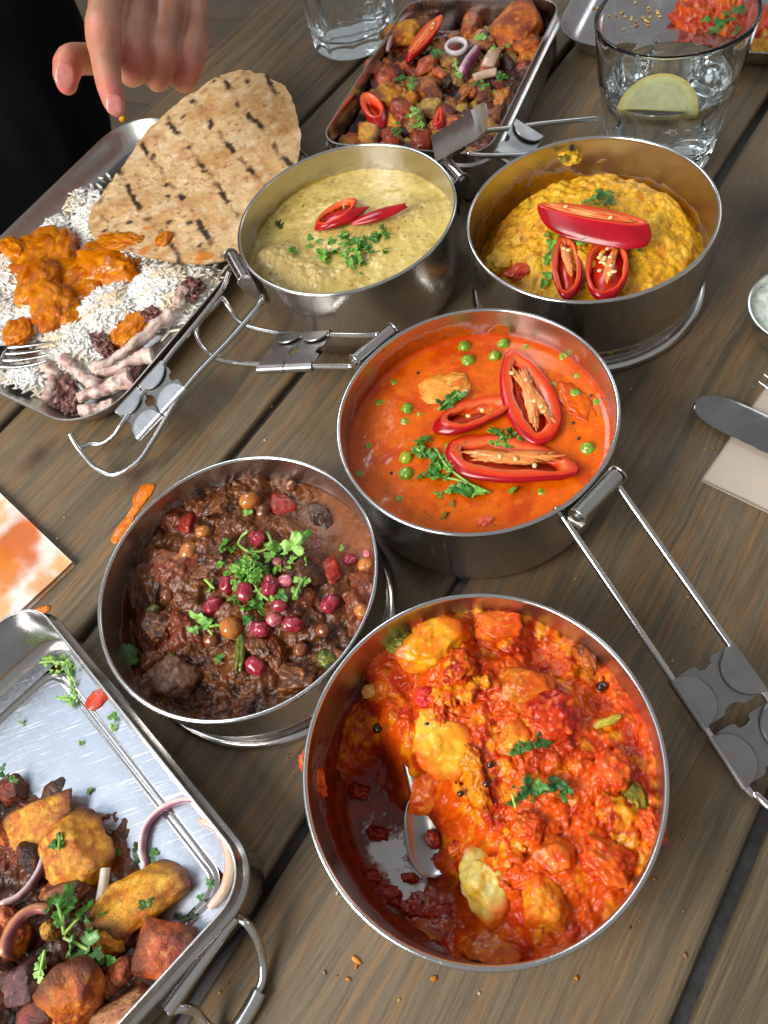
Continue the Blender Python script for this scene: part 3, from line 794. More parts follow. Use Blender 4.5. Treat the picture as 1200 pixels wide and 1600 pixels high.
# --- pale minced curry
g1 = shepard([(593, 262, 4.0), (690, 330, 3.95), (545, 330, 4.15), (470, 300, 4.0), (430, 380, 3.75), (450, 420, 3.85), (420, 330, 3.8), (600, 400, 4.0), (520, 430, 3.9), (560, 370, 4.2)], 1.8)
LM1 = [(437, 405, 1.5, .50), (475, 432, 1.3, .45), (415, 415, 1.1, .4), (505, 440, .9, .3), (655, 335, 1.2, .18), (540, 425, .8, .25), (600, 345, 1.6, .15)]
LM1 = [(at(a, b, 3.9)[:2], s, z) for a, b, s, z in LM1]
def f1(X, Y):
    cx, cy, _ = BOWL[1]; z = g1(X, Y) - .05 + .05 * n2(X, Y, .8, 11)
    m = sum(np.exp(-((X - p[0]) ** 2 + (Y - p[1]) ** 2) / (s * s)) * a for p, s, a in LM1); mm = np.clip(m * 2.2, 0.08, 1)
    d1, d2, i = worley(X, Y, .75, 3); e1, e2, j = worley(X, Y, .33, 8)
    return z + m + mm * (.20 * (1 - d1 * d1) + .07 * (1 - e1 * e1)) + mm * .06 * n2(X, Y, 2.5, 12) + .012 * n2(X, Y, 3, 5)
def c1(X, Y, Z, R):
    C = mixc(c['bei'], c['beid'], sstep(-.2, .7, n2(X, Y, .6, 13))); C = mixc(C, c['beil'], sstep(.0, .6, n2(X, Y, 2.5, 14)) * .5)
    m = sum(np.exp(-((X - p[0]) ** 2 + (Y - p[1]) ** 2) / (s * s)) * a for p, s, a in LM1)
    C = mixc(C, srgb(206, 178, 118), np.clip(m * 1.6, 0, .7))
    return mixc(C, srgb(70, 58, 20), sstep(.66, .8, n2(X, Y, 5, 6, 2)) * .8)
S1 = Surf(f1); disc_food('minced_curry', 'pale yellow minced meat curry in the bowl beside the flatbread', 'curry', 1, f1, c1, M_CREAM)
# --- lentils: a mound of soft grains
def f2(X, Y):
    cx, cy, _ = BOWL[2]; p = at(935, 345, 4.2); r = np.hypot(X - p[0], (Y - p[1])); rw = np.hypot(X - cx, Y - cy)
    z = 4.45 - .9 * (r / 5.0) ** 2.0 + .28 * n2(X, Y, .42, 21); z = np.maximum(z, 2.3)
    z = z - .9 * sstep(5.7, 6.7, rw)
    d1, _, i = worley(X + .1 * n2(X, Y, 2, 3), Y, .62, 4); e1, _, j = worley(X, Y, .34, 9)
    return z + .24 * (1 - d1 * d1) * (.4 + .6 * i) + .11 * (1 - e1 * e1) + .05 * n2(X, Y, 2.6, 22)
def c2(X, Y, Z, R):
    d1, _, i = worley(X + .1 * n2(X, Y, 2, 3), Y, .62, 4)
    C = mixc(c['yel'], c['yeld'], sstep(-.1, .7, n2(X, Y, .8, 23))); C = mixc(C, c['yell'], sstep(.6, 1, i) * .6)
    C = mixc(C, srgb(206, 110, 12), sstep(.3, .8, n2(X, Y, .9, 25)) * .45)
    return mixc(C, srgb(110, 96, 14), sstep(.55, .75, n2(X, Y, 2.2, 26, 3)) * .6)
S2 = Surf(f2); disc_food('yellow_lentils', 'mound of yellow lentils in the bowl with a base ring by the lemon glass', 'lentils', 2, f2, c2, M_DAL)
# --- brown stew
g4 = shepard([(440, 770, 2.6), (520, 790, 2.55), (560, 850, 2.6), (380, 780, 2.9), (300, 790, 2.8), (420, 850, 3.2), (340, 850, 3.0), (250, 880, 2.75), (200, 960, 2.0), (400, 930, 3.3), (480, 940, 3.1),
              (540, 950, 2.8), (300, 970, 2.7), (260, 1050, 2.2), (380, 1040, 2.7), (440, 1060, 2.6), (330, 1090, 1.8), (500, 1020, 2.7), (200, 1020, 1.3)], 1.15)
def wet4(X, Y):
    p = at(520, 800, 2.6); q = at(560, 860, 2.6)
    return np.clip(np.exp(-((X - p[0]) ** 2 + (Y - p[1]) ** 2) / 4.5) + np.exp(-((X - q[0]) ** 2 + (Y - q[1]) ** 2) / 1.8), 0, 1)
def f4(X, Y):
    w = wet4(X, Y); a = 1 - .9 * w
    X2 = X + .35 * n2(X, Y, .9, 31); Y2 = Y + .35 * n2(X, Y, .9, 32)
    d1, d2, i = worley(X2, Y2, 1.7, 12); e1, e2, j = worley(X2, Y2, .62, 15)
    z = g4(X, Y) + a * (.75 * (1 - d1 * d1) * (.15 + .85 * i) + .12 * (1 - e1 * e1) + .20 * n2(X, Y, 1.3, 33) + .04 * n2(X, Y, 4, 34))
    return z + .012 * n2(X, Y, 4, 5)
def c4(X, Y, Z, R):
    X2 = X + .35 * n2(X, Y, .9, 31); Y2 = Y + .35 * n2(X, Y, .9, 32); d1, d2, i = worley(X2, Y2, 1.7, 12)
    C = mixc(c['br'], c['brd'], sstep(-.1, .6, n2(X, Y, .9, 35))); C = mixc(C, c['brl'], sstep(.25, .8, n2(X, Y, 2.8, 36)) * .6)
    C = mixc(C, srgb(138, 44, 26), sstep(.84, .93, i) * .35)
    C = mixc(C, c['bro'], wet4(X, Y) * .75); return C
S4 = Surf(f4); disc_food('chickpea_stew', 'chunky dark brown stew with chickpeas in the bowl beside the large tray', 'stew', 4, f4, c4, M_STEW)
# --- tomato and potato curry, half eaten
g5 = shepard([(770, 985, 3.7), (690, 1010, 3.8), (620, 1030, 3.2), (880, 1020, 3.4), (940, 1080, 3.4), (1000, 1180, 3.6), (1020, 1270, 3.7), (960, 1150, 4.0), (870, 1110, 4.2), (780, 1080, 4.0), (700, 1110, 3.7),
              (620, 1100, 2.8), (560, 1120, 1.7), (540, 1170, 1.0), (660, 1170, 2.9), (740, 1180, 3.7), (830, 1200, 4.0), (920, 1250, 3.9), (860, 1290, 3.6), (770, 1260, 3.1), (700, 1240, 2.6), (655, 1240, 1.2), (600, 1220, .35),
              (610, 1280, .1), (590, 1330, .1), (640, 1350, .1), (660, 1300, .1), (700, 1330, .8), (560, 1250, .2), (540, 1310, .15), (600, 1390, .25), (690, 1400, .45), (640, 1440, .55), (700, 1455, .7), (740, 1330, 2.2), (780, 1340, 3.4), (840, 1370, 3.8), (920, 1340, 4.0),
              (980, 1350, 3.7), (940, 1420, 3.2), (860, 1450, 3.1), (790, 1440, 2.6), (760, 1480, 1.8), (500, 1250, .5), (510, 1200, .9), (560, 1390, .35)], .72)
def f5(X, Y):
    g = g5(X, Y); a = sstep(.15, 1.4, g)
    X2 = X + .45 * n2(X, Y, .8, 41); Y2 = Y + .45 * n2(X, Y, .8, 42)
    d1, d2, i = worley(X2, Y2, 1.9, 22); e1, e2, j = worley(X2, Y2, .75, 25); h1, _, _ = worley(X2, Y2, .36, 5)
    z = g + a * (.75 * (1 - d1 * d1) * (.15 + .85 * i) - .15 + .12 * (1 - e1 * e1) * j + .30 * np.abs(n2(X, Y, .9, 43)) + .05 * n2(X, Y, 2.6, 49, 2))
    return z - .03 + (1 - a) * .10 * n2(X, Y, 1.2, 45)
def c5(X, Y, Z, R):
    X2 = X + .45 * n2(X, Y, .8, 41); Y2 = Y + .45 * n2(X, Y, .8, 42); d1, d2, i = worley(X2, Y2, 1.9, 22); e1, e2, j = worley(X2, Y2, .75, 25)
    C = mixc(c['tom'], c['tomd'], sstep(-.05, .5, n2(X, Y, .7, 46)) * .75); C = mixc(C, c['toml'], sstep(.1, .7, n2(X, Y, 1.4, 47)) * .8)
    C = mixc(C, srgb(232, 158, 24), sstep(.70, .85, i) * sstep(-.3, .3, n2(X, Y, 1.6, 58)) * .75); C = mixc(C, srgb(200, 34, 20), sstep(.88, .96, j) * .5)
    C = mixc(C, srgb(150, 96, 16), sstep(.5, .8, n2(X, Y, 1.1, 48)) * .5)
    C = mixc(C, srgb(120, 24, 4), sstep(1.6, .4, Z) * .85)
    return C
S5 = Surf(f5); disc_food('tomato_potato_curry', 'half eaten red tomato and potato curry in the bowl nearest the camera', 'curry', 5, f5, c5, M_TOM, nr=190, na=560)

# ================================================================ generators for pieces of food
def axes(p1, p2, wpx, z):
    a, b = at(*p1, z), at(*p2, z); c_ = (a + b) / 2; U = (b - a) / 2
    d = np.array([p2[0] - p1[0], p2[1] - p1[1]], float); n_ = np.array([-d[1], d[0]]) / (np.hypot(*d) + 1e-9)
    m_ = ((p1[0] + p2[0]) / 2, (p1[1] + p2[1]) / 2)
    W = at(m_[0] + n_[0] * wpx / 2, m_[1] + n_[1] * wpx / 2, z) - at(m_[0] - n_[0] * wpx / 2, m_[1] - n_[1] * wpx / 2, z)
    lu = np.linalg.norm(U); u = unit(U); v = np.array([-u[1], u[0], 0]); lv = abs((W / 2) @ v)
    if (W @ v) < 0: v = -v
    return c_, u, v, lu, lv
def chunk(name, label, cat, S, p1, p2, wpx, thick, off, cols, mat, planes=9, amp=.06, freq=1.8, seed=0, level=5, parent=None, group=None, roll=0.0, edge=None, p=2.6):
    """one lump between two picture points, resting in the surface S; cols = (main, second, spots)"""
    m_ = ((p1[0] + p2[0]) / 2, (p1[1] + p2[1]) / 2)
    z = S.on(*m_, off)[2]
    c_, u, v, lu, lv = axes(p1, p2, wpx, z)
    R_ = np.column_stack([u, np.cross([0, 0, 1], u), [0, 0, 1]]) @ rotm(0, roll, 0)
    if planes: lu, lv = lu * 1.14, lv * 1.14
    V, F, D, ns = blob(c_, (lu, lv, thick), R_, p=p, amp=amp, freq=freq, seed=seed, level=level, planes=planes)
    a, b, s_ = cols
    C = mixc(a, b, sstep(-.3, .5, fbm(D * 1.3 + seed, 4))); C = mixc(C, s_, sstep(.25, .6, fbm(D * 3.1 + seed * 2, 4)))
    if edge is not None:
        rr = np.linalg.norm((V - c_) @ R_ / np.array([lu, lv, thick]), axis=1); C = mixc(C, edge, sstep(np.percentile(rr, 50), np.percentile(rr, 96), rr + .05 * fbm(D * 3, 3)) * .9)
    o = mk(name, V, F, mat, parent, col=C)
    if label: tag(o, label, cat, group)
    return o
RED, REDD, FLESH, PITH, SEEDC = srgb(190, 6, 22), srgb(140, 2, 18), srgb(232, 66, 22), srgb(255, 176, 96), srgb(244, 222, 160)
def chilli(label, S, p1, p2, wpx, off, skin, wall=.26, taper=0.0, fill='hole', dz=(0, 0), side=0.0, red=RED, flesh=FLESH, nseed=0, seed=0, group='slices of red chilli', end=2.0, curl=0.0):
    """slanting slice of a red chilli: cut face up, skin following the pod below it"""
    m_ = ((p1[0] + p2[0]) / 2, (p1[1] + p2[1]) / 2); base = S.on(*m_, off); z = base[2]
    c_, u, v, a, b = axes(p1, p2, wpx, z)
    n = 72; ph = np.linspace(0, 2 * np.pi, n, endpoint=False); rr = np.random.RandomState(seed + 3)
    wob = 1 + .06 * fbm(np.stack([np.cos(ph) * 1.1, np.sin(ph) * 1.1, ph * 0 + seed], 1), 3); wi = 1 + .30 * fbm(np.stack([np.cos(ph) * 1.6, np.sin(ph) * 1.6, ph * 0 + seed + 9], 1), 3)
    cx_ = np.sign(np.cos(ph)) * np.abs(np.cos(ph)) ** (2 / end); cy_ = np.sign(np.sin(ph)) * np.abs(np.sin(ph)) ** (2 / 2.0)
    w = wall * b * 1.0
    e = at(m_[0] + skin[0], m_[1] + skin[1], z) - at(*m_, z); e[2] = skin[2]
    def ring(k_in, t, ez=0.0, sh=1.0):
        A, B = (a - k_in * w * 1.3 * wi), (b - k_in * w * wi)
        x = A * cx_ * wob; y = B * cy_ * wob * (1 + taper * np.cos(ph))
        P = c_ + np.outer(x * sh, u) + np.outer(y * sh, v)
        P[:, 2] += dz[0] * (1 - cx_) / 2 + dz[1] * (1 + cx_) / 2 + side * cy_ + curl * (cx_ ** 2)
        return P + e * t + np.array([0, 0, ez])
    t = thing('chilli_slice', label, 'chilli', (c_[0], c_[1], z - .4), group)
    sk = [ring(0, 1.0, 0, .72), ring(0, .85, 0, .9), ring(0, .6, 0, .98), ring(0, .3, 0, 1.02), ring(0, .08, 0, 1.01), ring(.12, .0, .02)]
    V = np.concatenate(sk); F = [list(f) for f in gridfaces(6, n, False, True)]
    C = np.concatenate([mixc(red, REDD, .5 + .5 * fbm(np.stack([ph * .0 + i * .3, np.cos(ph), np.sin(ph)], 1), 2)) for i in range(6)])
    F.append([i for i in range(n)][::-1])
    mk('skin', V, F, M_VEG, t, col=C)
    fl = [ring(.10, .0, .018), ring(.35, .0, .05), ring(.7, .0, .045), ring(.95, .02, .01), ring(1.08, .12, 0), ring(1.15, .45, 0), ring(1.2, .75, 0)]
    V = np.concatenate(fl); F = [list(f) for f in gridfaces(7, n, False, True)]; F.append([6 * n + i for i in range(n)])
    C = np.concatenate([mixc(q, q * .9, np.clip(.5 + fbm(np.stack([np.cos(ph) * 2, np.sin(ph) * 2, ph * 0 + i], 1), 2), 0, 1)) for i, q in enumerate([mixc(red, flesh, .6), flesh, mixc(flesh, PITH, .15), mixc(flesh, PITH, .35), mixc(flesh, PITH, .3), flesh, flesh * .7])])
    mk('flesh', V, F, M_VEG, t, col=C)
    def inner(x, y, zz): return c_ + u * x + v * y + np.array([0, 0, zz + .10 + dz[0] * (1 - x / a) / 2 + dz[1] * (1 + x / a) / 2 + side * y / b])
    if fill in ('pith', 'seeds'):
        for s in range(2 if fill == 'pith' else 3):
            q = inner((rr.rand() - .5) * a * .3, (rr.rand() - .5) * b * .45, -.08)
            V, F, D, ns = blob(q, (a * (.42 + .2 * rr.rand()), b * (.22 if fill == 'pith' else .16), .12), np.column_stack([u, v, [0, 0, 1]]) @ rotm((rr.rand() - .5) * .5), amp=.45, freq=2.6, seed=seed + s, level=4)
            mk('pith', V, F, M_VEG, t, col=mixc(PITH, FLESH, np.clip(.3 + ns * .5, 0, 1)))
    if fill == 'slit':
        V, F, D, ns = blob(inner(-a * .05, 0, -.06), (a * .8, b * .45, .10), np.column_stack([u, v, [0, 0, 1]]), amp=.2, freq=2, seed=seed, level=4)
        mk('pith', V, F, M_VEG, t, col=mixc(FLESH, PITH, np.clip(.4 + ns * .6, 0, 1)))
    for s in range(nseed):
        q = inner((rr.rand() - .5) * a * 1.0, (rr.rand() - .5) * b * .85, .03 + .05 * rr.rand())
        V, F, D, ns = blob(q, (.15, .12, .06), rotm(rr.rand() * 6, .4 * (rr.rand() - .5)), amp=.04, seed=s, level=2)
        mk('seed', V, F, M_SEED, t, col=mixc(SEEDC, srgb(230, 190, 110), np.clip(.3 + ns, 0, 1)))
    return t
def leaf_mesh(c_, size, rz, tilt, roll, lobes=3, seed=0, curl=.25, narrow=1.0, na=44, nr=4, th=.018, cols=None):
    rr = np.random.RandomState(seed); ph = np.linspace(-np.pi, np.pi, na, endpoint=False)
    r = .42 + .58 * np.abs(np.cos(lobes * ph / 2)) ** .8
    r = r * (1 - .16 * np.abs(np.sin(4.5 * ph + rr.rand() * 3))) * (1 + .12 * rr.randn(na) * .5) * (.72 + .28 * np.cos(ph / 2))
    rings = np.linspace(0, 1, nr + 1)[1:]
    X = np.concatenate([[0], (rings[:, None] * r * np.cos(ph)).ravel()]) * size
    Y = np.concatenate([[0], (rings[:, None] * r * np.sin(ph)).ravel()]) * size * narrow
    q = np.hypot(X, Y) / size
    Z = curl * size * (q ** 2) * (rr.rand() * 1.4 - .7) + .22 * size * fbm(np.stack([X / size * 1.6 + seed, Y / size * 1.6, X * 0], 1), 3) + .10 * size * np.abs(Y / size)
    V = np.stack([X, Y, Z], 1); n = len(V); F = []
    for j in range(na): F.append([0, 1 + j, 1 + (j + 1) % na])
    for i in range(nr - 1):
        for j in range(na):
            a0, a1 = 1 + i * na + j, 1 + i * na + (j + 1) % na; F.append([a0, a0 + na, a1 + na, a1])
    rim = [1 + (nr - 1) * na + j for j in range(na)]
    F2 = [[k + n for k in f][::-1] for f in F]; Fs = [[rim[j], rim[j] + n, rim[(j + 1) % na] + n, rim[(j + 1) % na]] for j in range(na)]
    V = np.concatenate([V, V - [0, 0, th]]); V = V @ rotm(rz, tilt, roll).T + c_
    g1_, g2_ = cols if cols else (srgb(58, 118, 30), srgb(120, 176, 60))
    C = mixc(g1_, g2_, np.clip(.35 + .35 * rr.randn() + .35 * q + .3 * fbm(np.stack([X * 2, Y * 2, X * 0 + seed], 1), 2), 0, 1)); C = np.concatenate([C, C])
    return V, F + F2 + Fs, C
def img_dir(px, py, deg, z):
    a = math.radians(deg); p = at(px + 10 * math.cos(a), py - 10 * math.sin(a), z) - at(px, py, z); return math.atan2(p[1], p[0])
def herbs(name, label, S, leaves, stems=(), cols=None, seed=0, group=None, off=.06, scatter=None, pxcm=30):
    """a pinch of chopped herb: leaves = (px, py, size px, angle); scatter = (n, polygon spread list)"""
    rr = np.random.RandomState(seed + 11)
    L = [tuple(l) for l in leaves]
    if scatter:
        for (cx_, cy_, sx, sy, n, s0, s1) in scatter:
            for _ in range(n): L.append((cx_ + rr.randn() * sx, cy_ + rr.randn() * sy, s0 + (s1 - s0) * rr.rand(), rr.rand() * 360))
    c0 = S.on(L[0][0], L[0][1], 0)
    t = thing(name, label, 'herb', (c0[0], c0[1], c0[2]), group)
    for i, (px, py, s_, an) in enumerate(L):
        P = S.on(px, py, off + .16 * rr.rand()); rz = img_dir(px, py, an, P[2])
        V, F, C = leaf_mesh(P, s_ / pxcm * .62, rz, .5 * rr.randn() * .7, .5 * rr.randn() * .7, lobes=3, seed=seed * 31 + i, narrow=.65 + .4 * rr.rand(), cols=cols, na=36 if s_ < 20 else 54)
        mk('leaf', V, F, M_HERB, t, col=C)
    for i, st in enumerate(stems):
        pts = [S.on(a, b, off + .05 + .08 * rr.rand()) for a, b in st]
        V, F = sweep(pts, [.07] * len(pts), 8, n=10); mk('stem', V, F, M_HERB, t, col=mixc(srgb(120, 168, 60), srgb(170, 200, 100), rr.rand() * np.ones(len(V))))
    return t
def arc_ring(label, name, cat, pts, width, thick, S=None, off=0.1, cols=None, group=None, lean=None, zs=None, mat=None, r_end=.7, parent=None):
    """strip of onion following picture points, purple skin on its outer side"""
    P = [S.on(a, b, off) if zs is None else at(a, b, zs[i]) for i, (a, b) in enumerate(pts)]
    n = 40; P = catmull(P, n); k = np.ones(n); k[:4] = np.linspace(r_end, 1, 4); k[-4:] = np.linspace(1, r_end, 4)
    V, F = sweep(P, k, 14, up0=lean if lean is not None else (0, 0, 1), ax=thick, bx=width, power=2.6)
    ph = np.tile(np.linspace(0, 2 * np.pi, 14, endpoint=False), n)
    a_, b_ = cols if cols else (srgb(226, 206, 200), srgb(150, 84, 122))
    C = mixc(a_, b_, sstep(-.2, .75, np.cos(ph)) * .9); C = mixc(C, srgb(206, 180, 150), sstep(.1, .7, fbm(V * 1.3, 3)) * .5)
    o = mk(name, V, F, mat or M_VEG, parent, col=C)
    if label: tag(o, label, cat, group)
    return o
def bead(name, label, cat, P, r, col, col2, mat, seed=0, group=None, level=3, rot=None, amp=.05, p=2.2, parent=None):
    V, F, D, ns = blob(P, r, rot, amp=amp, freq=1.6, seed=seed, level=level, p=p)
    o = mk(name, V, F, mat, parent, col=mixc(col, col2, np.clip(.4 + .6 * ns, 0, 1)))
    if label: tag(o, label, cat, group)
    return o

# ================================================================ on the pea curry
GP = 'green peas in the orange curry'
peas = [(532 + 200, 565, 15, 'green pea below the topmost one at the far side of the orange curry'), (726, 543, 13, 'topmost green pea at the far side of the orange curry'), (774, 558, 13, 'green pea left of the upright chilli slice, nearest its tip'),
        (787, 538, 12, 'green pea just past the tip of the upright chilli slice'), (821, 546, 8, 'small half sunk pea at the far right of the orange curry'), (616, 602, 10, 'small green pea near the upper left wall of the orange curry'),
        (594, 633, 11, 'half sunk pea nearest the left wall of the orange curry'), (637, 640, 12, 'green pea in the middle left, left of the pale dumpling'), (634, 662, 11, 'bright pea just below another, left of the crimson chilli half'),
        (655, 651, 7, 'tiny pea beside two peas left of the pale dumpling'), (635, 717, 14, 'yellowish pea touching the left end of the coriander'), (635, 742, 15, 'green pea below the yellowish one, left of the coriander'),
        (897, 618, 12, 'half sunk pea right of the upright chilli slice'), (933, 632, 10, 'pea nearest the right wall of the orange curry'), (846, 772, 9, 'sunken pea near the front right wall of the orange curry'), (700, 700, 9, 'pea among the coriander in the orange curry'), (560, 745, 9, 'sunken pea at the far lower left of the orange curry'), (880, 560, 9, 'sunken pea right of the tip of the upright chilli slice'), (918, 702, 12, 'pea beyond the tip of the lowest chilli slice'),
        (864, 606, 9, 'grey green pea just right of the upright chilli slice'), (578, 700, 9, 'sunken pea low by the left wall of the orange curry'), (625, 782, 9, 'sunken pea near the front left wall of the orange curry'), (900, 592, 8, 'sunken pea high on the right of the orange curry')]
for i, (px, py, s_, lab) in enumerate(peas):
    sunk = .26 if s_ < 12 else .10
    bead('green_pea', lab, 'pea', S3.on(px, py, -sunk + .0), np.array([1, 1, .92]) * (.34 + .012 * (s_ - 10)), srgb(104, 146, 22) if i != 10 else srgb(176, 176, 30), srgb(170, 170, 40) if s_ < 12 else srgb(140, 176, 40), M_SEED, seed=i, group=GP, level=4, amp=.10, rot=rotm(i, .5, .3))
chunk('dumpling', 'pale round dumpling half sunk beyond the crimson chilli half in the orange curry', 'dumpling', S3, (655, 618), (738, 600), 46, .42, -.12, (srgb(240, 156, 50), srgb(226, 120, 24), srgb(246, 190, 90)), M_DAL, planes=0, amp=.10, freq=2.2, seed=4, level=5)
chunk('tomato_lump', 'soft tomato lump at the right side of the orange curry', 'tomato', S3, (872, 600), (925, 660), 40, .28, -.12, (c['org'], c['orgd'], c['orgl']), M_TOM, planes=0, amp=.30, freq=2.0, seed=14, level=4)
chunk('tomato_lump', 'pinkish tomato lump at the very front of the orange curry', 'tomato', S3, (745, 818), (772, 812), 16, .2, -.05, (srgb(236, 90, 60), srgb(240, 130, 100), srgb(220, 60, 20)), M_TOM, planes=0, amp=.3, seed=15, level=4)
chilli('upright red chilli slice with an orange core, farthest of three in the orange curry', S3, (802, 548), (852, 688), 80, .28, (-6, 11, -.24), wall=.38, fill='pith', dz=(.05, .1), side=.12, nseed=5, seed=1, flesh=srgb(232, 58, 12), red=srgb(206, 20, 16), end=2.0, taper=.18)
chilli('glossy crimson chilli half at the left of three in the orange curry', S3, (688, 662), (802, 622), 50, .42, (-22, 10, -.40), wall=.34, fill='none', dz=(.15, -.1), side=.22, nseed=2, seed=2, taper=-.1)
chilli('long pointed chilli slice lying lowest of three in the orange curry', S3, (700, 700), (904, 732), 72, .34, (-10, 8, -.30), wall=.36, fill='pith', dz=(.0, .05), side=.22, nseed=3, seed=3, taper=-.32, flesh=srgb(228, 66, 26))
herbs('chopped_coriander', 'chopped coriander spread left of the lowest chilli slice in the orange curry', S3,
      [(660, 688, 34, 120), (672, 712, 36, 200), (690, 742, 38, 240), (665, 742, 26, 200), (720, 762, 40, 320), (745, 768, 30, 350), (700, 722, 30, 60), (655, 705, 26, 170)],
      stems=[[(690, 745), (722, 752), (766, 770)], [(680, 700), (700, 730), (740, 760)], [(650, 700), (664, 712)]], scatter=[(690, 728, 22, 20, 22, 12, 24), (735, 765, 16, 6, 8, 12, 22)], seed=1, pxcm=30)
herbs('chopped_coriander', 'chopped coriander between the three chilli slices in the orange curry', S3, [(800, 678, 36, 20), (785, 690, 26, 200), (770, 672, 26, 90), (820, 684, 24, 330)], scatter=[(790, 680, 22, 8, 12, 10, 22)], seed=2, pxcm=30, off=.05)
herbs('coriander_sprig', 'dark coriander sprig on the pale dumpling in the orange curry', S3, [(706, 622, 34, 60), (700, 634, 26, 200), (718, 618, 22, 10), (690, 630, 20, 160)], stems=[[(684, 640), (716, 615)]], seed=3, off=.35, cols=(srgb(44, 92, 24), srgb(80, 136, 40)))
herbs('coriander_leaf', 'single coriander fleck at the front of the orange curry below the lowest chilli', S3, [(800, 767, 18, 20)], seed=4)
herbs('coriander_leaf', 'wilted green herb sunk near the front of the orange curry', S3, [(705, 790, 22, 270), (697, 800, 18, 250), (692, 812, 14, 270)], seed=5, off=-.02, cols=(srgb(80, 90, 16), srgb(150, 130, 20)))
for i, (px, py, lab) in enumerate([(611, 739, 'black mustard seed at the left of the orange curry'), (924, 618, 'black mustard seed by the right wall of the orange curry'), (895, 661, 'upper of two mustard seeds right of the chillies in the orange curry'), (904, 685, 'lower of two mustard seeds right of the chillies in the orange curry'), (653, 583, 'black speck of seed at the far left of the orange curry')]):
    bead('mustard_seed', lab, 'seed', S3.on(px, py, .02), (.09, .09, .08), srgb(30, 20, 12), srgb(50, 34, 18), M_SEED, seed=i, group='mustard seeds in the orange curry', level=2)
bead('chilli_seed', 'loose cream chilli seed on the dumpling edge in the orange curry', 'seed', S3.on(726, 612, .34), (.20, .15, .07), SEEDC, srgb(226, 180, 96), M_SEED, group='loose chilli seeds')

# ================================================================ on the lentils
chilli('long glossy chilli half lying across the far part of the lentils', S2, (842, 320), (1012, 352), 27, .62, (9, 24, -.75), wall=.42, fill='slit', dz=(.05, .10), side=.10, nseed=2, seed=5, taper=.05, red=srgb(200, 0, 34), flesh=srgb(236, 56, 24), end=2.2)
chilli('narrow upright chilli ring at the front left of the lentils', S2, (884, 372), (886, 460), 46, .42, (4, 6, -.5), wall=.34, fill='pith', dz=(.2, .0), side=.1, nseed=2, seed=6, flesh=srgb(226, 52, 16), red=srgb(190, 6, 20))
chilli('wide chilli ring full of pale seeds at the front of the lentils', S2, (950, 376), (945, 460), 66, .48, (2, 8, -.5), wall=.20, fill='seeds', dz=(.25, .05), side=-.05, nseed=15, seed=7, flesh=srgb(232, 50, 14), red=srgb(200, 8, 20), end=2.3)
herbs('chopped_coriander', 'chopped coriander in the lentils between the long chilli half and the two rings', S2, [(895, 362, 26, 20), (910, 372, 26, 300), (868, 352, 22, 140), (862, 380, 24, 260), (920, 360, 22, 0)], scatter=[(895, 368, 22, 9, 20, 10, 18)], seed=6, pxcm=26, off=.15)
herbs('coriander_sprig', 'dark coriander sprig beyond the long chilli half in the lentils', S2, [(940, 303, 30, 10), (925, 312, 24, 180), (952, 314, 22, 330), (935, 318, 18, 270)], seed=7, pxcm=26, off=.2, cols=(srgb(36, 70, 24), srgb(90, 130, 50)))
herbs('chopped_coriander', 'coriander pieces left of the narrow chilli ring in the lentils', S2, [(855, 405, 22, 250), (858, 428, 24, 270), (850, 442, 18, 240), (862, 395, 16, 80)], seed=8, pxcm=26, off=.12)
herbs('coriander_leaf', 'coriander leaf just right of the seedy chilli ring in the lentils', S2, [(992, 390, 24, 20), (984, 384, 16, 160)], seed=9, pxcm=26, off=.15)
herbs('wilted_leaf', 'dark wilted leaf stuck to the far rim of the lentil bowl', Flat(5.2), [(868, 232, 24, 110), (880, 246, 22, 280), (893, 232, 18, 30)], seed=10, pxcm=24, cols=(srgb(50, 52, 14), srgb(120, 112, 30)))
chunk('lentil_smear', 'dab of yellow lentils clinging to the far inner wall of the lentil bowl', 'lentils', Flat(5.0), (874, 248), (906, 240), 24, .22, 0, (c['yel'], c['yell'], c['yeld']), M_DAL, planes=0, amp=.35, seed=3, level=4)
bead('pea', 'single yellow pea perched at the far edge of the lentils', 'pea', S2.on(995, 278, .16), (.36, .36, .34), srgb(206, 180, 30), srgb(226, 196, 60), M_SEED, seed=3)
chunk('tomato_piece', 'soft red tomato piece at the front left of the lentils', 'tomato', S2, (792, 432), (832, 412), 20, .25, .0, (srgb(190, 50, 30), srgb(220, 90, 60), srgb(226, 130, 30)), M_TOM, planes=0, amp=.3, seed=6, level=4)
chunk('lentil_smear', 'lump of lentils at the near left wall under the rim', 'lentils', S2, (765, 400), (800, 415), 34, .42, -.05, (c['yel'], c['yell'], c['yeld']), M_DAL, planes=0, amp=.3, seed=8, level=4)

# ================================================================ on the pale curry
chilli('thin red chilli ring behind the two plain strips in the pale curry', S1, (497, 352), (556, 314), 34, .38, (-4, 4, -.3), wall=.22, fill='none', side=.25, dz=(.1, .2), nseed=0, seed=9, red=srgb(214, 20, 10), flesh=srgb(236, 70, 20))
def strip(label, S, pts, rad, offs, seed=0):
    P = [S.on(a, b, o_) for (a, b), o_ in zip(pts, offs)]
    V, F = sweep(P, rad, 16, n=30, ax=1.0, bx=.45); C = mixc(RED, REDD, np.clip(.4 + fbm(V * .8, 2), 0, 1)); o = mk('chilli_strip', V, F, M_VEG, None, col=C); tag(o, label, 'chilli', 'slices of red chilli'); return o
strip('broad wedge of red chilli, left of the two strips in the pale curry', S1, [(492, 358), (515, 347), (545, 336), (577, 323)], [.2, .62, .60, .08], (.25, .42, .5, .4))
strip('long red chilli strip pointing right in the pale curry', S1, [(548, 350), (570, 343), (600, 333), (634, 321)], [.12, .42, .50, .24], (.35, .42, .5, .55), 1)
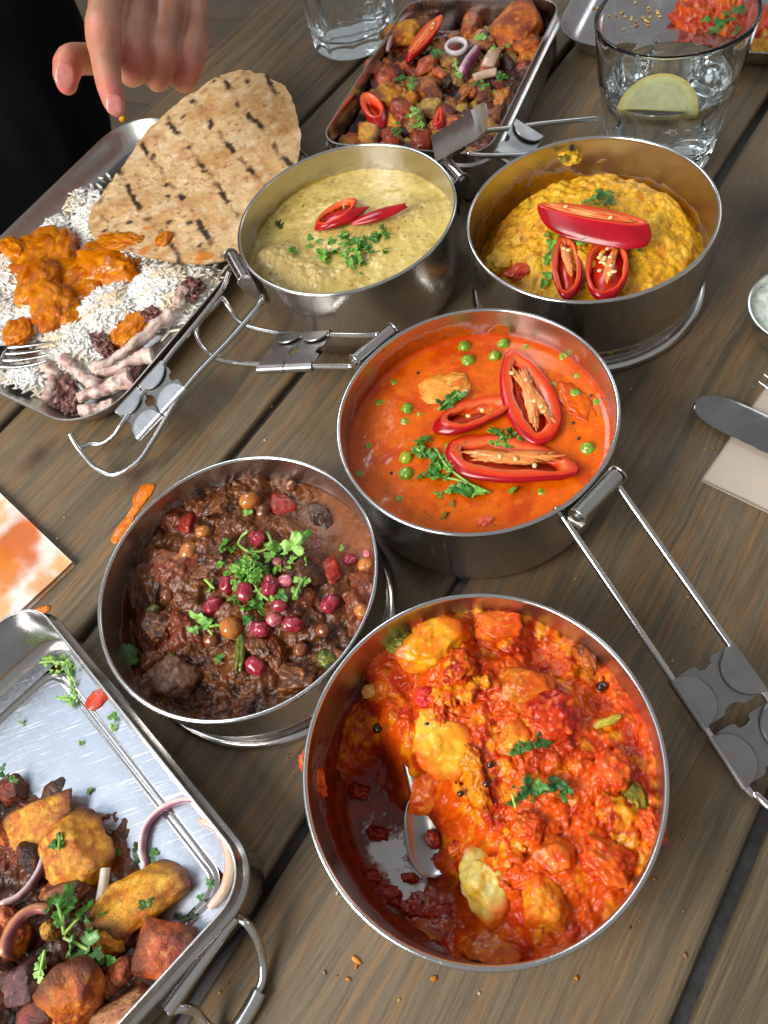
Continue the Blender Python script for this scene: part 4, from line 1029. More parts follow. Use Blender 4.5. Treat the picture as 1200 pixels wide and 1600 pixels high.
herbs('chopped_coriander', 'mound of chopped coriander in the middle of the pale curry', S1, [(520, 395, 26, 200), (560, 405, 26, 330), (540, 372, 24, 60), (585, 372, 24, 40), (505, 400, 24, 190), (570, 385, 20, 0), (600, 365, 16, 20), (548, 412, 22, 300)],
      scatter=[(545, 388, 26, 12, 34, 9, 18), (585, 368, 14, 7, 12, 8, 14)], stems=[[(538, 318), (537, 330)], [(530, 372), (545, 364)]], seed=12, pxcm=24, off=.1)
herbs('coriander_leaf', 'small coriander flake at the left of the pale curry mound', S1, [(458, 391, 18, 200)], seed=13, pxcm=24)
herbs('coriander_leaf', 'small coriander flake at the right of the pale curry mound', S1, [(603, 388, 12, 20), (484, 371, 14, 90)], seed=14, pxcm=24)
V, F, C = leaf_mesh(S1.on(436, 352, .15), .78, img_dir(436, 352, 60, 4), .5, .3, lobes=1, narrow=.55, cols=(srgb(62, 74, 16), srgb(92, 100, 26)), na=40)
tag(mk('curry_leaf', V, F, M_HERB, None, col=C), 'dark curry leaf standing at the left of the pale curry', 'leaf')

# ================================================================ in the brown stew
CHK = (srgb(196, 122, 50), srgb(166, 96, 34))
for i, (px, py, r_, lab) in enumerate([(390, 783, 17, 'plump chickpea at the far side of the brown stew'), (296, 862, 17, 'chickpea at the left of the brown stew, away from the herbs'), (361, 981, 18, 'chickpea at the front edge of the coriander in the brown stew'),
                                       (318, 832, 13, 'half covered chickpea left of the middle of the brown stew'), (571, 883, 13, 'chickpea at the right wall of the brown stew'), (565, 955, 12, 'chickpea low by the right wall of the brown stew'), (330, 1000, 12, 'sauce coated chickpea near the front left of the brown stew'), (470, 1015, 12, 'sauce coated chickpea at the front right of the brown stew'), (262, 930, 12, 'half hidden chickpea by the left wall of the brown stew'), (505, 985, 11, 'small chickpea right of the pomegranate cluster'), (455, 760, 11, 'small chickpea at the far wall of the brown stew'), (410, 800, 13, 'sauce coated bean beside the plump chickpea in the brown stew')]):
    cc_ = CHK if i < 6 else (srgb(140, 78, 40), srgb(110, 58, 28))
    P = S4.on(px, py, .05); bead('chickpea', lab, 'chickpea', P, np.array([1.08, .95, .9]) * r_ / 33, cc_[0], cc_[1], M_SEED, seed=i, group='chickpeas in the brown stew', level=4, amp=.07, rot=rotm(i))
POM = (srgb(132, 12, 34), srgb(186, 66, 84))
for i, (px, py, r_, lab) in enumerate([(403, 840, 17, 'dark pomegranate seed farthest back, framed by curled green stems'), (355, 913, 15, 'pomegranate seed at the upper left of the cluster'), (383, 924, 18, 'frosted pomegranate seed in the middle of the cluster'), (421, 916, 20, 'large red pomegranate seed at the right of the cluster'),
                                       (446, 908, 14, 'pale pomegranate seed tucked behind the large red one'), (334, 947, 18, 'pomegranate seed at the left end of the cluster'), (437, 946, 13, 'pomegranate seed right below the large red one'), (429, 968, 13, 'pinkish pomegranate seed low in the cluster'),
                                       (406, 983, 16, 'deep red pomegranate seed left of the lowest pair'), (458, 976, 17, 'bright magenta pomegranate seed at the lower right of the cluster'), (400, 1041, 18, 'lone pomegranate seed near the front of the brown stew'), (516, 944, 17, 'lone pomegranate seed at the right of the brown stew'),
                                       (547, 875, 13, 'pomegranate seed near the chickpea at the right wall'), (433, 878, 11, 'pale pink seed beside the big pale coriander leaf'), (573, 866, 8, 'small pink seed at the far right wall of the stew')]):
    a_, b_ = POM if i not in (4, 7, 13, 14) else (srgb(206, 100, 116), srgb(226, 140, 140))
    rr = np.random.RandomState(i); P = S4.on(px, py, .20 if i < 10 else .04)
    bead('pomegranate_seed', lab, 'pomegranate seed', P, np.array([1.12, .86, .82]) * r_ / 38, a_, b_, M_SEED, seed=i + 41, group='pomegranate seeds on the brown stew', level=4, amp=.10, rot=rotm(rr.rand() * 3, .4 * rr.randn(), .3 * rr.randn()), p=2.5)
BRC = (c['br'], c['brd'], c['brl'])
for i, (p1, p2, w_, th_, off, lab, cc_) in enumerate([((245, 905), (300, 880), 48, .75, .0, 'chunk of meat high on the left of the brown stew', (srgb(126, 56, 34), c['br'], c['brl'])), ((245, 1075), (290, 1035), 56, .8, .1, 'pale fibrous meat chunk at the front left of the brown stew', (srgb(126, 84, 60), srgb(96, 56, 36), srgb(150, 112, 84))),
                                               ((330, 1075), (350, 1050), 44, .6, .05, 'dark lump of meat right of the fibrous chunk', BRC), ((484, 815), (515, 800), 36, .45, .0, 'grey brown piece of meat at the far right of the stew', (srgb(70, 44, 32), c['brd'], c['br'])),
                                               ((400, 1000), (420, 1030), 32, .4, .0, 'meat piece just in front of the pomegranate cluster', BRC), ((430, 1010), (438, 1050), 22, .4, .1, 'curled strip of meat right of the lone front seed', (srgb(126, 66, 36), c['br'], c['brl'])),
                                               ((440, 1065), (500, 1055), 40, .5, -.05, 'flat meat chunk at the front of the brown stew', BRC), ((295, 800), (330, 780), 34, .45, -.05, 'meat lump at the far left of the brown stew', BRC), ((330, 800), (365, 770), 30, .45, .0, 'meat lump left of the plump chickpea', BRC),
                                               ((445, 880), (500, 900), 60, .7, -.1, 'large meat lump to the right of the herbs', (srgb(84, 46, 26), c['brd'], c['br'])), ((235, 960), (262, 1000), 46, .6, .0, 'dark glossy meat lump at the left wall of the stew', BRC), ((300, 900), (345, 890), 30, .4, .0, 'stringy meat piece left of the herbs', (srgb(126, 76, 42), c['br'], c['brl']))]):
    chunk('meat_chunk', lab, 'meat', S4, p1, p2, w_, th_, off - .15, cc_, M_STEW, planes=8, amp=.16, freq=2.4, seed=i + 3, level=5, group='meat pieces in the brown stew')
for i, (p1, p2, w_, lab) in enumerate([((425, 800), (452, 778), 36, 'tomato piece at the far side of the brown stew'), ((498, 905), (524, 880), 34, 'tomato piece right of the herbs in the brown stew'), ((280, 815), (302, 822), 24, 'tomato piece far left in the brown stew')]):
    chunk('tomato_piece', lab, 'tomato', S4, p1, p2, w_, .3, .02, (srgb(150, 36, 26), srgb(120, 40, 24), srgb(190, 70, 44)), M_TOM, planes=7, amp=.14, seed=i + 60, level=4, group='tomato pieces in the brown stew')
for i, (p1, p2, w_, lab) in enumerate([((380, 990), (372, 1048), 16, 'green pepper strip in front of the pomegranate cluster'), ((500, 1020), (520, 1040), 26, 'dark green pepper bit at the front right of the brown stew'), ((230, 960), (250, 950), 18, 'olive green pepper bit at the left wall of the brown stew'), ((275, 1010), (262, 1035), 12, 'curled green pepper skin beside the fibrous meat chunk')]):
    chunk('pepper_piece', lab, 'pepper', S4, p1, p2, w_, .22, .04, (srgb(96, 106, 24), srgb(60, 76, 18), srgb(150, 140, 60)), M_VEG, planes=0, amp=.2, seed=i + 70, level=4, group='green pepper pieces in the brown stew')
GL = (srgb(96, 156, 50), srgb(160, 206, 104)); GD = (srgb(40, 96, 24), srgb(86, 146, 44))
herbs('chopped_coriander', 'heap of chopped coriander under the pomegranate seeds on the brown stew', S4, [(375, 892, 34, 160), (345, 882, 20, 120), (330, 916, 28, 190), (400, 900, 30, 60), (405, 945, 34, 300), (440, 930, 28, 320), (385, 950, 26, 220), (430, 855, 34, 70), (420, 870, 26, 20)],
      stems=[[(372, 850), (385, 860), (405, 862), (425, 852), (418, 832)], [(372, 850), (378, 838), (388, 830)], [(320, 905), (335, 920)], [(388, 870), (402, 885)], [(395, 905), (405, 925), (420, 938)]], scatter=[(400, 895, 26, 20, 38, 12, 26), (400, 935, 24, 14, 18, 10, 22)], seed=20, off=.18, pxcm=33)
herbs('coriander_leaf', 'large pale coriander leaf at the far right of the herb heap', S4, [(460, 852, 44, 60), (472, 838, 32, 30), (458, 872, 26, 250), (446, 862, 28, 170)], seed=21, off=.42, cols=GL, pxcm=33)
herbs('coriander_sprig', 'pale coriander sprig with its stem at the left front of the herb heap', S4, [(312, 966, 36, 130), (324, 972, 24, 250), (304, 984, 20, 180), (340, 978, 22, 350)], stems=[[(292, 982), (320, 980), (345, 976)], [(318, 972), (332, 992)]], seed=22, off=.2, cols=GL, pxcm=33)
herbs('coriander_sprig', 'pair of pale coriander stalks right of the herb heap', S4, [(468, 905, 26, 60), (462, 925, 24, 260), (476, 910, 20, 20)], stems=[[(462, 932), (468, 915), (480, 900)]], seed=23, off=.3, cols=GL, pxcm=33)
herbs('coriander_leaf', 'single coriander leaf in front of the chickpea in the brown stew', S4, [(341, 1028, 26, 20)], seed=24, off=.2, cols=GD, pxcm=33)
herbs('coriander_leaf', 'small coriander leaf between the two far chickpeas', S4, [(386, 801, 20, 10)], seed=25, off=.2, cols=GL, pxcm=33)
herbs('coriander_leaf', 'tiny coriander leaf near the seed at the right wall of the stew', S4, [(534, 857, 13, 80)], seed=26, off=.1, cols=GL, pxcm=33)
herbs('coriander_leaf', 'coriander stalk tip in the upper left of the herb heap', S4, [(348, 858, 20, 120), (360, 856, 16, 40)], seed=28, off=.2, cols=GD, pxcm=33)
V, F, C = leaf_mesh(at(205, 1030, 2.6), .95, img_dir(205, 1030, 120, 2.6), .8, -.4, lobes=1, narrow=.55, cols=(srgb(76, 110, 50), srgb(106, 140, 70)), na=40)
tag(mk('bay_leaf', V, F, M_HERB, None, col=C), 'green leaf leaning on the shaded left wall of the brown stew bowl', 'leaf')

# ================================================================ in the tomato and potato curry
TM = (c['tom'], c['tomd'], c['toml']); PT = (c['pot'], srgb(226, 130, 34), c['potl'])
for i, (nm, p1, p2, w_, th_, off, cc_, pl, lab, cat) in enumerate([
    ('potato_piece', (648, 1034), (706, 982), 70, .85, .1, (srgb(234, 156, 26), srgb(226, 120, 14), srgb(240, 186, 50)), 8, 'orange potato chunk at the far left of the tomato curry', 'potato'),
    ('potato_piece', (662, 1120), (712, 1192), 66, .65, .15, (srgb(236, 176, 46), srgb(232, 150, 34), srgb(244, 206, 96)), 7, 'bright yellow potato chunk left of the middle of the tomato curry', 'potato'),
    ('potato_piece', (725, 1365), (800, 1385), 92, 1.15, -.45, (srgb(218, 196, 104), srgb(212, 160, 50), srgb(228, 214, 150)), 8, 'pale broken potato chunk beside the bare bowl floor', 'potato'),
    ('potato_piece', (730, 1480), (815, 1470), 62, .9, -.25, (srgb(196, 96, 26), srgb(176, 60, 18), srgb(216, 140, 40)), 8, 'sauce soaked potato chunk at the very front of the tomato curry', 'potato'),
    ('potato_piece', (740, 980), (815, 975), 46, .6, .1, (srgb(232, 110, 30), srgb(214, 66, 22), srgb(240, 150, 50)), 8, 'orange potato chunk at the far middle of the tomato curry', 'potato'),
    ('potato_piece', (785, 1060), (850, 1085), 52, .55, .05, (srgb(206, 116, 30), srgb(190, 80, 20), srgb(226, 150, 50)), 8, 'brownish potato chunk beyond the dark red tomato', 'potato'),
    ('potato_piece', (792, 1140), (815, 1175), 42, .4, .1, (srgb(226, 150, 40), srgb(214, 110, 30), srgb(240, 180, 70)), 8, 'small yellow potato chunk in the middle of the tomato curry', 'potato'),
    ('tomato_piece', (830, 1135), (900, 1105), 76, .55, .1, (srgb(170, 24, 14), srgb(204, 60, 16), srgb(222, 96, 30)), 0, 'large dark red tomato piece in the middle of the tomato curry', 'tomato'),
    ('tomato_piece', (650, 1095), (680, 1085), 30, .3, .25, (srgb(206, 30, 34), srgb(220, 60, 50), srgb(226, 90, 60)), 0, 'small bright red tomato bit left of the yellow potato', 'tomato'),
    ('tomato_piece', (690, 1050), (740, 1035), 56, .5, .1, TM, 0, 'red tomato lump behind the yellow potato chunk', 'tomato'),
    ('tomato_piece', (700, 1330), (735, 1320), 30, .3, -.1, TM, 0, 'small tomato lump above the pale broken potato', 'tomato'),
    ('tomato_piece', (905, 1320), (985, 1370), 66, .75, .1, (srgb(196, 56, 12), srgb(216, 90, 16), srgb(226, 110, 24)), 0, 'ridged red tomato chunk at the front right of the curry', 'tomato'),
    ('tomato_piece', (800, 1290), (850, 1300), 50, .5, .1, (srgb(218, 76, 16), srgb(226, 106, 24), srgb(200, 54, 16)), 0, 'round tomato lump behind the pale broken potato', 'tomato'),
    ('tomato_piece', (1000, 1300), (1035, 1285), 62, .6, .1, (srgb(222, 90, 30), srgb(206, 60, 16), srgb(236, 120, 50)), 0, 'tomato lump pressed to the right wall of the curry bowl', 'tomato'),
    ('potato_piece', (820, 1410), (885, 1420), 70, .8, .0, (srgb(226, 130, 26), srgb(214, 80, 14), srgb(236, 160, 40)), 8, 'sauce covered potato chunk at the front, right of the pale one', 'potato'),
    ('potato_piece', (845, 1325), (885, 1350), 50, .55, .1, (srgb(222, 110, 30), srgb(206, 70, 24), srgb(232, 140, 44)), 8, 'orange potato lump left of the ridged tomato chunk', 'potato'),
    ('tomato_piece', (930, 1195), (985, 1210), 60, .5, .05, (srgb(222, 96, 30), srgb(206, 60, 22), srgb(236, 120, 40)), 0, 'tomato lump beyond the green pepper at the right of the curry', 'tomato'),
    ('pepper_piece', (985, 1225), (1000, 1285), 38, .4, .15, (srgb(112, 106, 18), srgb(150, 120, 24), srgb(90, 96, 20)), 0, 'olive green pepper piece at the right wall of the curry bowl', 'pepper'),
    ('pepper_piece', (602, 1008), (650, 1003), 30, .35, .2, (srgb(130, 130, 34), srgb(160, 160, 60), srgb(100, 110, 24)), 0, 'glossy green pepper ring at the far left of the tomato curry', 'pepper'),
    ('pepper_piece', (930, 1135), (968, 1120), 12, .16, .25, (srgb(180, 160, 40), srgb(200, 180, 70), srgb(150, 120, 30)), 0, 'thin yellow green stalk at the upper right of the tomato curry', 'pepper'),
    ('cashew', (566, 1082), (592, 1078), 20, .22, .2, (srgb(226, 180, 90), srgb(230, 150, 60), srgb(236, 200, 120)), 0, 'pale seed at the far left of the tomato curry', 'nut'),
    ('potato_piece', (655, 1215), (690, 1260), 60, .7, -.1, (srgb(214, 96, 26), srgb(196, 56, 16), srgb(230, 130, 40)), 8, 'potato lump on the slope above the bare bowl floor', 'potato'),
    ('tomato_piece', (478, 1175), (500, 1245), 30, .55, .3, (srgb(226, 96, 34), srgb(200, 60, 20), srgb(236, 130, 50)), 0, 'smear of tomato curry stuck to the left wall of the bowl', 'tomato'),
    ('tomato_piece', (900, 1010), (930, 1050), 26, .35, .2, (srgb(170, 80, 20), srgb(120, 60, 16), srgb(206, 120, 30)), 0, 'browned smear of curry clinging to the far right wall', 'tomato')]):
    if nm == 'tomato_piece' and i in (22,):
        S_ = Flat(3.4)
    elif i == 23: S_ = Flat(3.7)
    else: S_ = S5
    chunk(nm, lab, cat, S_, p1, p2, w_, th_, off - .12, cc_, M_TOM if nm != 'pepper_piece' else M_VEG, planes=pl, amp=.10 if pl else .22, freq=2.3, seed=i + 90, level=5, edge=srgb(216, 84, 10) if cat == 'potato' else None, group={'potato': 'potato pieces in the tomato curry', 'tomato': 'tomato pieces in the tomato curry'}.get(cat))
herbs('chopped_coriander', 'dark coriander leaf on the middle of the tomato curry', S5, [(825, 1163, 40, 20), (845, 1158, 30, 340), (808, 1172, 26, 210)], seed=31, off=.25, cols=(srgb(30, 66, 24), srgb(70, 120, 44)), pxcm=38)
herbs('chopped_coriander', 'cluster of dark coriander leaves near the middle of the tomato curry', S5, [(826, 1232, 36, 100), (868, 1225, 36, 350), (880, 1240, 26, 300), (845, 1228, 24, 0), (812, 1245, 20, 230), (800, 1255, 18, 200)], seed=32, off=.25, cols=(srgb(34, 74, 28), srgb(80, 136, 60)), scatter=[(830, 1240, 26, 12, 8, 8, 16)], stems=[[(800, 1240), (806, 1262)]], pxcm=38)
for i, (px, py, lab) in enumerate([(720, 1240, 'black pepper seed below the yellow potato in the tomato curry'), (766, 1195, 'black seed left of the upper coriander leaf in the tomato curry'), (700, 1205, 'dark seed close to the yellow potato in the tomato curry'), (668, 1133, 'black speck on the yellow potato chunk'), (590, 1138, 'charred bit at the left of the tomato curry'), (940, 1072, 'charred seed near the far right wall of the tomato curry'), (760, 1225, 'black seed between the two coriander patches in the tomato curry')]):
    bead('black_seed', lab, 'seed', S5.on(px, py, .20), np.array([.14, .13, .12]) * (1.6 if i in (4, 5) else 1), srgb(24, 16, 14), srgb(44, 28, 20), M_SEED, seed=i, group='black seeds in the tomato curry', level=3, amp=.15)
# a spoon left in the hollow
sp0 = at(655, 1195, 1.5); sp1 = at(662, 1280, .8); sp2 = at(690, 1345, .75)
sd = unit(sp2 - sp0); sn = unit(np.cross(sd, [0, 0, 1]))
spoon = thing('serving_spoon', 'steel spoon lying in the scooped hollow, its neck buried in the tomato curry', 'spoon', tuple(sp1))
V = []; ns_, nt_ = 26, 15
for side in (0, 1):
    for i in range(ns_):
        t_ = i / (ns_ - 1); P = sp1 + sd * (-1.0 + 3.4 * t_); w_ = 1.05 * math.sqrt(max(.003, 1 - abs(2 * t_ - 1.0) ** 2.4)) * (.75 + .3 * t_)
        for j in range(nt_):
            s_ = -1 + 2 * j / (nt_ - 1); dep = .42 * (1 - s_ * s_) * math.sin(math.pi * min(max(t_, 0), 1)) ** .7
            V.append(P + sn * w_ * s_ + np.array([0, 0, .42 - dep - .09 * side]))
n1 = ns_ * nt_; F = [list(f) for f in gridfaces(ns_, nt_)] + [list(f)[::-1] for f in gridfaces(ns_, nt_, off=n1)]
bd = [i * nt_ for i in range(ns_)] + [(ns_ - 1) * nt_ + j for j in range(1, nt_)] + [i * nt_ + nt_ - 1 for i in range(ns_ - 2, -1, -1)] + [j for j in range(nt_ - 2, 0, -1)]
F += [[bd[i], bd[i] + n1, bd[(i + 1) % len(bd)] + n1, bd[(i + 1) % len(bd)]] for i in range(len(bd))]
mk('spoon_bowl', V, F, STEEL_DK, spoon)
V, F = sweep([sp1 - sd * .8 + [0, 0, .30], sp1 - sd * 1.8 + [0, 0, .55], sp1 - sd * 2.6 + [0, 0, .7], sp1 - sd * 3.4 + [0, 0, .8]], [.36, .30, .28, .28], 12, n=20, ax=1, bx=.4)
mk('spoon_neck', V, F, STEEL_DK, spoon)
chunk('sauce_clot', 'puddle of red sauce sitting in the bowl of the spoon', 'sauce', Flat(1.0), (668, 1300), (684, 1325), 22, .16, 0, (srgb(150, 44, 10), srgb(120, 26, 6), srgb(190, 70, 16)), M_TOM, planes=0, amp=.25, seed=160, level=4)
# crumbs of curry on the bare floor of the bowl
for i, (px, py, s_) in enumerate([(590, 1300, 16), (640, 1370, 12), (575, 1370, 20), (600, 1400, 26), (650, 1420, 24), (690, 1430, 30), (560, 1235, 16), (690, 1340, 16)]):
    chunk('sauce_crumb', ['clot of red sauce highest on the bare floor of the nearest bowl, against the slope', 'clot of red sauce in the middle of the bare bowl floor', 'clot of red sauce by the left wall of the nearest bowl', 'large clot of red sauce at the front left of the bare floor', 'flat clot of red sauce at the front of the bare bowl floor', 'widest clot of red sauce, beside the foot of the pale broken potato', 'clot of red sauce high against the far left wall above the bare floor', 'clot of red sauce just left of the pale broken potato'][i], 'sauce', Flat(.42), (px - s_, py), (px + s_, py + 4), s_ * 1.4, .14 + s_ * .006, 0, (srgb(150, 34, 14), srgb(120, 20, 8), srgb(190, 60, 20)), M_TOM, planes=0, amp=.35, seed=i + 130, level=4, group='clots of sauce on the floor of the nearest bowl')

# ================================================================ food on the trays and the plate
def rect_food(name, label, cat, fr, hx, hy, r, f, colf, mat, nr=110, per=420, kind=None):
    Q = rrect(hx, hy, r); d = np.r_[0, np.cumsum(np.linalg.norm(np.diff(np.vstack([Q, Q[:1]]), axis=0), axis=1))]
    s = np.linspace(0, d[-1], per, endpoint=False); Qc = np.vstack([Q, Q[:1]])
    O = np.column_stack([np.interp(s, d, Qc[:, 0]), np.interp(s, d, Qc[:, 1])])
    t = np.linspace(0.0, 1, nr)
    L = t[:, None, None] * O[None]; W = fr(np.column_stack([L.reshape(-1, 2), np.zeros(nr * per)]))
    X, Y = W[:, 0], W[:, 1]; Z = f(X, Y); V = np.column_stack([X, Y, Z]); C = colf(X, Y, Z)
    o = mk(name, V, gridfaces(nr, per, False, True), mat, None, col=C, origin=(fr.o[0], fr.o[1], .4)); tag(o, label, cat, kind=kind); return o
def gauss_px(lst, z):
    G = [(at(a, b, z)[:2], s, h) for a, b, s, h in lst]
    def f(X, Y):
        m = 0; nz = 1 + .28 * n2(X, Y, .45, 50, 4)
        for p, s, h in G: m = np.maximum(m, h * np.exp(-(((X - p[0]) ** 2 + (Y - p[1]) ** 2) * nz / (s * s)) ** 1.2))
        return m
    return f
POTC = (srgb(220, 144, 20), srgb(190, 96, 16), srgb(234, 176, 50)); EDG = srgb(92, 36, 12)
POTR = (srgb(200, 96, 46), srgb(156, 60, 30), srgb(226, 140, 80)); POTO = (srgb(216, 112, 24), srgb(160, 60, 20), srgb(236, 150, 50)); DKB = (srgb(70, 34, 22), srgb(40, 20, 14), srgb(120, 66, 36))
# --- large tray, near left corner
gt1 = gauss_px([(-40, 1400, 3.4, 1.0), (40, 1420, 2.6, 1.2), (60, 1520, 3.4, 1.7), (150, 1530, 2.6, 1.2), (100, 1440, 2.0, 1.1), (10, 1600, 5.0, 1.8), (150, 1450, 1.4, .8), (220, 1530, 1.5, .6), (-60, 1500, 6, 1.6)], 1.2)
def ft1(X, Y):
    g = gt1(X, Y); a = sstep(.1, .9, g); d1, _, i = worley(X + .3 * n2(X, Y, 1, 3), Y, 1.5, 7); e1, _, j = worley(X, Y, .6, 8)
    return .22 + g * .70 + a * (.4 * (1 - d1 * d1) * i + .2 * (1 - e1 * e1) * j + .16 * n2(X, Y, 1.5, 51))
def ct1(X, Y, Z):
    C = mixc(srgb(92, 48, 20), srgb(44, 24, 12), sstep(-.2, .5, n2(X, Y, 1, 52))); d1, _, i = worley(X, Y, 1.2, 7)
    C = mixc(C, srgb(130, 60, 26), sstep(.6, .9, i) * .8); return mixc(C, srgb(96, 34, 30), sstep(.2, .8, n2(X, Y, 1.4, 53)) * .6)
T1 = Surf(lambda x, y: np.maximum(ft1(x, y), .46)); rect_food('roast_vegetables', 'dark sauced roast vegetables heaped at the near end of the large tray', 'vegetables', TF1, HX - .5, HY - .5, 2, ft1, ct1, M_STEW, 130, 460)
for i, (nm, p1, p2, w_, th_, off, cc_, pl, lab, cat, roll) in enumerate([
    ('potato_piece', (2, 1244), (36, 1228), 34, .7, .3, (srgb(130, 46, 26), srgb(90, 34, 20), srgb(170, 80, 40)), 8, 'dark red crisp potato at the left edge of the large tray', 'potato', 0),
    ('potato_piece', (22, 1312), (104, 1262), 62, .8, .5, POTC, 9, 'golden potato wedge with a charred green side at the left of the large tray', 'potato', .3),
    ('potato_piece', (82, 1372), (152, 1300), 88, 1.1, .7, POTC, 10, 'largest golden brown potato chunk in the large tray, with a herb on its corner', 'potato', .2),
    ('potato_piece', (158, 1420), (266, 1388), 84, 1.0, .7, (srgb(232, 160, 22), srgb(206, 116, 20), srgb(240, 190, 60)), 9, 'bright yellow potato wedge with a coriander flake on its face', 'potato', -.2),
    ('potato_piece', (226, 1512), (284, 1448), 84, 1.1, .7, POTR, 9, 'reddish crusted potato chunk against the rim of the large tray', 'potato', .1),
    ('potato_piece', (104, 1600), (132, 1508), 78, 1.2, 1.2, POTO, 9, 'orange glazed potato chunk at the bottom edge of the picture', 'potato', .3),
    ('potato_piece', (68, 1398), (134, 1392), 36, .6, .5, (srgb(150, 84, 46), srgb(110, 50, 30), srgb(190, 120, 60)), 8, 'brown potato piece just in front of the largest golden chunk', 'potato', 0),
    ('potato_piece', (146, 1462), (188, 1476), 34, .6, .5, POTC, 8, 'small yellow potato piece in front of the bright yellow wedge', 'potato', 0),
    ('potato_piece', (6, 1480), (44, 1450), 40, .6, .8, POTO, 8, 'orange potato piece under the curled onion at the left of the large tray', 'potato', 0),
    ('mushroom_piece', (22, 1560), (66, 1515), 50, .9, .8, (srgb(100, 56, 60), srgb(60, 34, 34), srgb(150, 96, 90)), 8, 'purplish brown mushroom piece low in the near left corner', 'mushroom', 0),
    ('mushroom_piece', (150, 1600), (225, 1560), 40, .6, .3, (srgb(196, 140, 90), srgb(160, 96, 56), srgb(120, 66, 36)), 7, 'beige slice at the bottom of the picture beside the tray rim', 'mushroom', 0),
    ('potato_piece', (180, 1530), (198, 1500), 26, .5, .6, POTR, 7, 'small brown potato bit left of the reddish crusted chunk', 'potato', 0),
    ('tomato_piece', (68, 1462), (92, 1444), 28, .5, 1.1, (srgb(196, 140, 20), srgb(150, 100, 16), srgb(220, 170, 50)), 0, 'shiny yellow tomato bit inside the curled onion', 'tomato', 0),
    ('potato_piece', (-8, 1310), (8, 1290), 50, .7, .4, POTR, 8, 'brown potato piece cut off by the left edge of the picture', 'potato', 0),
    ('mushroom_piece', (30, 1600), (84, 1580), 44, .7, .9, (srgb(150, 60, 40), srgb(100, 40, 30), srgb(90, 40, 30)), 8, 'dark red glazed piece at the bottom left of the picture', 'mushroom', 0),
    ('potato_piece', (40, 1350), (66, 1330), 40, .6, .4, DKB, 8, 'dark browned piece between the two far golden potatoes', 'potato', 0),
    ('potato_piece', (4, 1440), (24, 1425), 36, .6, .5, POTR, 8, 'reddish piece behind the curled onion at the left edge', 'potato', 0),
    ('mushroom_piece', (118, 1500), (140, 1490), 34, .6, .5, (srgb(90, 50, 30), srgb(56, 30, 18), srgb(140, 90, 50)), 7, 'dark brown piece under the front coriander sprig', 'mushroom', 0),
    ('mushroom_piece', (10, 1540), (30, 1520), 40, .7, .6, (srgb(70, 40, 26), srgb(40, 24, 16), srgb(120, 70, 40)), 7, 'blackened piece at the left edge below the curled onion', 'mushroom', 0),
    ('potato_piece', (165, 1540), (190, 1530), 30, .6, .4, (srgb(176, 90, 40), srgb(120, 50, 24), srgb(200, 120, 60)), 7, 'brown piece between the glazed chunk and the reddish crusted chunk', 'potato', 0),
    ('potato_piece', (182, 1440), (205, 1470), 30, .5, .2, (srgb(190, 140, 96), srgb(150, 100, 60), srgb(210, 160, 110)), 7, 'pale brown potato piece behind the reddish crusted chunk', 'potato', 0)]):
    chunk(nm, lab, cat, T1, p1, p2, w_, th_, off - .25, cc_, M_ROAST, planes=pl, amp=.07, freq=2.4, seed=i + 200, level=5, edge=EDG, group={'potato': 'roast potato pieces on the large tray', 'mushroom': 'dark roasted pieces on the large tray'}.get(cat), roll=roll)
bead('pepper_skin', 'scrap of red pepper skin stuck to the far floor of the large tray', 'pepper', T1.on(150, 1093, .06), (.62, .45, .07), srgb(176, 40, 24), srgb(206, 80, 40), M_VEG, seed=2, rot=rotm(.4), level=4, amp=.2)
arc_ring('large open onion ring curving over the bare floor of the large tray', 'onion_slice', 'onion', [(228, 1353), (222, 1327), (228, 1293), (249, 1267), (283, 1251), (322, 1250)], .24, .15, T1, .22, group='red onion slices on the large tray')
arc_ring('thick pink onion strip along the rounded corner of the large tray', 'onion_slice', 'onion', [(313, 1282), (340, 1296), (355, 1322), (358, 1357), (350, 1390), (328, 1418)], .30, .20, T1, .22, cols=(srgb(232, 200, 172), srgb(196, 110, 130)), group='red onion slices on the large tray')
arc_ring('glazed onion strip curled around the shiny yellow tomato bit', 'onion_slice', 'onion', [(8, 1494), (14, 1463), (32, 1434), (56, 1420), (80, 1421)], .34, .22, T1, 1.15, cols=(srgb(190, 130, 90), srgb(150, 80, 96)), group='red onion slices on the large tray')
arc_ring('purple edged onion strip left of the largest golden potato', 'onion_slice', 'onion', [(0, 1414), (34, 1398), (60, 1366), (72, 1335)], .26, .16, T1, .5, cols=(srgb(206, 180, 186), srgb(100, 40, 80)), group='red onion slices on the large tray')
arc_ring('short white onion stick between the two largest potatoes', 'onion_slice', 'onion', [(165, 1356), (162, 1380), (157, 1408)], .24, .2, T1, .7, cols=(srgb(222, 212, 196), srgb(206, 190, 180)), group='red onion slices on the large tray', r_end=1)
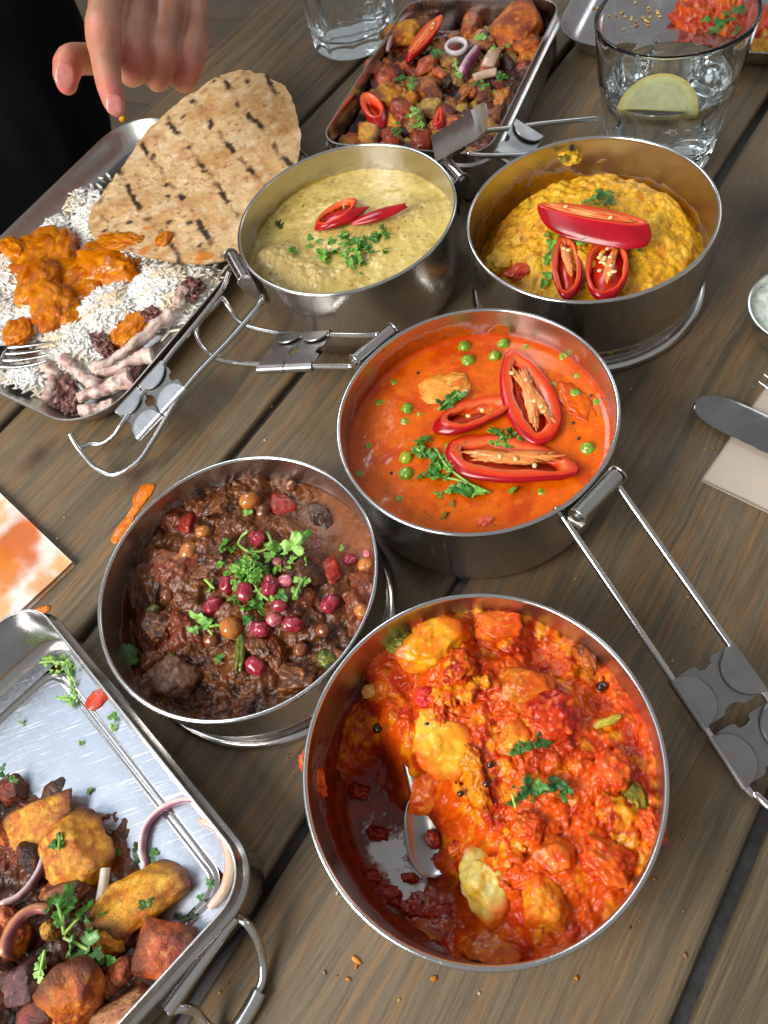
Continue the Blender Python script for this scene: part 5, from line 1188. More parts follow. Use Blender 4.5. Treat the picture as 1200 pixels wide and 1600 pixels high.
for nm, lab, L, st, sc_, cl, off, sd in [
    ('coriander_sprig', 'big coriander sprig in the middle of the heap on the large tray', [(80, 1412, 40, 150), (105, 1405, 44, 80), (128, 1425, 40, 40), (95, 1430, 34, 270)], [[(100, 1460), (95, 1430), (88, 1405)], [(100, 1460), (125, 1432)]], [], GD, 1.5, 1),
    ('coriander_sprig', 'coriander sprig in front of the big one on the large tray', [(112, 1478, 40, 180), (138, 1472, 40, 30), (125, 1492, 34, 300), (150, 1490, 24, 330)], [[(100, 1465), (140, 1485)]], [], (srgb(50, 100, 40), srgb(110, 156, 90)), 1.2, 2),
    ('coriander_sprig', 'bright coriander stalk standing left of the orange glazed potato', [(64, 1506, 26, 80), (62, 1524, 22, 270)], [[(70, 1484), (62, 1525)]], [], GL, 1.3, 3),
    ('coriander_leaf', 'coriander leaf on the corner of the largest golden potato', [(92, 1316, 30, 200), (90, 1300, 24, 80), (82, 1320, 18, 200)], [[(94, 1296), (92, 1328)]], [], GD, 1.55, 4),
    ('coriander_leaf', 'coriander flake on the face of the bright yellow wedge', [(224, 1414, 24, 10), (234, 1408, 16, 40)], [], [], (srgb(44, 70, 20), srgb(80, 110, 30)), 1.35, 5),
    ('coriander_leaf', 'dark coriander leaf left of the foot of the large onion ring', [(213, 1325, 22, 100), (214, 1340, 20, 250)], [], [], (srgb(20, 54, 26), srgb(60, 110, 50)), .12, 6),
    ('coriander_leaf', 'coriander bits right of the foot of the large onion ring', [(240, 1332, 16, 100), (239, 1344, 14, 250)], [], [], GD, .12, 7),
    ('coriander_leaf', 'dark coriander bits beside the shadowed edge of the largest potato', [(172, 1326, 14, 160), (182, 1333, 16, 0)], [], [], GD, .12, 8),
    ('coriander_sprig', 'pale coriander spread along the far corner of the large tray', [(75, 1032, 26, 160), (90, 1028, 26, 20), (104, 1036, 24, 330), (108, 1050, 22, 270), (112, 1062, 18, 280)], [[(62, 1035), (85, 1033), (104, 1036)], [(104, 1036), (110, 1060), (112, 1080)]], [(95, 1040, 12, 8, 6, 8, 14)], GL, .15, 9),
    ('coriander_sprig', 'bright coriander bit on the groove corner of the large tray', [(112, 1092, 24, 260), (100, 1090, 16, 180), (114, 1082, 14, 80)], [[(88, 1090), (112, 1094)]], [], GL, .15, 10),
    ('coriander_leaf', 'pale coriander leaf by the long rim of the large tray', [(176, 1120, 22, 80), (176, 1134, 18, 270)], [], [], GL, .15, 11),
    ('coriander_leaf', 'small coriander flake on the floor panel of the large tray, farther one', [(126, 1161, 12, 20)], [], [], GL, .06, 12),
    ('coriander_leaf', 'green herb ring on the bare middle of the large tray', [(139, 1235, 15, 20)], [], [], GL, .06, 13),
    ('coriander_leaf', 'pale coriander crumb at the left side of the large tray floor', [(31, 1128, 13, 60)], [], [], GL, .06, 14),
    ('coriander_leaf', 'small dark herb bit inside the thick onion strip, farther one', [(326, 1378, 12, 110), (329, 1386, 10, 280)], [], [], GD, .06, 15),
    ('coriander_leaf', 'small dark herb bit inside the thick onion strip, nearer one', [(313, 1402, 12, 160)], [], [], GD, .06, 16),
    ('coriander_leaf', 'green herb scraps on the dark red crisp potato', [(6, 1212, 20, 120), (20, 1218, 20, 330), (4, 1200, 16, 60)], [], [], GD, 1.0, 17),
    ('coriander_leaf', 'dark herbs between the reddish chunk and the thick onion strip', [(275, 1432, 18, 0), (290, 1436, 16, 20), (300, 1430, 14, 340)], [], [], (srgb(20, 44, 20), srgb(40, 80, 30)), .1, 18),
    ('coriander_leaf', 'herb scraps in front of the bright yellow wedge', [(160, 1430, 16, 60), (172, 1500, 20, 0), (155, 1500, 20, 90)], [], [(140, 1440, 26, 10, 8, 9, 15)], GD, .9, 19)]:
    herbs(nm, lab, T1, L, stems=st, scatter=sc_, cols=cl, off=off, seed=sd + 60, pxcm=36)
# --- far tray
gt2 = shepard([(560, 210, 2.2), (600, 120, 2.7), (640, 60, 2.7), (660, 200, 2.6), (690, 120, 3.0), (730, 100, 2.7), (760, 130, 2.5), (800, 70, 2.4), (700, 40, 2.0), (735, 20, .5), (770, 20, .45), (680, -10, .45), (820, 0, .8), (790, 0, .45), (840, 30, 1.4)], 1.6)
def ft2(X, Y):
    g = gt2(X, Y); a = sstep(.5, 1.6, g); d1, _, i = worley(X + .3 * n2(X, Y, 1, 3), Y, 1.5, 31); e1, _, j = worley(X, Y, .7, 32)
    return g - .35 + a * (.7 * (1 - d1 * d1) * i + .3 * (1 - e1 * e1) * j + .2 * n2(X, Y, 1.2, 61))
def ct2(X, Y, Z):
    d1, _, i = worley(X + .3 * n2(X, Y, 1, 3), Y, 1.5, 31); e1, _, j = worley(X, Y, .7, 32)
    C = mixc(srgb(86, 44, 26), srgb(34, 20, 14), sstep(-.2, .5, n2(X, Y, 1, 62)))
    C = mixc(C, srgb(196, 120, 40), sstep(.72, .85, i) * .85); C = mixc(C, srgb(150, 60, 40), sstep(.7, .85, j) * .8); return mixc(C, srgb(176, 150, 60), sstep(.88, .95, j) * .8)
T2 = Surf(ft2); rect_food('roast_vegetables', 'heap of diced roast vegetables filling the far tray', 'vegetables', TF2, HX2 - .4, HY2 - .4, 2, ft2, ct2, M_STEW, 120, 440)
for i, (nm, p1, p2, w_, th_, off, cc_, pl, lab, cat) in enumerate([
    ('potato_piece', (618, 62), (646, 40), 34, .8, .6, POTC, 8, 'yellow potato cube inside the onion arc of the far tray', 'potato'), ('potato_piece', (732, 62), (742, 24), 30, .9, .6, POTO, 0, 'upright orange potato at the far side of the far tray', 'potato'),
    ('potato_piece', (790, 62), (822, 22), 52, 1.3, 1.0, POTO, 8, 'tall orange potato block at the far right of the far tray', 'potato'), ('potato_piece', (800, 72), (835, 60), 34, .8, .7, POTO, 8, 'orange potato cube in front of the tall block', 'potato'),
    ('potato_piece', (762, 62), (792, 66), 34, .7, .5, POTR, 8, 'pinkish brown potato left of the tall orange block', 'potato'), ('potato_piece', (594, 158), (624, 145), 38, .8, .5, POTC, 8, 'golden potato cube right of the left chilli slice', 'potato'),
    ('potato_piece', (562, 214), (590, 208), 30, .6, .4, (srgb(226, 160, 50), srgb(206, 130, 40), srgb(236, 190, 90)), 8, 'yellow potato piece nearest the pale curry rim', 'potato'), ('potato_piece', (655, 145), (682, 132), 36, .7, .4, (srgb(176, 100, 50), srgb(130, 66, 34), srgb(206, 130, 60)), 8, 'brown potato cube in the middle of the far tray', 'potato'),
    ('potato_piece', (666, 182), (686, 160), 26, .7, .5, (srgb(196, 156, 76), srgb(160, 120, 50), srgb(216, 180, 100)), 8, 'pale wedge left of the small pointed chilli', 'potato'), ('sausage_piece', (612, 180), (642, 168), 34, .7, .5, (srgb(150, 66, 44), srgb(110, 40, 34), srgb(180, 100, 60)), 0, 'glazed red brown piece in front of the golden cube', 'vegetable'),
    ('potato_piece', (634, 208), (660, 200), 26, .5, .4, (srgb(206, 150, 70), srgb(170, 110, 50), srgb(220, 170, 90)), 8, 'pale potato piece at the near side of the far tray', 'potato'), ('sausage_piece', (585, 128), (620, 116), 36, .6, .5, (srgb(170, 74, 40), srgb(120, 50, 30), srgb(200, 100, 50)), 0, 'rounded red brown piece beyond the golden cube', 'vegetable'),
    ('sausage_piece', (598, 220), (625, 212), 28, .5, .4, (srgb(150, 60, 36), srgb(110, 40, 26), srgb(180, 90, 50)), 0, 'red brown glazed piece right of the yellow one at the near end', 'vegetable'), ('sausage_piece', (640, 222), (676, 214), 34, .6, .4, (srgb(150, 56, 34), srgb(120, 46, 30), srgb(176, 90, 50)), 0, 'large red brown glazed piece beside the latch lever', 'vegetable'),
    ('potato_piece', (572, 112), (592, 102), 20, .4, .5, POTR, 7, 'small orange brown piece at the left wall of the far tray', 'potato'), ('pepper_strip', (714, 160), (746, 120), 16, .3, .7, (srgb(206, 120, 30), srgb(40, 24, 16), srgb(60, 34, 20)), 0, 'charred orange pepper strip beside the latch lever', 'pepper'),
    ('aubergine_piece', (782, 102), (800, 96), 26, .5, .5, (srgb(66, 36, 40), srgb(40, 22, 26), srgb(96, 60, 60)), 0, 'dark purple piece at the right wall of the far tray', 'aubergine'), ('potato_piece', (640, 30), (670, 22), 30, .6, .5, (srgb(150, 96, 60), srgb(120, 70, 40), srgb(180, 120, 70)), 8, 'brown potato under the top of the onion arc', 'potato'),
    ('aubergine_piece', (690, 60), (704, 30), 24, .5, .4, DKB, 0, 'blackened piece right of the long chilli slice', 'aubergine'), ('potato_piece', (700, 205), (715, 190), 30, .5, .3, POTR, 8, 'brown piece half hidden by the latch lever', 'potato'),
    ('potato_piece', (690, 100), (715, 92), 26, .5, .4, (srgb(190, 120, 60), srgb(140, 80, 40), srgb(210, 150, 80)), 8, 'tan cube below the small onion ring', 'potato'), ('potato_piece', (738, 150), (765, 140), 26, .5, .3, (srgb(170, 110, 80), srgb(130, 80, 50), srgb(190, 140, 100)), 8, 'tan piece right of the charred pepper strip', 'potato')]):
    chunk(nm, lab, cat, T2, p1, p2, w_, th_, off - .3, cc_, M_ROAST if nm != 'sausage_piece' else M_TOM, planes=pl, amp=.08, freq=2.2, seed=i + 300, level=4, edge=EDG if nm == 'potato_piece' else None, group={'potato': 'roast potato pieces in the far tray'}.get(cat))
LMK = [((631, 51), 'yellow cube inside the onion arc'), ((655, 60), 'longest chilli slice'), ((581, 165), 'short oval chilli slice'), ((713, 73), 'small onion ring'), ((735, 96), 'purple onion wedge'), ((609, 152), 'golden potato cube'), ((668, 139), 'brown cube in the middle'),
       ((685, 180), 'small pointed chilli tip'), ((728, 142), 'charred pepper strip'), ((738, 43), 'upright orange potato'), ((790, 99), 'dark purple piece at the right wall'), ((628, 176), 'glazed red brown piece')]
DUSED = {}
def dlabel(px, py, colr):
    cand = sorted(LMK, key=lambda q: math.hypot(q[0][0] - px, q[0][1] - py))
    for (lx, ly), nm in cand:
        dx, dy = px - lx, py - ly; d_ = ('right of' if dx > 0 else 'left of') if abs(dx) > abs(dy) else ('in front of' if dy > 0 else 'beyond')
        s_ = 'small %s diced piece %s the %s' % (colr, d_, nm)
        if s_ not in DUSED: DUSED[s_] = 1; return s_
    return None
rr = np.random.RandomState(5)
for i in range(70):
    px, py = 565 + rr.rand() * 235, 20 + rr.rand() * 195
    if py < 240 - (px - 520) * 1.15 - 40 or py > 235 - (px - 660) * .95 and px > 660 or py < 35 and px > 700: continue
    kc_ = rr.randint(6); lab_ = dlabel(px, py, ['golden', 'reddish', 'blackened', 'tan', 'dark red', 'olive brown'][kc_])
    if lab_ is None: continue
    cc_ = [POTC, POTR, DKB, (srgb(186, 120, 60), srgb(140, 70, 40), srgb(60, 30, 20)), (srgb(140, 50, 36), srgb(90, 34, 26), srgb(170, 90, 50)), (srgb(150, 120, 60), srgb(96, 66, 30), srgb(180, 150, 80))][kc_]
    s_ = 7 + rr.rand() * 7; a_ = rr.rand() * 3.1
    chunk('diced_vegetable', lab_, 'vegetable', T2, (px - s_ * math.cos(a_), py - s_ * math.sin(a_)), (px + s_ * math.cos(a_), py + s_ * math.sin(a_)), s_ * 1.5, .3 + .2 * rr.rand(), .10, cc_, M_ROAST, planes=7, amp=.08, seed=i + 400, level=3, group='small diced pieces in the far tray')
chilli('longest chilli slice, slanting over the far left of the far tray', T2, (640, 86), (688, 26), 24, 1.15, (-9, 8, -.5), wall=.45, fill='slit', dz=(0, .1), side=.1, nseed=2, seed=21, flesh=srgb(238, 70, 16), taper=.05)
chilli('short oval chilli slice at the left wall of the far tray', T2, (570, 146), (592, 184), 32, .95, (6, 12, -.5), wall=.40, fill='none', dz=(.1, 0), side=0, seed=22, flesh=srgb(238, 60, 16))
chilli('small pointed chilli tip beside the latch lever', T2, (688, 166), (682, 196), 13, .95, (3, 4, -.3), wall=.7, fill='none', seed=23, taper=.5, flesh=srgb(226, 20, 16))
arc_ring('onion arc along the far left wall of the far tray', 'onion_slice', 'onion', [(606, 78), (614, 56), (630, 32), (655, 18), (686, 16)], .22, .2, T2, .8, cols=(srgb(196, 166, 150), srgb(150, 96, 100)), group='onion slices in the far tray')
P0 = T2.on(713, 73, .8)
a = np.linspace(0, 2 * np.pi, 28, endpoint=False); V, F = sweep(np.column_stack([P0[0] + .78 * np.cos(a), P0[1] + .7 * np.sin(a), P0[2] + .15 * np.sin(a)]), .16, 10, closed=True, bx=1.5)
tag(mk('onion_ring', V, F, M_VEG, None, col=np.tile(srgb(216, 206, 206), (len(V), 1))), 'small pale onion ring right of the longest chilli slice', 'onion', 'onion slices in the far tray')
arc_ring('purple onion wedge right of the centre of the far tray', 'onion_slice', 'onion', [(721, 116), (732, 96), (748, 76)], .42, .3, T2, .8, cols=(srgb(206, 180, 190), srgb(160, 60, 130)), group='onion slices in the far tray', r_end=.3)
arc_ring('pale square onion piece beside the right wall of the far tray', 'onion_slice', 'onion', [(762, 104), (768, 90), (774, 78)], .20, .55, T2, .75, cols=(srgb(190, 160, 136), srgb(170, 136, 120)), group='onion slices in the far tray', r_end=.9)
arc_ring('pale onion piece lying above the latch lever', 'onion_slice', 'onion', [(740, 122), (758, 116), (776, 112)], .22, .38, T2, .75, cols=(srgb(206, 180, 150), srgb(180, 150, 130)), group='onion slices in the far tray', r_end=.9)
for i, (px, py, s_, lab) in enumerate([(684, 84, 24, 'beside the small onion ring'), (713, 112, 22, 'left of the purple onion wedge'), (626, 122, 24, 'on the rounded red brown piece'), (648, 172, 22, 'on the glazed piece near the pale wedge'), (783, 120, 16, 'above the tip of the latch lever'), (753, 58, 20, 'left of the tall orange block'), (757, 134, 18, 'right of the charred pepper strip'), (778, 76, 20, 'on the pale square onion piece'), (620, 200, 16, 'at the near end of the far tray'), (655, 195, 14, 'by the small pointed chilli tip')]):
    herbs('chopped_coriander', 'chopped coriander ' + lab, T2, [(px, py, s_, 40 * i)], scatter=[(px, py, s_ * .45, s_ * .35, 6, 7, 12)], seed=80 + i, off=.85, cols=GL if i % 2 else GD, pxcm=20)

# --- rice, curry, bones and flatbread on the plate
RICE = [(100, 300, 40, 34, .9), (150, 330, 50, 40, 1.0), (75, 345, 34, 26, .7), (250, 450, 76, 42, 1.5), (170, 480, 66, 46, 1.5), (10, 420, 40, 60, 1.4), (300, 430, 40, 26, 1.0), (110, 530, 56, 46, 1.1), (30, 590, 50, 22, .9), (60, 480, 50, 50, 1.3), (0, 500, 34, 60, 1.1), (190, 385, 60, 34, 1.2), (-40, 480, 50, 60, 1.2)]
RG = [(at(a, b, 1)[:2], (rx + ry) / 2 / 22.0, h) for a, b, rx, ry, h in RICE]
def fr_rice(X, Y):
    m = 0
    for p, s, h in RG: m = np.maximum(m, h * np.exp(-(((X - p[0]) ** 2 + (Y - p[1]) ** 2) / (s * s)) ** 1.7))
    return .10 + m + .10 * n2(X, Y, 1.6, 71) * (m > .1)
RS = Surf(lambda x, y: np.maximum(fr_rice(x, y), .30))
o = rect_food('rice_bed', 'soft white rice bed underneath the loose grains on the plate', 'rice', PF, HXP - 1.6, HYP - 1.6, 3, fr_rice, lambda X, Y, Z: mixc(srgb(236, 236, 226), srgb(236, 216, 170), sstep(.1, .7, n2(X, Y, .5, 72))), M_DAL, 110, 420)
o['kind'] = 'stuff'
rr = np.random.RandomState(12)
gN, gM = 7, 6; tt = np.linspace(0, 1, gN)
gv = []
for t_ in tt:
    r_ = .10 * math.sqrt(max(0.03, 1 - (2 * t_ - 1) ** 4)); 
    for k in range(gM): gv.append((-.52 + 1.04 * t_, r_ * math.cos(2 * math.pi * k / gM), r_ * .8 * math.sin(2 * math.pi * k / gM)))
gv = np.array(gv); gf = [list(f) for f in gridfaces(gN, gM, False, True)] + [list(range(gM)), [(gN - 1) * gM + k for k in range(gM)][::-1]]
gq = gridfaces(gN, gM, False, True)
Vs, Fs, Cs = [], [], []; kk = 0
areas = np.array([rx * ry for _, _, rx, ry, _ in RICE], float)
for i in range(4200):
    k = rr.choice(len(RICE), p=areas / areas.sum()); a_, b_, rx, ry, h = RICE[k]
    q = rr.randn(2) * .48; px, py = a_ + q[0] * rx * 1.25, b_ + q[1] * ry * 1.25
    P = at(px, py, .8); lx = (P - PF.o) @ PF.x; ly = (P - PF.o) @ PF.y
    if abs(lx) > HXP - 1.3 or abs(ly) > HYP - 1.3 or (abs(lx) > HXP - 3 and abs(ly) > HYP - 3): continue
    hz = max(fr_rice(P[:1], P[1:2])[0], .34) + .02 + .07 * rr.rand()
    if hz < .40 and rr.rand() < .75: continue
    P[2] = hz; sc_ = .75 + .5 * rr.rand(); bend = (rr.rand() - .5) * .5
    G = gv * sc_; G = G + np.column_stack([np.zeros(len(G)), bend * G[:, 0] ** 2 * 1.2, np.zeros(len(G))])
    G = G @ rotm(rr.rand() * 6.28, (rr.rand() - .5) * .5, (rr.rand() - .5) * .38).T + P
    Vs.append(G); Fs.append(gq + kk); kk += len(G)
    orange = float(sstep(.2, .55, n2(P[:1], P[1:2], .45, 75))[0]) * .5 + (rr.rand() < .03) * .5
    Cs.append(np.tile(mixc(srgb(244, 243, 236), srgb(240, 200, 120), np.array(min(orange, .8))), (len(G), 1)))
loc_ = at(150, 470, .3)
rice = mk('rice', np.concatenate(Vs), np.concatenate(Fs), mat_attr('rice_grain', rough=.36, sss=.25, radius=(1, .9, .7), sscale=.002, fine_amt=.08, bump=.05), None, col=np.concatenate(Cs), origin=loc_)
tag(rice, 'loose grains of white basmati rice spread over the oblong plate', 'rice', kind='stuff')
CUR = (srgb(208, 118, 4), srgb(182, 90, 2), srgb(228, 146, 20))
for i, (p1, p2, w_, th_, off, lab) in enumerate([((30, 420), (70, 372), 60, .9, .5, 'curry chicken piece at the far left of the plate'), ((70, 400), (120, 385), 56, .8, .5, 'curry chicken piece against the tip of the flatbread'), ((120, 410), (205, 415), 58, .8, .3, 'smooth orange chicken piece under the flatbread edge'), ((30, 450), (90, 440), 66, 1.0, .6, 'large curry chicken piece in the middle of the orange heap'),
                                              ((60, 490), (110, 465), 56, .9, .4, 'curry chicken piece at the near side of the orange heap'), ((110, 465), (165, 455), 50, .6, .2, 'flat patch of orange sauce over the rice'), ((172, 522), (225, 508), 44, .5, .3, 'separate orange chicken piece on the rice beside the bones'), ((6, 524), (50, 512), 34, .5, .9, 'orange chicken piece speared on the fork'), ((90, 430), (150, 440), 60, .8, .4, 'curry chicken piece right of the large one'), ((10, 400), (36, 380), 40, .6, .4, 'small curry chicken piece cut near the picture edge')]):
    chunk('curry_chicken', lab, 'chicken', RS, p1, p2, w_, th_, off - .1, CUR, M_SAUCE if i in (2, 5) else M_TOM, planes=0 if i % 2 else 9, amp=.16, freq=2.2, seed=i + 500, level=5, group='orange chicken curry pieces on the plate')
BON = (srgb(226, 204, 190), srgb(196, 158, 146)); 
for i, (pts, rad, offs, lab) in enumerate([([(96, 558), (112, 572), (135, 592), (154, 606)], [.50, .36, .40, .62], .5, 'bone lying across the rice at the near end of the plate'), ([(122, 622), (150, 612), (180, 600), (205, 590)], [.34, .38, .5, .75], .7, 'pale forked bone closest to the handle grip'),
                                       ([(142, 576), (175, 562), (215, 534), (268, 488)], [.42, .34, .36, .46], .8, 'longest bone running up towards the flatbread'), ([(150, 585), (190, 574), (220, 560), (240, 556)], [.3, .36, .46, .6], .5, 'short thick bone under the longest one'),
                                       ([(72, 568), (82, 584), (84, 600), (74, 626)], [.5, .42, .40, .5], .4, 'curved bone beside the fork tips'), ([(125, 644), (150, 640), (178, 632)], [.42, .4, .36], .3, 'bone lying along the rounded corner of the plate'), ([(275, 480), (283, 462), (288, 452)], [.3, .36, .42], .6, 'small bone end by the hinge, in front of the flatbread')]):
    P = [RS.on(a, b, offs) for a, b in pts]; V, F = sweep(P, rad, 20, n=34); 
    nrm = fbm(V * 1.1, 4); V = V + np.array([0, 0, 1]) * .16 * nrm[:, None] + .13 * np.stack([fbm(V * 2 + 5, 3), fbm(V * 2 + 9, 3), nrm * 0], 1)
    C = mixc(BON[0], BON[1], sstep(-.3, .6, fbm(V * .9, 3))); C = mixc(C, srgb(120, 66, 60), sstep(.25, .7, fbm(V * 1.6 + 3, 3)) * .7)
    tag(mk('bone', V, F, M_DAL, None, col=C), lab, 'bone', 'gnawed bones on the plate')
for i, (p1, p2, w_, lab) in enumerate([((78, 622), (116, 606), 44, 'dark shredded meat scrap inside the curved bone'), ((150, 545), (172, 530), 34, 'brownish meat scrap between the rice and the longest bone'), ((282, 466), (310, 440), 24, 'reddish meat scrap near the hinge of the pale curry bowl'), ((100, 640), (128, 632), 24, 'dark meat scrap at the rounded corner of the plate'), ((225, 500), (250, 488), 20, 'pinkish gristle beside the separate chicken piece'), ((190, 600), (215, 575), 20, 'gristle scrap stuck on the forked bone')]):
    chunk('meat_scrap', lab, 'meat', RS, p1, p2, w_, .5, .2, (srgb(130, 84, 76), srgb(76, 40, 34), srgb(176, 136, 124)), M_STEW, planes=0, amp=.40, freq=2.6, seed=i + 540, level=5, group='meat scraps on the plate')
# flatbread
out = [(135, 345), (142, 318), (158, 292), (182, 262), (202, 235), (226, 208), (262, 184), (300, 158), (340, 140), (385, 133), (428, 144), (458, 166), (472, 205), (470, 250), (452, 300), (425, 345), (392, 385), (358, 403), (320, 412), (275, 410), (235, 402), (195, 390), (162, 378), (142, 364)]
O = catmull(np.array([at(a, b, 2.3) for a, b in out + out[:1]]), 361)[:-1]
cO = O.mean(0); O = O + (O - cO) * (.022 * fbm(O * np.array([.5, .5, 0]) + 7, 4))[:, None]; nr = 120; t = np.linspace(0, 1, nr)[:, None, None]
P = cO + t * (O - cO)[None]; X, Y = P[..., 0], P[..., 1]
def bread_z(X, Y):
    q = (np.stack([X, Y], -1) - cO[:2]) @ np.array([.74, .67]); r_ = (np.stack([X, Y], -1) - cO[:2]) @ np.array([-.67, .74])
    return 2.15 + .045 * q + .012 * q * q * .5 - .02 * r_ + .22 * n2(X, Y, .16, 81, 2) + .05 * n2(X, Y, .9, 82, 3)
Z = bread_z(X, Y); th = .26 * (1 - np.clip(t[..., 0], 0, 1) ** 14 * .75) * np.ones_like(X)
top = np.stack([X, Y, Z + th / 2 + .02 * n2(X, Y, 3.5, 83) + .07 * sstep(.1, .7, n2(X, Y, .8, 97))], -1); bot = np.stack([X, Y, Z - th / 2], -1)
gd = at(333, 283, 2.3)[:2] - at(270, 200, 2.3)[:2]; gd /= np.hypot(*gd); gn = np.array([-gd[1], gd[0]])
s_ = (np.stack([X, Y], -1) - at(300, 240, 2.3)[:2]) @ gn; u_ = (np.stack([X, Y], -1) - at(300, 240, 2.3)[:2]) @ gd
sw = s_ + .15 * n2(X, Y, .5, 84); per_ = 2.75 + .25 * n2(X, Y, .15, 98, 2)
ln = np.abs((sw / per_ + .5) % 1 - .5) * per_
C = mixc(srgb(224, 190, 138), srgb(204, 158, 100), sstep(-.4, .6, n2(X, Y, .35, 85)))
C = mixc(C, srgb(238, 216, 178), sstep(.1, .7, n2(X, Y, .9, 86)) * .6); C = mixc(C, srgb(180, 120, 72), sstep(.15, .75, n2(X, Y, 1.3, 87)) * .6)
brn = n2(X, Y, 2.0, 88, 4); C = mixc(C, srgb(150, 84, 44), sstep(.50, .85, brn) * .8)
band = sstep(.34, .06, ln + .12 * n2(X, Y, 2, 95)) * sstep(-.1, .6, n2(u_, s_, .9, 89, 3) + .1); C = mixc(C, srgb(110, 58, 32), band * .75)
C = mixc(C, srgb(40, 24, 22), sstep(.30, .10, ln + .14 * n2(X, Y, 2.5, 94)) * sstep(.0, .22, n2(u_ * .45, s_ * .5, .8, 90, 3)) * .95)
d1, _, ii = worley(X, Y, 1.5, 44); C = mixc(C, srgb(50, 28, 22), sstep(.22, .10, d1 + .1 * n2(X, Y, 3, 93)) * (ii > .9) * .9)
for a_, b_, ru in ((195, 376, 1.5), (165, 370, 1.0), (256, 373, .5), (320, 404, .9), (225, 392, .6), (225, 355, .25)):
    p_ = at(a_, b_, 2.3); d_ = np.hypot(X - p_[0], (Y - p_[1]) * 1.5) + .5 * n2(X, Y, 1.1, 91); C = mixc(C, srgb(210, 122, 20), sstep(ru, ru * .5, d_) * .9)
n_ = nr * 360; V = np.concatenate([top.reshape(-1, 3), bot.reshape(-1, 3)]); ft_ = gridfaces(nr, 360, False, True)
rim_ = np.array([[(nr - 1) * 360 + j, (nr - 1) * 360 + j + n_, (nr - 1) * 360 + (j + 1) % 360 + n_, (nr - 1) * 360 + (j + 1) % 360] for j in range(360)])
F = np.concatenate([ft_, ft_[:, ::-1] + n_, rim_[:, ::-1]])
Cc = np.concatenate([C.reshape(-1, 3)] * 2)
M_BREAD = mat_attr('flatbread_crumb', rough=.62, sss=.10, radius=(1, .6, .3), sscale=.002, fine=5, fine_amt=.18, bump=.5, bscale=6, bdist=.0007)
tag(mk('flatbread', V, F, M_BREAD, None, col=Cc), 'large round flatbread with grill marks lying over the oblong plate', 'flatbread')
chunk('sauce_dab', 'dab of orange sauce on the flatbread near its front edge', 'sauce', Flat(2.35), (246, 372), (266, 372), 22, .18, 0, CUR, M_TOM, planes=0, amp=.3, seed=1, level=4)
chunk('sauce_dab', 'smear of orange sauce along the left tip of the flatbread', 'sauce', Flat(2.25), (160, 374), (222, 378), 22, .12, 0, CUR, M_TOM, planes=0, amp=.5, seed=2, level=5)
bead('yellow_crumb', 'tiny yellow crumb at the far tip of the plate below the pointing finger', 'crumb', at(191, 186, 2.1), (.28, .2, .25), srgb(236, 180, 20), srgb(220, 150, 10), M_DAL, seed=1)

# ================================================================ glasses
def mat_glass(name, ior, col):
    t = NT(name); t.set(Base_Color=(*col, 1), Roughness=0.0, IOR=ior, Transmission_Weight=1.0); return t.m
GLASS = mat_glass('clear_glass', 1.45, (.96, .99, .99)); WATER = mat_glass('water', 1.33, (.97, .99, .99))
def tumbler(label, c, H, r0, r1, level, facets=10, nf=180):
    t = thing('water_glass', label, 'glass', (c[0], c[1], 0), 'water glasses on the table')
    a = np.linspace(0, 2 * np.pi, nf, endpoint=False)
    def rad(z, out=True):
        r = r0 + (r1 - r0) * (z / H) ** .9
        return r
    prof = [(0, .25), (r0 * .6, .22), (r0 * .85, .05), (r0 - .25, 0), (r0 - .05, .12)]
    zs = np.linspace(.4, H - .15, 26); prof += [(rad(z), z) for z in zs]; prof += [(r1 + .0, H - .04), (r1 - .09, H + .03), (r1 - .2, H - .02)]
    wl = .34
    prof += [(rad(z) - .24 - (.14 if z < H * .55 else .14 * sstep(H * .66, H * .55, z)), z) for z in zs[::-1] if z > 1.5]
    prof += [(rad(1.4) - .55, 1.35), (rad(1.3) * .6, 1.15), (0, 1.1)]
    prof = np.array(prof); no = 5 + 26
    V = []
    for q in a:
        fa = (q / (2 * np.pi) * facets) % 1 - .5; fl = math.cos(math.pi / facets) / math.cos(fa * 2 * math.pi / facets)
        for i, (r, z) in enumerate(prof):
            k = 1.0
            if i < no: k = 1 + (fl * 1.00 - 1) * 1.25 * float(sstep(H * .60, H * .50, z)) * float(sstep(.1, 1.0, z))
            V.append((c[0] + r * k * math.cos(q), c[1] + r * k * math.sin(q), z))
    F = gridfaces(nf, len(prof), True, False); F = F[:, ::-1]
    mk('glass_wall', V, F[:, ::-1], GLASS, t)
    ri = lambda z: rad(z) - .24 - .14 * (1 if z < H * .55 else float(sstep(H * .66, H * .55, z))) + .015
    wz = np.linspace(1.5, level, 16)
    wp = [(0, 1.085), (rad(1.3) * .6, 1.135), (rad(1.4) - .535, 1.335)] + [(ri(z), z) for z in wz] + [(ri(level) - .02, level + .07), (ri(level) - .10, level + .01), (ri(level) - .35, level - .03), (ri(level) * .5, level - .035), (0, level - .035)]
    V, F = revolve(wp, 96, (c[0], c[1], 0)); 
    w = mk('water', V, F, WATER, t)
    return t
gr = (26.7, 42.3)
tumbler('short faceted water glass with a slice of lemon, beyond the lentil bowl', gr, 9.6, 3.5, 4.75, 5.6)
tumbler('water glass standing at the far left of the heaped tray', (12.6, 71.4), 11.0, 3.9, 4.4, 9.0)
g3 = at(1169, 482, 2.1) + unit([.91, -.42, 0]) * 3.1
cup = thing('small_steel_cup', 'small steel cup of white yoghurt cut off by the right edge of the picture', 'cup', (g3[0], g3[1], 0))
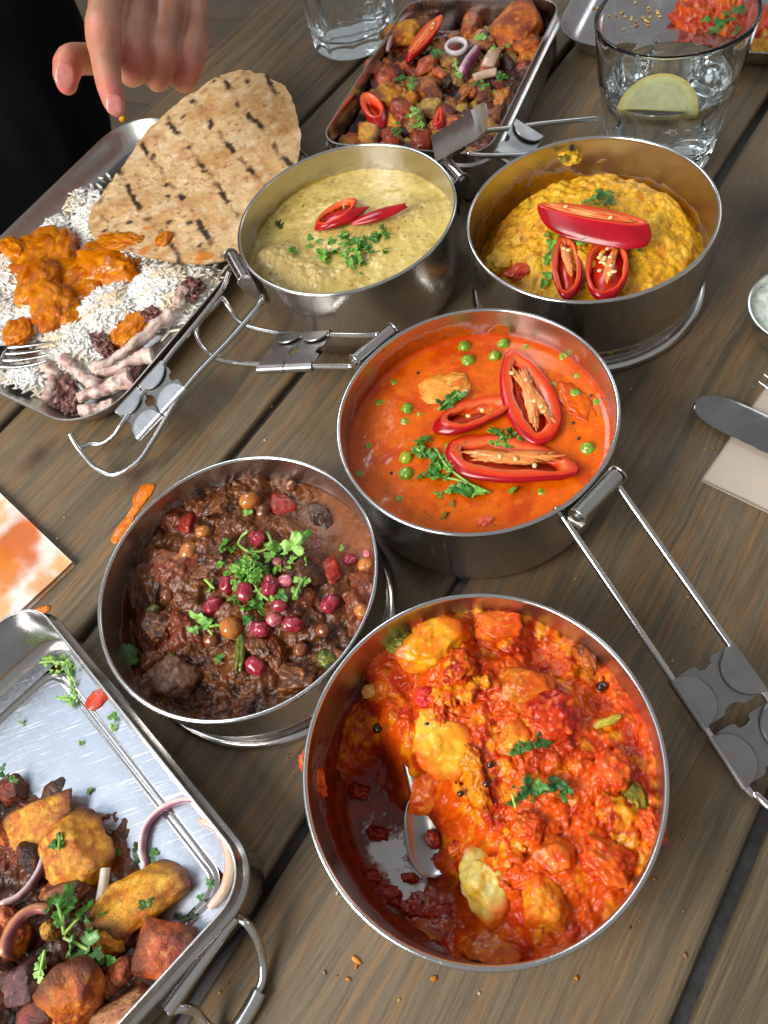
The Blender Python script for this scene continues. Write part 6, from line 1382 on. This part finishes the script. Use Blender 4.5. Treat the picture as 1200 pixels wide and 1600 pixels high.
V, F = revolve([(0, .03), (2.1, .03), (2.3, .12), (2.6, .6), (2.95, 1.5), (3.06, 2.1), (3.14, 2.16), (3.12, 2.24), (3.02, 2.22), (2.9, 1.6), (2.5, .7), (2.1, .3), (0, .25)], 96, (g3[0], g3[1], 0)); mk('cup_wall', V, F, STEEL_RIM, cup, smooth='auto')
r_ = np.linspace(0, 1, 60)[:, None] * 2.93; a_ = np.linspace(0, 2 * np.pi, 160, endpoint=False)[None]
X = g3[0] + r_ * np.cos(a_); Y = g3[1] + r_ * np.sin(a_); Z = 1.72 + .16 * n2(X, Y, .9, 131) + .05 * n2(X, Y, 2.5, 132)
o = mk('yoghurt', np.stack([X, Y, Z], -1).reshape(-1, 3), gridfaces(60, 160, False, True), M_CREAM, None, col=mixc(srgb(226, 232, 220), srgb(176, 196, 170), sstep(0, .7, n2(X, Y, 1.2, 133)) * .7).reshape(-1, 3), origin=(g3[0], g3[1], .3)); tag(o, 'white yoghurt dip filling the small steel cup', 'yoghurt')
# lemon slice floating in the right-hand glass
lem = thing('lemon_slice', 'pale half slice of lemon floating in the faceted glass', 'lemon', (gr[0], gr[1], 5.4))
lc = at(1030, 160, 5.7); u = unit(at(1090, 165, 5.6) - at(975, 160, 5.6)); v = np.array([-u[1], u[0], 0]); R_ = np.column_stack([u, v, [0, 0, 1]]) @ rotm(0, .55, .05)
def half(r, z0, z1, sh=0):
    a = np.linspace(-.05, math.pi + .05, 40); o = [(r * math.cos(q), r * .95 * math.sin(q) + sh) for q in a]; V, F = prism(o, z0, z1, .04); return V @ R_.T + lc, F
V, F = half(2.35, -.22, .22, -.5); mk('rind', V, F, mat_plain('lemon_rind', srgb(214, 190, 84), srgb(226, 212, 140), .35, 3, sss=.2), lem, smooth='auto')
V, F = half(2.12, -.235, .235, -.48); mk('pith', V, F, mat_plain('lemon_pith', srgb(222, 220, 160), srgb(210, 206, 136), .4, 3, sss=.3), lem, smooth='auto')
V, F = half(1.78, -.25, .25, -.44); mk('pulp', V, F, mat_plain('lemon_pulp', srgb(214, 212, 166), srgb(196, 194, 146), .25, 2, sss=.4), lem, smooth='auto')

# ================================================================ second plate, behind the glass
cQ = np.array([25.4, 57.6]); qu = unit([.75, -.66]); qv = np.array([-qu[1], qu[0]])
ctrQ = cQ + qu * 14.3 + qv * 10.0
QF = Fr((ctrQ[0], ctrQ[1], 0), (qu[0], qu[1], 0), (qv[0], qv[1], 0))
plate2 = thing('steel_plate', 'oblong steel plate with red curry behind the faceted glass', 'plate', (ctrQ[0], ctrQ[1], 0))
FOIL = mat_steel('crinkled_steel', base=(.6, .58, .58), rough=.2, tint=(.5, .42, .42))
loft(QF, [(1.7, .15), (1.3, .18), (.8, .6), (.3, 1.35), (.06, 1.7), (0, 1.78)], STEEL, 'underside', plate2, 14.3, 10.8, 4.0)
loft(QF, [(0, 1.78), (.02, 1.84), (.08, 1.85), (.14, 1.80), (.38, 1.42), (.9, .72), (1.35, .36), (1.75, .28), (3.2, .28)], FOIL, 'dish', plate2, 14.3, 10.8, 4.0, cap0=False, cap1=True)
PS = Flat(.4)
for i, (p1, p2, w_, th_, cc_, lab, nm, cat) in enumerate([((1060, 45), (1115, 25), 50, 1.5, (srgb(206, 76, 14), srgb(180, 46, 10), srgb(226, 120, 30)), 'red curry lump at the left of the far plate heap', 'curry_lump', 'curry'), ((1110, 30), (1170, 20), 56, 1.8, (srgb(216, 100, 20), srgb(196, 66, 14), srgb(230, 140, 40)), 'orange curry lump in the middle of the far plate heap', 'curry_lump', 'curry'),
                                                ((1080, 5), (1110, -10), 40, 1.6, (srgb(220, 150, 40), srgb(206, 100, 30), srgb(236, 180, 80)), 'yellow curry lump at the back of the far plate heap', 'curry_lump', 'curry'), ((1165, 60), (1215, 40), 50, 1.4, (srgb(200, 66, 40), srgb(180, 50, 26), srgb(216, 96, 50)), 'red curry lump at the right edge of the far plate', 'curry_lump', 'curry'),
                                                ((1185, 85), (1215, 75), 40, 1.0, (srgb(196, 140, 30), srgb(170, 100, 20), srgb(206, 160, 60)), 'yellow brown curry lump nearest the rim of the far plate', 'curry_lump', 'curry')]):
    chunk(nm, lab, cat, PS, p1, p2, w_, th_, 0, cc_, M_TOM, planes=0, amp=.3, freq=2, seed=i + 600, level=5, group='curry lumps on the far plate')
herbs('chopped_coriander', 'chopped coriander on the red curry of the far plate', Flat(2.0), [(1130, 35, 26, 20), (1150, 30, 24, 100), (1120, 45, 20, 300), (1160, 15, 22, 40)], scatter=[(1140, 30, 20, 14, 12, 8, 16)], seed=99, off=.3, pxcm=18, cols=GD)
rr = np.random.RandomState(77)
for i in range(26):
    P = at(985 + rr.randn() * 26, 28 + rr.randn() * 16, .36); V, F, D, ns = blob(P, (.10 + .22 * rr.rand(), .12, .06), rotm(rr.rand() * 3), amp=.2, seed=i, level=2)
    if i == 0: spots = []
    spots.append((V, F.tolist(), mixc(srgb(176, 120, 40), srgb(220, 190, 110), np.full(len(V), rr.rand()))))
V, F, C = merge(spots); o = mk('sauce_specks', V, F, M_SEED, None, col=C); tag(o, 'scattered crumbs and oily specks on the bare left part of the far plate', 'crumbs', kind='stuff')

# ================================================================ napkins and cutlery
def mat_paper(name, c1, c2, emboss=True):
    t = NT(name); v = t.coord(); n1 = t.noise(v, .5, 4); a = t.attr()
    c = t.mix(1.0, a.outputs['Color'], t.mix(n1, c1, c2), 'MULTIPLY'); t.set(Base_Color=c, Roughness=.85)
    h = t.noise(v, 14, 3)
    if emboss:
        vo = t.n('ShaderNodeTexVoronoi'); vo.inputs['Scale'].default_value = 4.2; vo.inputs['Randomness'].default_value = .05; t.l(v, vo.inputs['Vector'])
        mk_ = t.ramp(t.noise(v, .25, 2), [(.46, 0), (.5, 1)])
        h = t.math('ADD', t.math('MULTIPLY', h, .3), t.math('MULTIPLY', t.ramp(vo.outputs['Distance'], [(.12, 1), (.3, 0)]), t.math('ADD', t.math('MULTIPLY', mk_, .5), .5)))
    t.bump(h, .8, .0007); return t.m
def sheet(name, label, cat, P0, A, B, la, lb, th, mat, colf, wav=.10, nu=90, nv=90, fold=None):
    u = np.linspace(0, 1, nu); v = np.linspace(0, 1, nv); U, W = np.meshgrid(u, v, indexing='ij')
    X = P0[0] + A[0] * U * la + B[0] * W * lb; Y = P0[1] + A[1] * U * la + B[1] * W * lb
    Z = P0[2] + wav * (.5 + .5 * n2(X, Y, .22, 5, 2)) + .015 * n2(X, Y, 1.2, 6, 2)
    if fold is not None: Z = Z + fold(U * la, W * lb)
    C = colf(X, Y).reshape(-1, 3); top = np.stack([X, Y, Z + th], -1).reshape(-1, 3); bot = np.stack([X, Y, np.full_like(X, .012)], -1).reshape(-1, 3); n = len(top)
    g = gridfaces(nu, nv); bd = [i * nv for i in range(nu)] + [(nu - 1) * nv + j for j in range(1, nv)] + [i * nv + nv - 1 for i in range(nu - 2, -1, -1)] + [j for j in range(nv - 2, 0, -1)]
    rim = np.array([[bd[i], bd[(i + 1) % len(bd)], bd[(i + 1) % len(bd)] + n, bd[i] + n] for i in range(len(bd))])
    o = mk(name, np.concatenate([top, bot]), np.concatenate([g, g[:, ::-1] + n, rim]), mat, None, col=np.concatenate([C, C])); tag(o, label, cat); return o
n0 = at(1095, 752, .0); na_ = unit(at(1200, 600, 0) - n0); nb_ = np.array([na_[1], -na_[0], 0])
sheet('paper_napkin', 'clean beige embossed paper napkin under the knife at the right', 'napkin', n0, na_, nb_, 15, 15, .10, mat_paper('beige_paper', (.60, .50, .40), (.52, .43, .34)), lambda X, Y: np.ones(X.shape + (3,)), fold=lambda a, b: .05 * sstep(12.4, 12.9, b) + .04 * sstep(1.2, .9, np.abs(a - 2)) * 0)
p0 = at(115, 880, .25); A2 = unit(at(0, 770, .25) - p0); B2 = unit(at(50, 955, .25) - p0); B2 = unit(B2 - (B2 @ A2) * A2)
def stainc(X, Y):
    C = mixc(np.ones(3), srgb(246, 190, 120), sstep(-.1, .5, n2(X, Y, .32, 101)) * .9)
    q = at(25, 850, .3); d = np.hypot(X - q[0], (Y - q[1]) * .8) + .9 * n2(X, Y, .5, 102); C = mixc(C, srgb(226, 112, 16), sstep(2.4, .9, d) * .95)
    q = at(75, 915, .3); d = np.hypot(X - q[0], Y - q[1]) + .9 * n2(X, Y, .6, 104); C = mixc(C, srgb(240, 160, 70), sstep(1.6, .5, d) * .8)
    q = at(10, 890, .3); d = np.hypot(X - q[0], Y - q[1]) + .8 * n2(X, Y, .6, 105); return mixc(C, srgb(236, 140, 30), sstep(1.8, .6, d) * .9)
sheet('paper_napkin', 'folded white napkin smeared with orange sauce at the left edge', 'napkin', p0 - [0, 0, .25], A2, B2, 17, 12, .30, mat_paper('white_paper', (.80, .76, .70), (.72, .68, .62), False), stainc, wav=.28)
# knife
kt = at(1086, 630, .35); kd = unit(at(1200, 684, .35) - kt); kd[2] = 0; kd = unit(kd); kn = np.array([-kd[1], kd[0], 0])
KF = Fr(kt + np.array([0, 0, .22]), kd, kn)
knife = thing('table_knife', 'round tipped steel table knife lying across the beige napkin', 'knife', tuple(kt[:2]) + (.2,))
xs = np.r_[np.linspace(0, 1, 16) ** 1.6 * 2.2, np.linspace(2.4, 10.5, 60)]; nn_ = len(xs)
def kw(x): return 1.04 * math.sqrt(max(0, 1 - max(0, 1 - x / 2.2) ** 2.2)) + .02
V = []
for x in xs:
    w_ = kw(x) + .02; ser = .02 * math.sin(x * 38) if x > 1.5 else 0
    for y, z in ((-w_ - ser, .0), (-w_ * .7, .055), (0, .085), (w_ * .8, .075), (w_, .045), (w_, -.045), (0, -.075), (-w_ * .7, -.05)): V.append((x, y, z))
F = [list(f)[::-1] for f in gridfaces(nn_, 8, False, True)] + [list(range(8)), [(nn_ - 1) * 8 + i for i in range(8)][::-1]]
KST = mat_steel('mirror_steel', base=(.30, .29, .28), rough=.09, scratch=.1, tint=(.42, .4, .39), var=.03)
mk('blade', KF(V), F, KST, knife, smooth='auto')
V, F = sweep(KF([(10.3, 0, 0), (11, 0, .02), (12, .0, .05), (16, 0, .08), (21, 0, .08), (22, 0, .05)]), [.5, .42, .5, .68, .85, .5], 16, n=40, ax=1, bx=.32); mk('handle', V, F, STEEL_RIM, knife)
def fork(label, tip, d, up, tines, head, parentname='fork', shaft=14, zh=.5, w=.95, tilt=0.0):
    d = unit(d); n_ = unit(np.cross(up, d)); t = thing('fork', label, 'fork', tuple(tip[:2]) + (.2,))
    for i in range(tines):
        o_ = (i - (tines - 1) / 2) / ((tines - 1) / 2) * w
        P = [tip + n_ * o_ * .92 + np.array([0, 0, .0]), tip + d * 1.2 + n_ * o_ + np.array([0, 0, -.22]), tip + d * 2.8 + n_ * o_ + np.array([0, 0, -.38]), tip + d * 4.2 + n_ * o_ * .9 + np.array([0, 0, -.36])]
        V, F = sweep(P, [.05, .12, .14, .15], 10, n=20, ax=1, bx=.7); mk('tine', V, F, STEEL_RIM, t)
    P = [tip + d * 4.0 + [0, 0, -.36], tip + d * 5.0 + [0, 0, -.34], tip + d * 6.2 + [0, 0, -.2], tip + d * 7.4 + [0, 0, .1], tip + d * 10 + [0, 0, .4], tip + d * (8 + shaft) + [0, 0, zh]]
    V, F = sweep(P, [1.12, 1.12, .8, .35, .34, .62], 16, n=50, ax=1, bx=.16); mk('handle', V, F, STEEL_RIM, t)
    return t
fork('steel fork on the oblong plate, its tines under a piece of chicken', at(80, 548, 1.6), at(0, 552, 1.4) - at(74, 548, 1.4) + np.array([0, 0, .0]), np.array([0, 0, 1.0]), 4, 0, zh=1.2, w=.95)
fork('steel fork at the right edge beside the beige napkin', at(1196, 578, .75), kd, np.array([0, 0, 1.0]), 4, 0, zh=.5)
# spills on the table
TB = Flat(.02)
for i, (p1, p2, w_, th_, lab) in enumerate([((212, 790), (236, 756), 20, .10, 'orange sauce splash beyond the brown stew bowl, farther part'), ((178, 848), (206, 806), 17, .10, 'orange sauce splash left of the brown stew bowl, nearer part'), ((52, 958), (78, 950), 12, .10, 'orange sauce drop beside the corner of the stained napkin'), ((200, 812), (222, 780), 12, .06, 'thin orange trail joining the two splashes')]):
    chunk('sauce_spill', lab, 'sauce', TB, p1, p2, w_, th_, 0, (srgb(226, 120, 8), srgb(206, 90, 4), srgb(236, 150, 30)), M_SAUCE, planes=0, amp=.16, freq=1.6, seed=i + 700, level=5, group='orange sauce spilled on the boards')
for i, (p1, p2, w_, lab) in enumerate([((675, 1532), (682, 1526), 9, 'orange crumb right in front of the nearest bowl'), ((550, 1496), (564, 1506), 8, 'yellow crumb on the boards near the bottom of the picture'), ((556, 1506), (556, 1514), 5, 'tiny yellow crumb beside the larger one at the bottom'), ((898, 1526), (904, 1530), 7, 'brown crumb to the right of the nearest bowl foot'), ((540, 1528), (548, 1532), 5, 'faint yellow crumb lowest on the boards')]):
    chunk('crumb', lab, 'crumb', TB, p1, p2, w_, .08, 0, (srgb(206, 130, 20), srgb(170, 90, 16), srgb(226, 150, 40)), M_DAL, planes=0, amp=.4, seed=i + 720, level=3, group='crumbs on the boards')

rr = np.random.RandomState(31); cr2 = []
for i in range(150):
    px, py = rr.rand() * 1200, 430 + rr.rand() * 1170
    P = at(px, py, .03)
    if any(np.hypot(P[0] - b[0], P[1] - b[1]) < 7.3 for b in BOWL.values()): continue
    q_ = TF1.x @ (P - TF1.o), TF1.y @ (P - TF1.o); w_ = PF.x @ (P - PF.o), PF.y @ (P - PF.o)
    if (abs(q_[0]) < HX + .3 and abs(q_[1]) < HY + .3) or (abs(w_[0]) < HXP + .3 and abs(w_[1]) < HYP + .3): continue
    s_ = .03 + .06 * rr.rand() ** 2; V, F, D, ns = blob(P, (s_ * 1.4, s_, s_ * .6), rotm(rr.rand() * 3), amp=.3, freq=2, seed=i, level=1)
    cr2.append((V, F.tolist(), [srgb(196, 150, 70), srgb(150, 110, 70), srgb(206, 190, 160), srgb(120, 60, 20)][rr.randint(4)]))
V, F, C = merge(cr2); o = mk('table_crumbs', V, F, M_DAL, None, col=C); tag(o, 'tiny crumbs and specks scattered over the wooden boards', 'crumbs', kind='stuff')

# ================================================================ the person across the table: one pointing hand, black clothes
def tubepx(L, ns=18, n=30):
    P = [ray(a, b, D) for a, b, D, r in L]; R = [r * .93 * D / FOC for a, b, D, r in L]
    V, F = sweep(P, R, ns, n=n)
    # rounded ends
    parts = [(V, F)]
    for q, r in ((P[0], R[0]), (P[-1], R[-1])):
        D, FF = ico(3); parts.append((D * r + q, FF.tolist()))
    return parts
parts = []
parts += tubepx([(185, -70, 46.5, 34), (172, -20, 45, 31), (163, 20, 43.6, 27), (161, 52, 42.2, 29.5), (165, 95, 41.8, 24), (171, 135, 41.2, 21.5), (178, 160, 41.0, 18.5), (181, 168, 41.0, 15)])     # index
parts += tubepx([(222, -60, 48, 34), (217, -10, 46.6, 30), (213, 40, 45.2, 26), (208, 86, 43.6, 28.5), (206, 108, 44.2, 25), (204, 112, 46.5, 22), (210, 100, 49.5, 20), (214, 80, 50.5, 18)])  # middle
parts += tubepx([(258, -50, 49, 34), (264, 0, 47.5, 29), (259, 50, 46.4, 25), (248, 98, 44.8, 27.5), (246, 118, 45.4, 23), (246, 120, 47.6, 21), (248, 104, 50, 19), (250, 85, 51, 17)])       # ring
parts += tubepx([(288, -40, 50.5, 32), (300, 10, 49, 28), (303, 60, 47.8, 25), (292, 104, 46.4, 26.5), (288, 122, 47, 22), (285, 122, 49, 20), (280, 105, 51, 18), (276, 90, 52, 16)])       # little
parts += tubepx([(205, -10, 53, 40), (195, 50, 51.5, 34), (170, 86, 50, 27), (140, 92, 48.6, 24), (112, 94, 47.0, 24.5), (104, 112, 46.4, 22.5), (104, 130, 46.0, 18)])                          # thumb
palm = [(240, -120, 54, 92), (240, -70, 50.5, 78), (236, -20, 49.6, 62)]
parts += tubepx([(225, -60, 52, 66), (235, -110, 55, 74), (240, -190, 60, 66), (225, -330, 70, 58), (180, -560, 88, 70)], ns=24)
parts += tubepx([(262, -60, 52.5, 58), (255, -120, 55.5, 66), (245, -200, 61, 58)], ns=24)
V, F, _ = merge([(a, b) for a, b in parts])
person = thing('person', 'person in black clothes across the table pointing down at the plate', 'person', (-37, 88, -78))
def remeshed(name, V, F, vox, mat, parent, smooth_it=6, disp=None, colf=None, fac=.5):
    me = bpy.data.meshes.new('tmp'); me.from_pydata([tuple(v * CM) for v in V], [], [list(map(int, f)) for f in F]); me.update()
    o = bpy.data.objects.new('tmp', me); COL.objects.link(o)
    md = o.modifiers.new('r', 'REMESH'); md.mode = 'VOXEL'; md.voxel_size = vox * CM
    sm = o.modifiers.new('s', 'SMOOTH'); sm.factor = fac; sm.iterations = smooth_it
    dg = bpy.context.evaluated_depsgraph_get(); ev = o.evaluated_get(dg); m2 = ev.to_mesh()
    W = np.zeros(len(m2.vertices) * 3); m2.vertices.foreach_get('co', W); W = W.reshape(-1, 3) / CM
    N = np.zeros(len(m2.vertices) * 3); m2.vertices.foreach_get('normal', N); N = N.reshape(-1, 3)
    FF = [list(p.vertices) for p in m2.polygons]; ev.to_mesh_clear(); bpy.data.objects.remove(o)
    if disp is not None: W = W + N * disp(W)[:, None]
    return mk(name, W, FF, mat, parent, col=colf(W, N) if colf else None)
M_SKIN = mat_attr('skin', rough=.46, sss=.35, radius=(1, .35, .2), sscale=.004, fine=3, fine_amt=.08, bump=.22, bscale=9, bdist=.0003, rvar=.06)
def skincol(W, N):
    C = mixc(srgb(190, 134, 104), srgb(166, 108, 82), sstep(-.4, .6, fbm(W * .25, 3)))
    for (a_, b_, D, r_, k) in ((181, 165, 41, 1.5, .8), (104, 128, 46, 1.7, .9), (208, 95, 43, 1.3, .5), (247, 105, 45, 1.2, .45), (290, 112, 46, 1.2, .45), (161, 55, 42, 1.2, .35)):
        q = ray(a_, b_, D); d = np.linalg.norm(W - q, axis=1); C = mixc(C, srgb(214, 110, 100), np.exp(-(d / r_) ** 2) * k)
    return C
body = remeshed('hand_and_arm', V, F, .12, M_SKIN, person, 3, lambda W: .025 * fbm(W * 1.2, 3), skincol)
def nail(c_px, D, w_, l_, ang, nm):
    c_ = ray(c_px[0], c_px[1], D); toward = unit(np.array([0, 0, CAMZ]) - c_); a = math.radians(ang)
    dr = ray(c_px[0] + 10 * math.cos(a), c_px[1] - 10 * math.sin(a), D) - ray(c_px[0], c_px[1], D); dr = unit(dr - (dr @ toward) * toward)
    R_ = np.column_stack([dr, np.cross(toward, dr), toward]); V, F, Dd, ns = blob(c_, (l_, w_, .16), R_, p=2.8, amp=.0, level=3)
    mk('fingernail', V, F, mat_plain(nm, srgb(214, 146, 134), srgb(204, 122, 114), .28, 3, bump=0, sss=.3, coat=.3), person)
nail((179, 164), 40.35, .46, .50, 270, 'nail_pink')
nail((101, 118), 45.35, .55, .72, 262, 'nail_pink_thumb')
# black clothes: torso, lap and sleeve as one draped body
def bl(c_, r, rot=None, lv=4):
    D, FF = ico(lv); V = D * np.asarray(r)
    if rot is not None: V = V @ rot.T
    return V + np.asarray(c_), FF.tolist()
tp = [bl((-33, 88, 8), (21.5, 14, 34)), bl((-37, 92, -20), (22.5, 19, 20)), bl((-40, 92, 38), (23, 13, 14)), bl((-27, 80, -30), (10.5, 24, 10)), bl((-52, 78, -30), (10.5, 24, 10))]
P_ = [(-22, 94, 44), (-14, 102, 34), (-8, 100, 28), (-3, 94, 25)]
V_, F_ = sweep([np.array(p, float) for p in P_], [9, 8, 7, 6.5], 22, n=20); tp.append((V_, F_))
V, F, _ = merge(tp)
t = NT('black_cloth'); vv = t.coord(); n1 = t.noise(vv, .12, 4); t.set(Base_Color=t.mix(n1, (.004, .004, .005), (.010, .010, .012)), Roughness=.95); t.b.inputs['Specular IOR Level'].default_value = .15; t.bump(t.noise(vv, 18, 2), .3, .0004)
remeshed('black_clothes', V, F, 1.3, t.m, person, 3, lambda W: 1.1 * fbm(W * np.array([.10, .10, .035]), 3))
# neck, head and hair, above the frame
parts = []
V1, F1 = sweep([np.array(p, float) for p in [(-40, 91, 50), (-39, 89, 62)]], [6, 5.6], 20, n=6); parts.append((V1, F1)); parts.append(bl((-38, 85, 70), (8, 10, 11.5)))
parts.append(bl((-37, 75.5, 68), (1.5, 2.0, 2.2), None, 3)); parts.append(bl((-45.8, 85, 69), (1, 2, 3), None, 3)); parts.append(bl((-30.2, 85, 69), (1, 2, 3), None, 3)); parts.append(bl((-37.5, 78, 62.5), (4.5, 4, 3.5), None, 3))
V, F, _ = merge(parts); remeshed('head', V, F, .8, M_SKIN, person, 3, None, lambda W, N: mixc(srgb(206, 152, 126), srgb(188, 128, 104), sstep(-.4, .6, fbm(W * .15, 3))))
V, F, D, ns = blob((-38.3, 87.5, 73.5), (9.2, 10.2, 10.6), None, amp=.05, freq=3, level=4); keep = V[:, 1] > 80
mk('hair', V, F, mat_plain('dark_hair', (.012, .010, .008), (.03, .022, .016), .5, 1.0, bump=.5), person)
for sx in (-41.3, -34.2):
    V, F, D, ns = blob((sx, 76.2, 70.2), (1.2, .8, .7), None, amp=0, level=2); mk('eye', V, F, mat_plain('eye_white', (.7, .68, .65), None, .2, bump=0), person)
# the bench the person sits on
bench = thing('wooden_bench', 'low wooden bench beyond the far edge of the table under the person', 'bench', (-37, 98, -78))
def wbox(c_, h_, rz, name, mat, parent):
    V, F = box_bevel(-h_[0], h_[0], -h_[1], h_[1], -h_[2], h_[2], .4); mk(name, V @ rotm(rz).T + np.asarray(c_, float), F, mat, parent, smooth=False)
bw = mat_plain('bench_wood', (.16, .10, .055), (.10, .062, .035), .5, .4, bump=.2)
wbox((-37, 98, -42), (38, 17, 1.5), TH, 'seat', bw, bench)
for a_ in (-32, 32):
    for b_ in (-13, 13):
        q = PU * a_ + PN * b_; wbox((-37 + q[0], 98 + q[1], -61), (2, 2, 17.4), TH, 'leg', bw, bench)
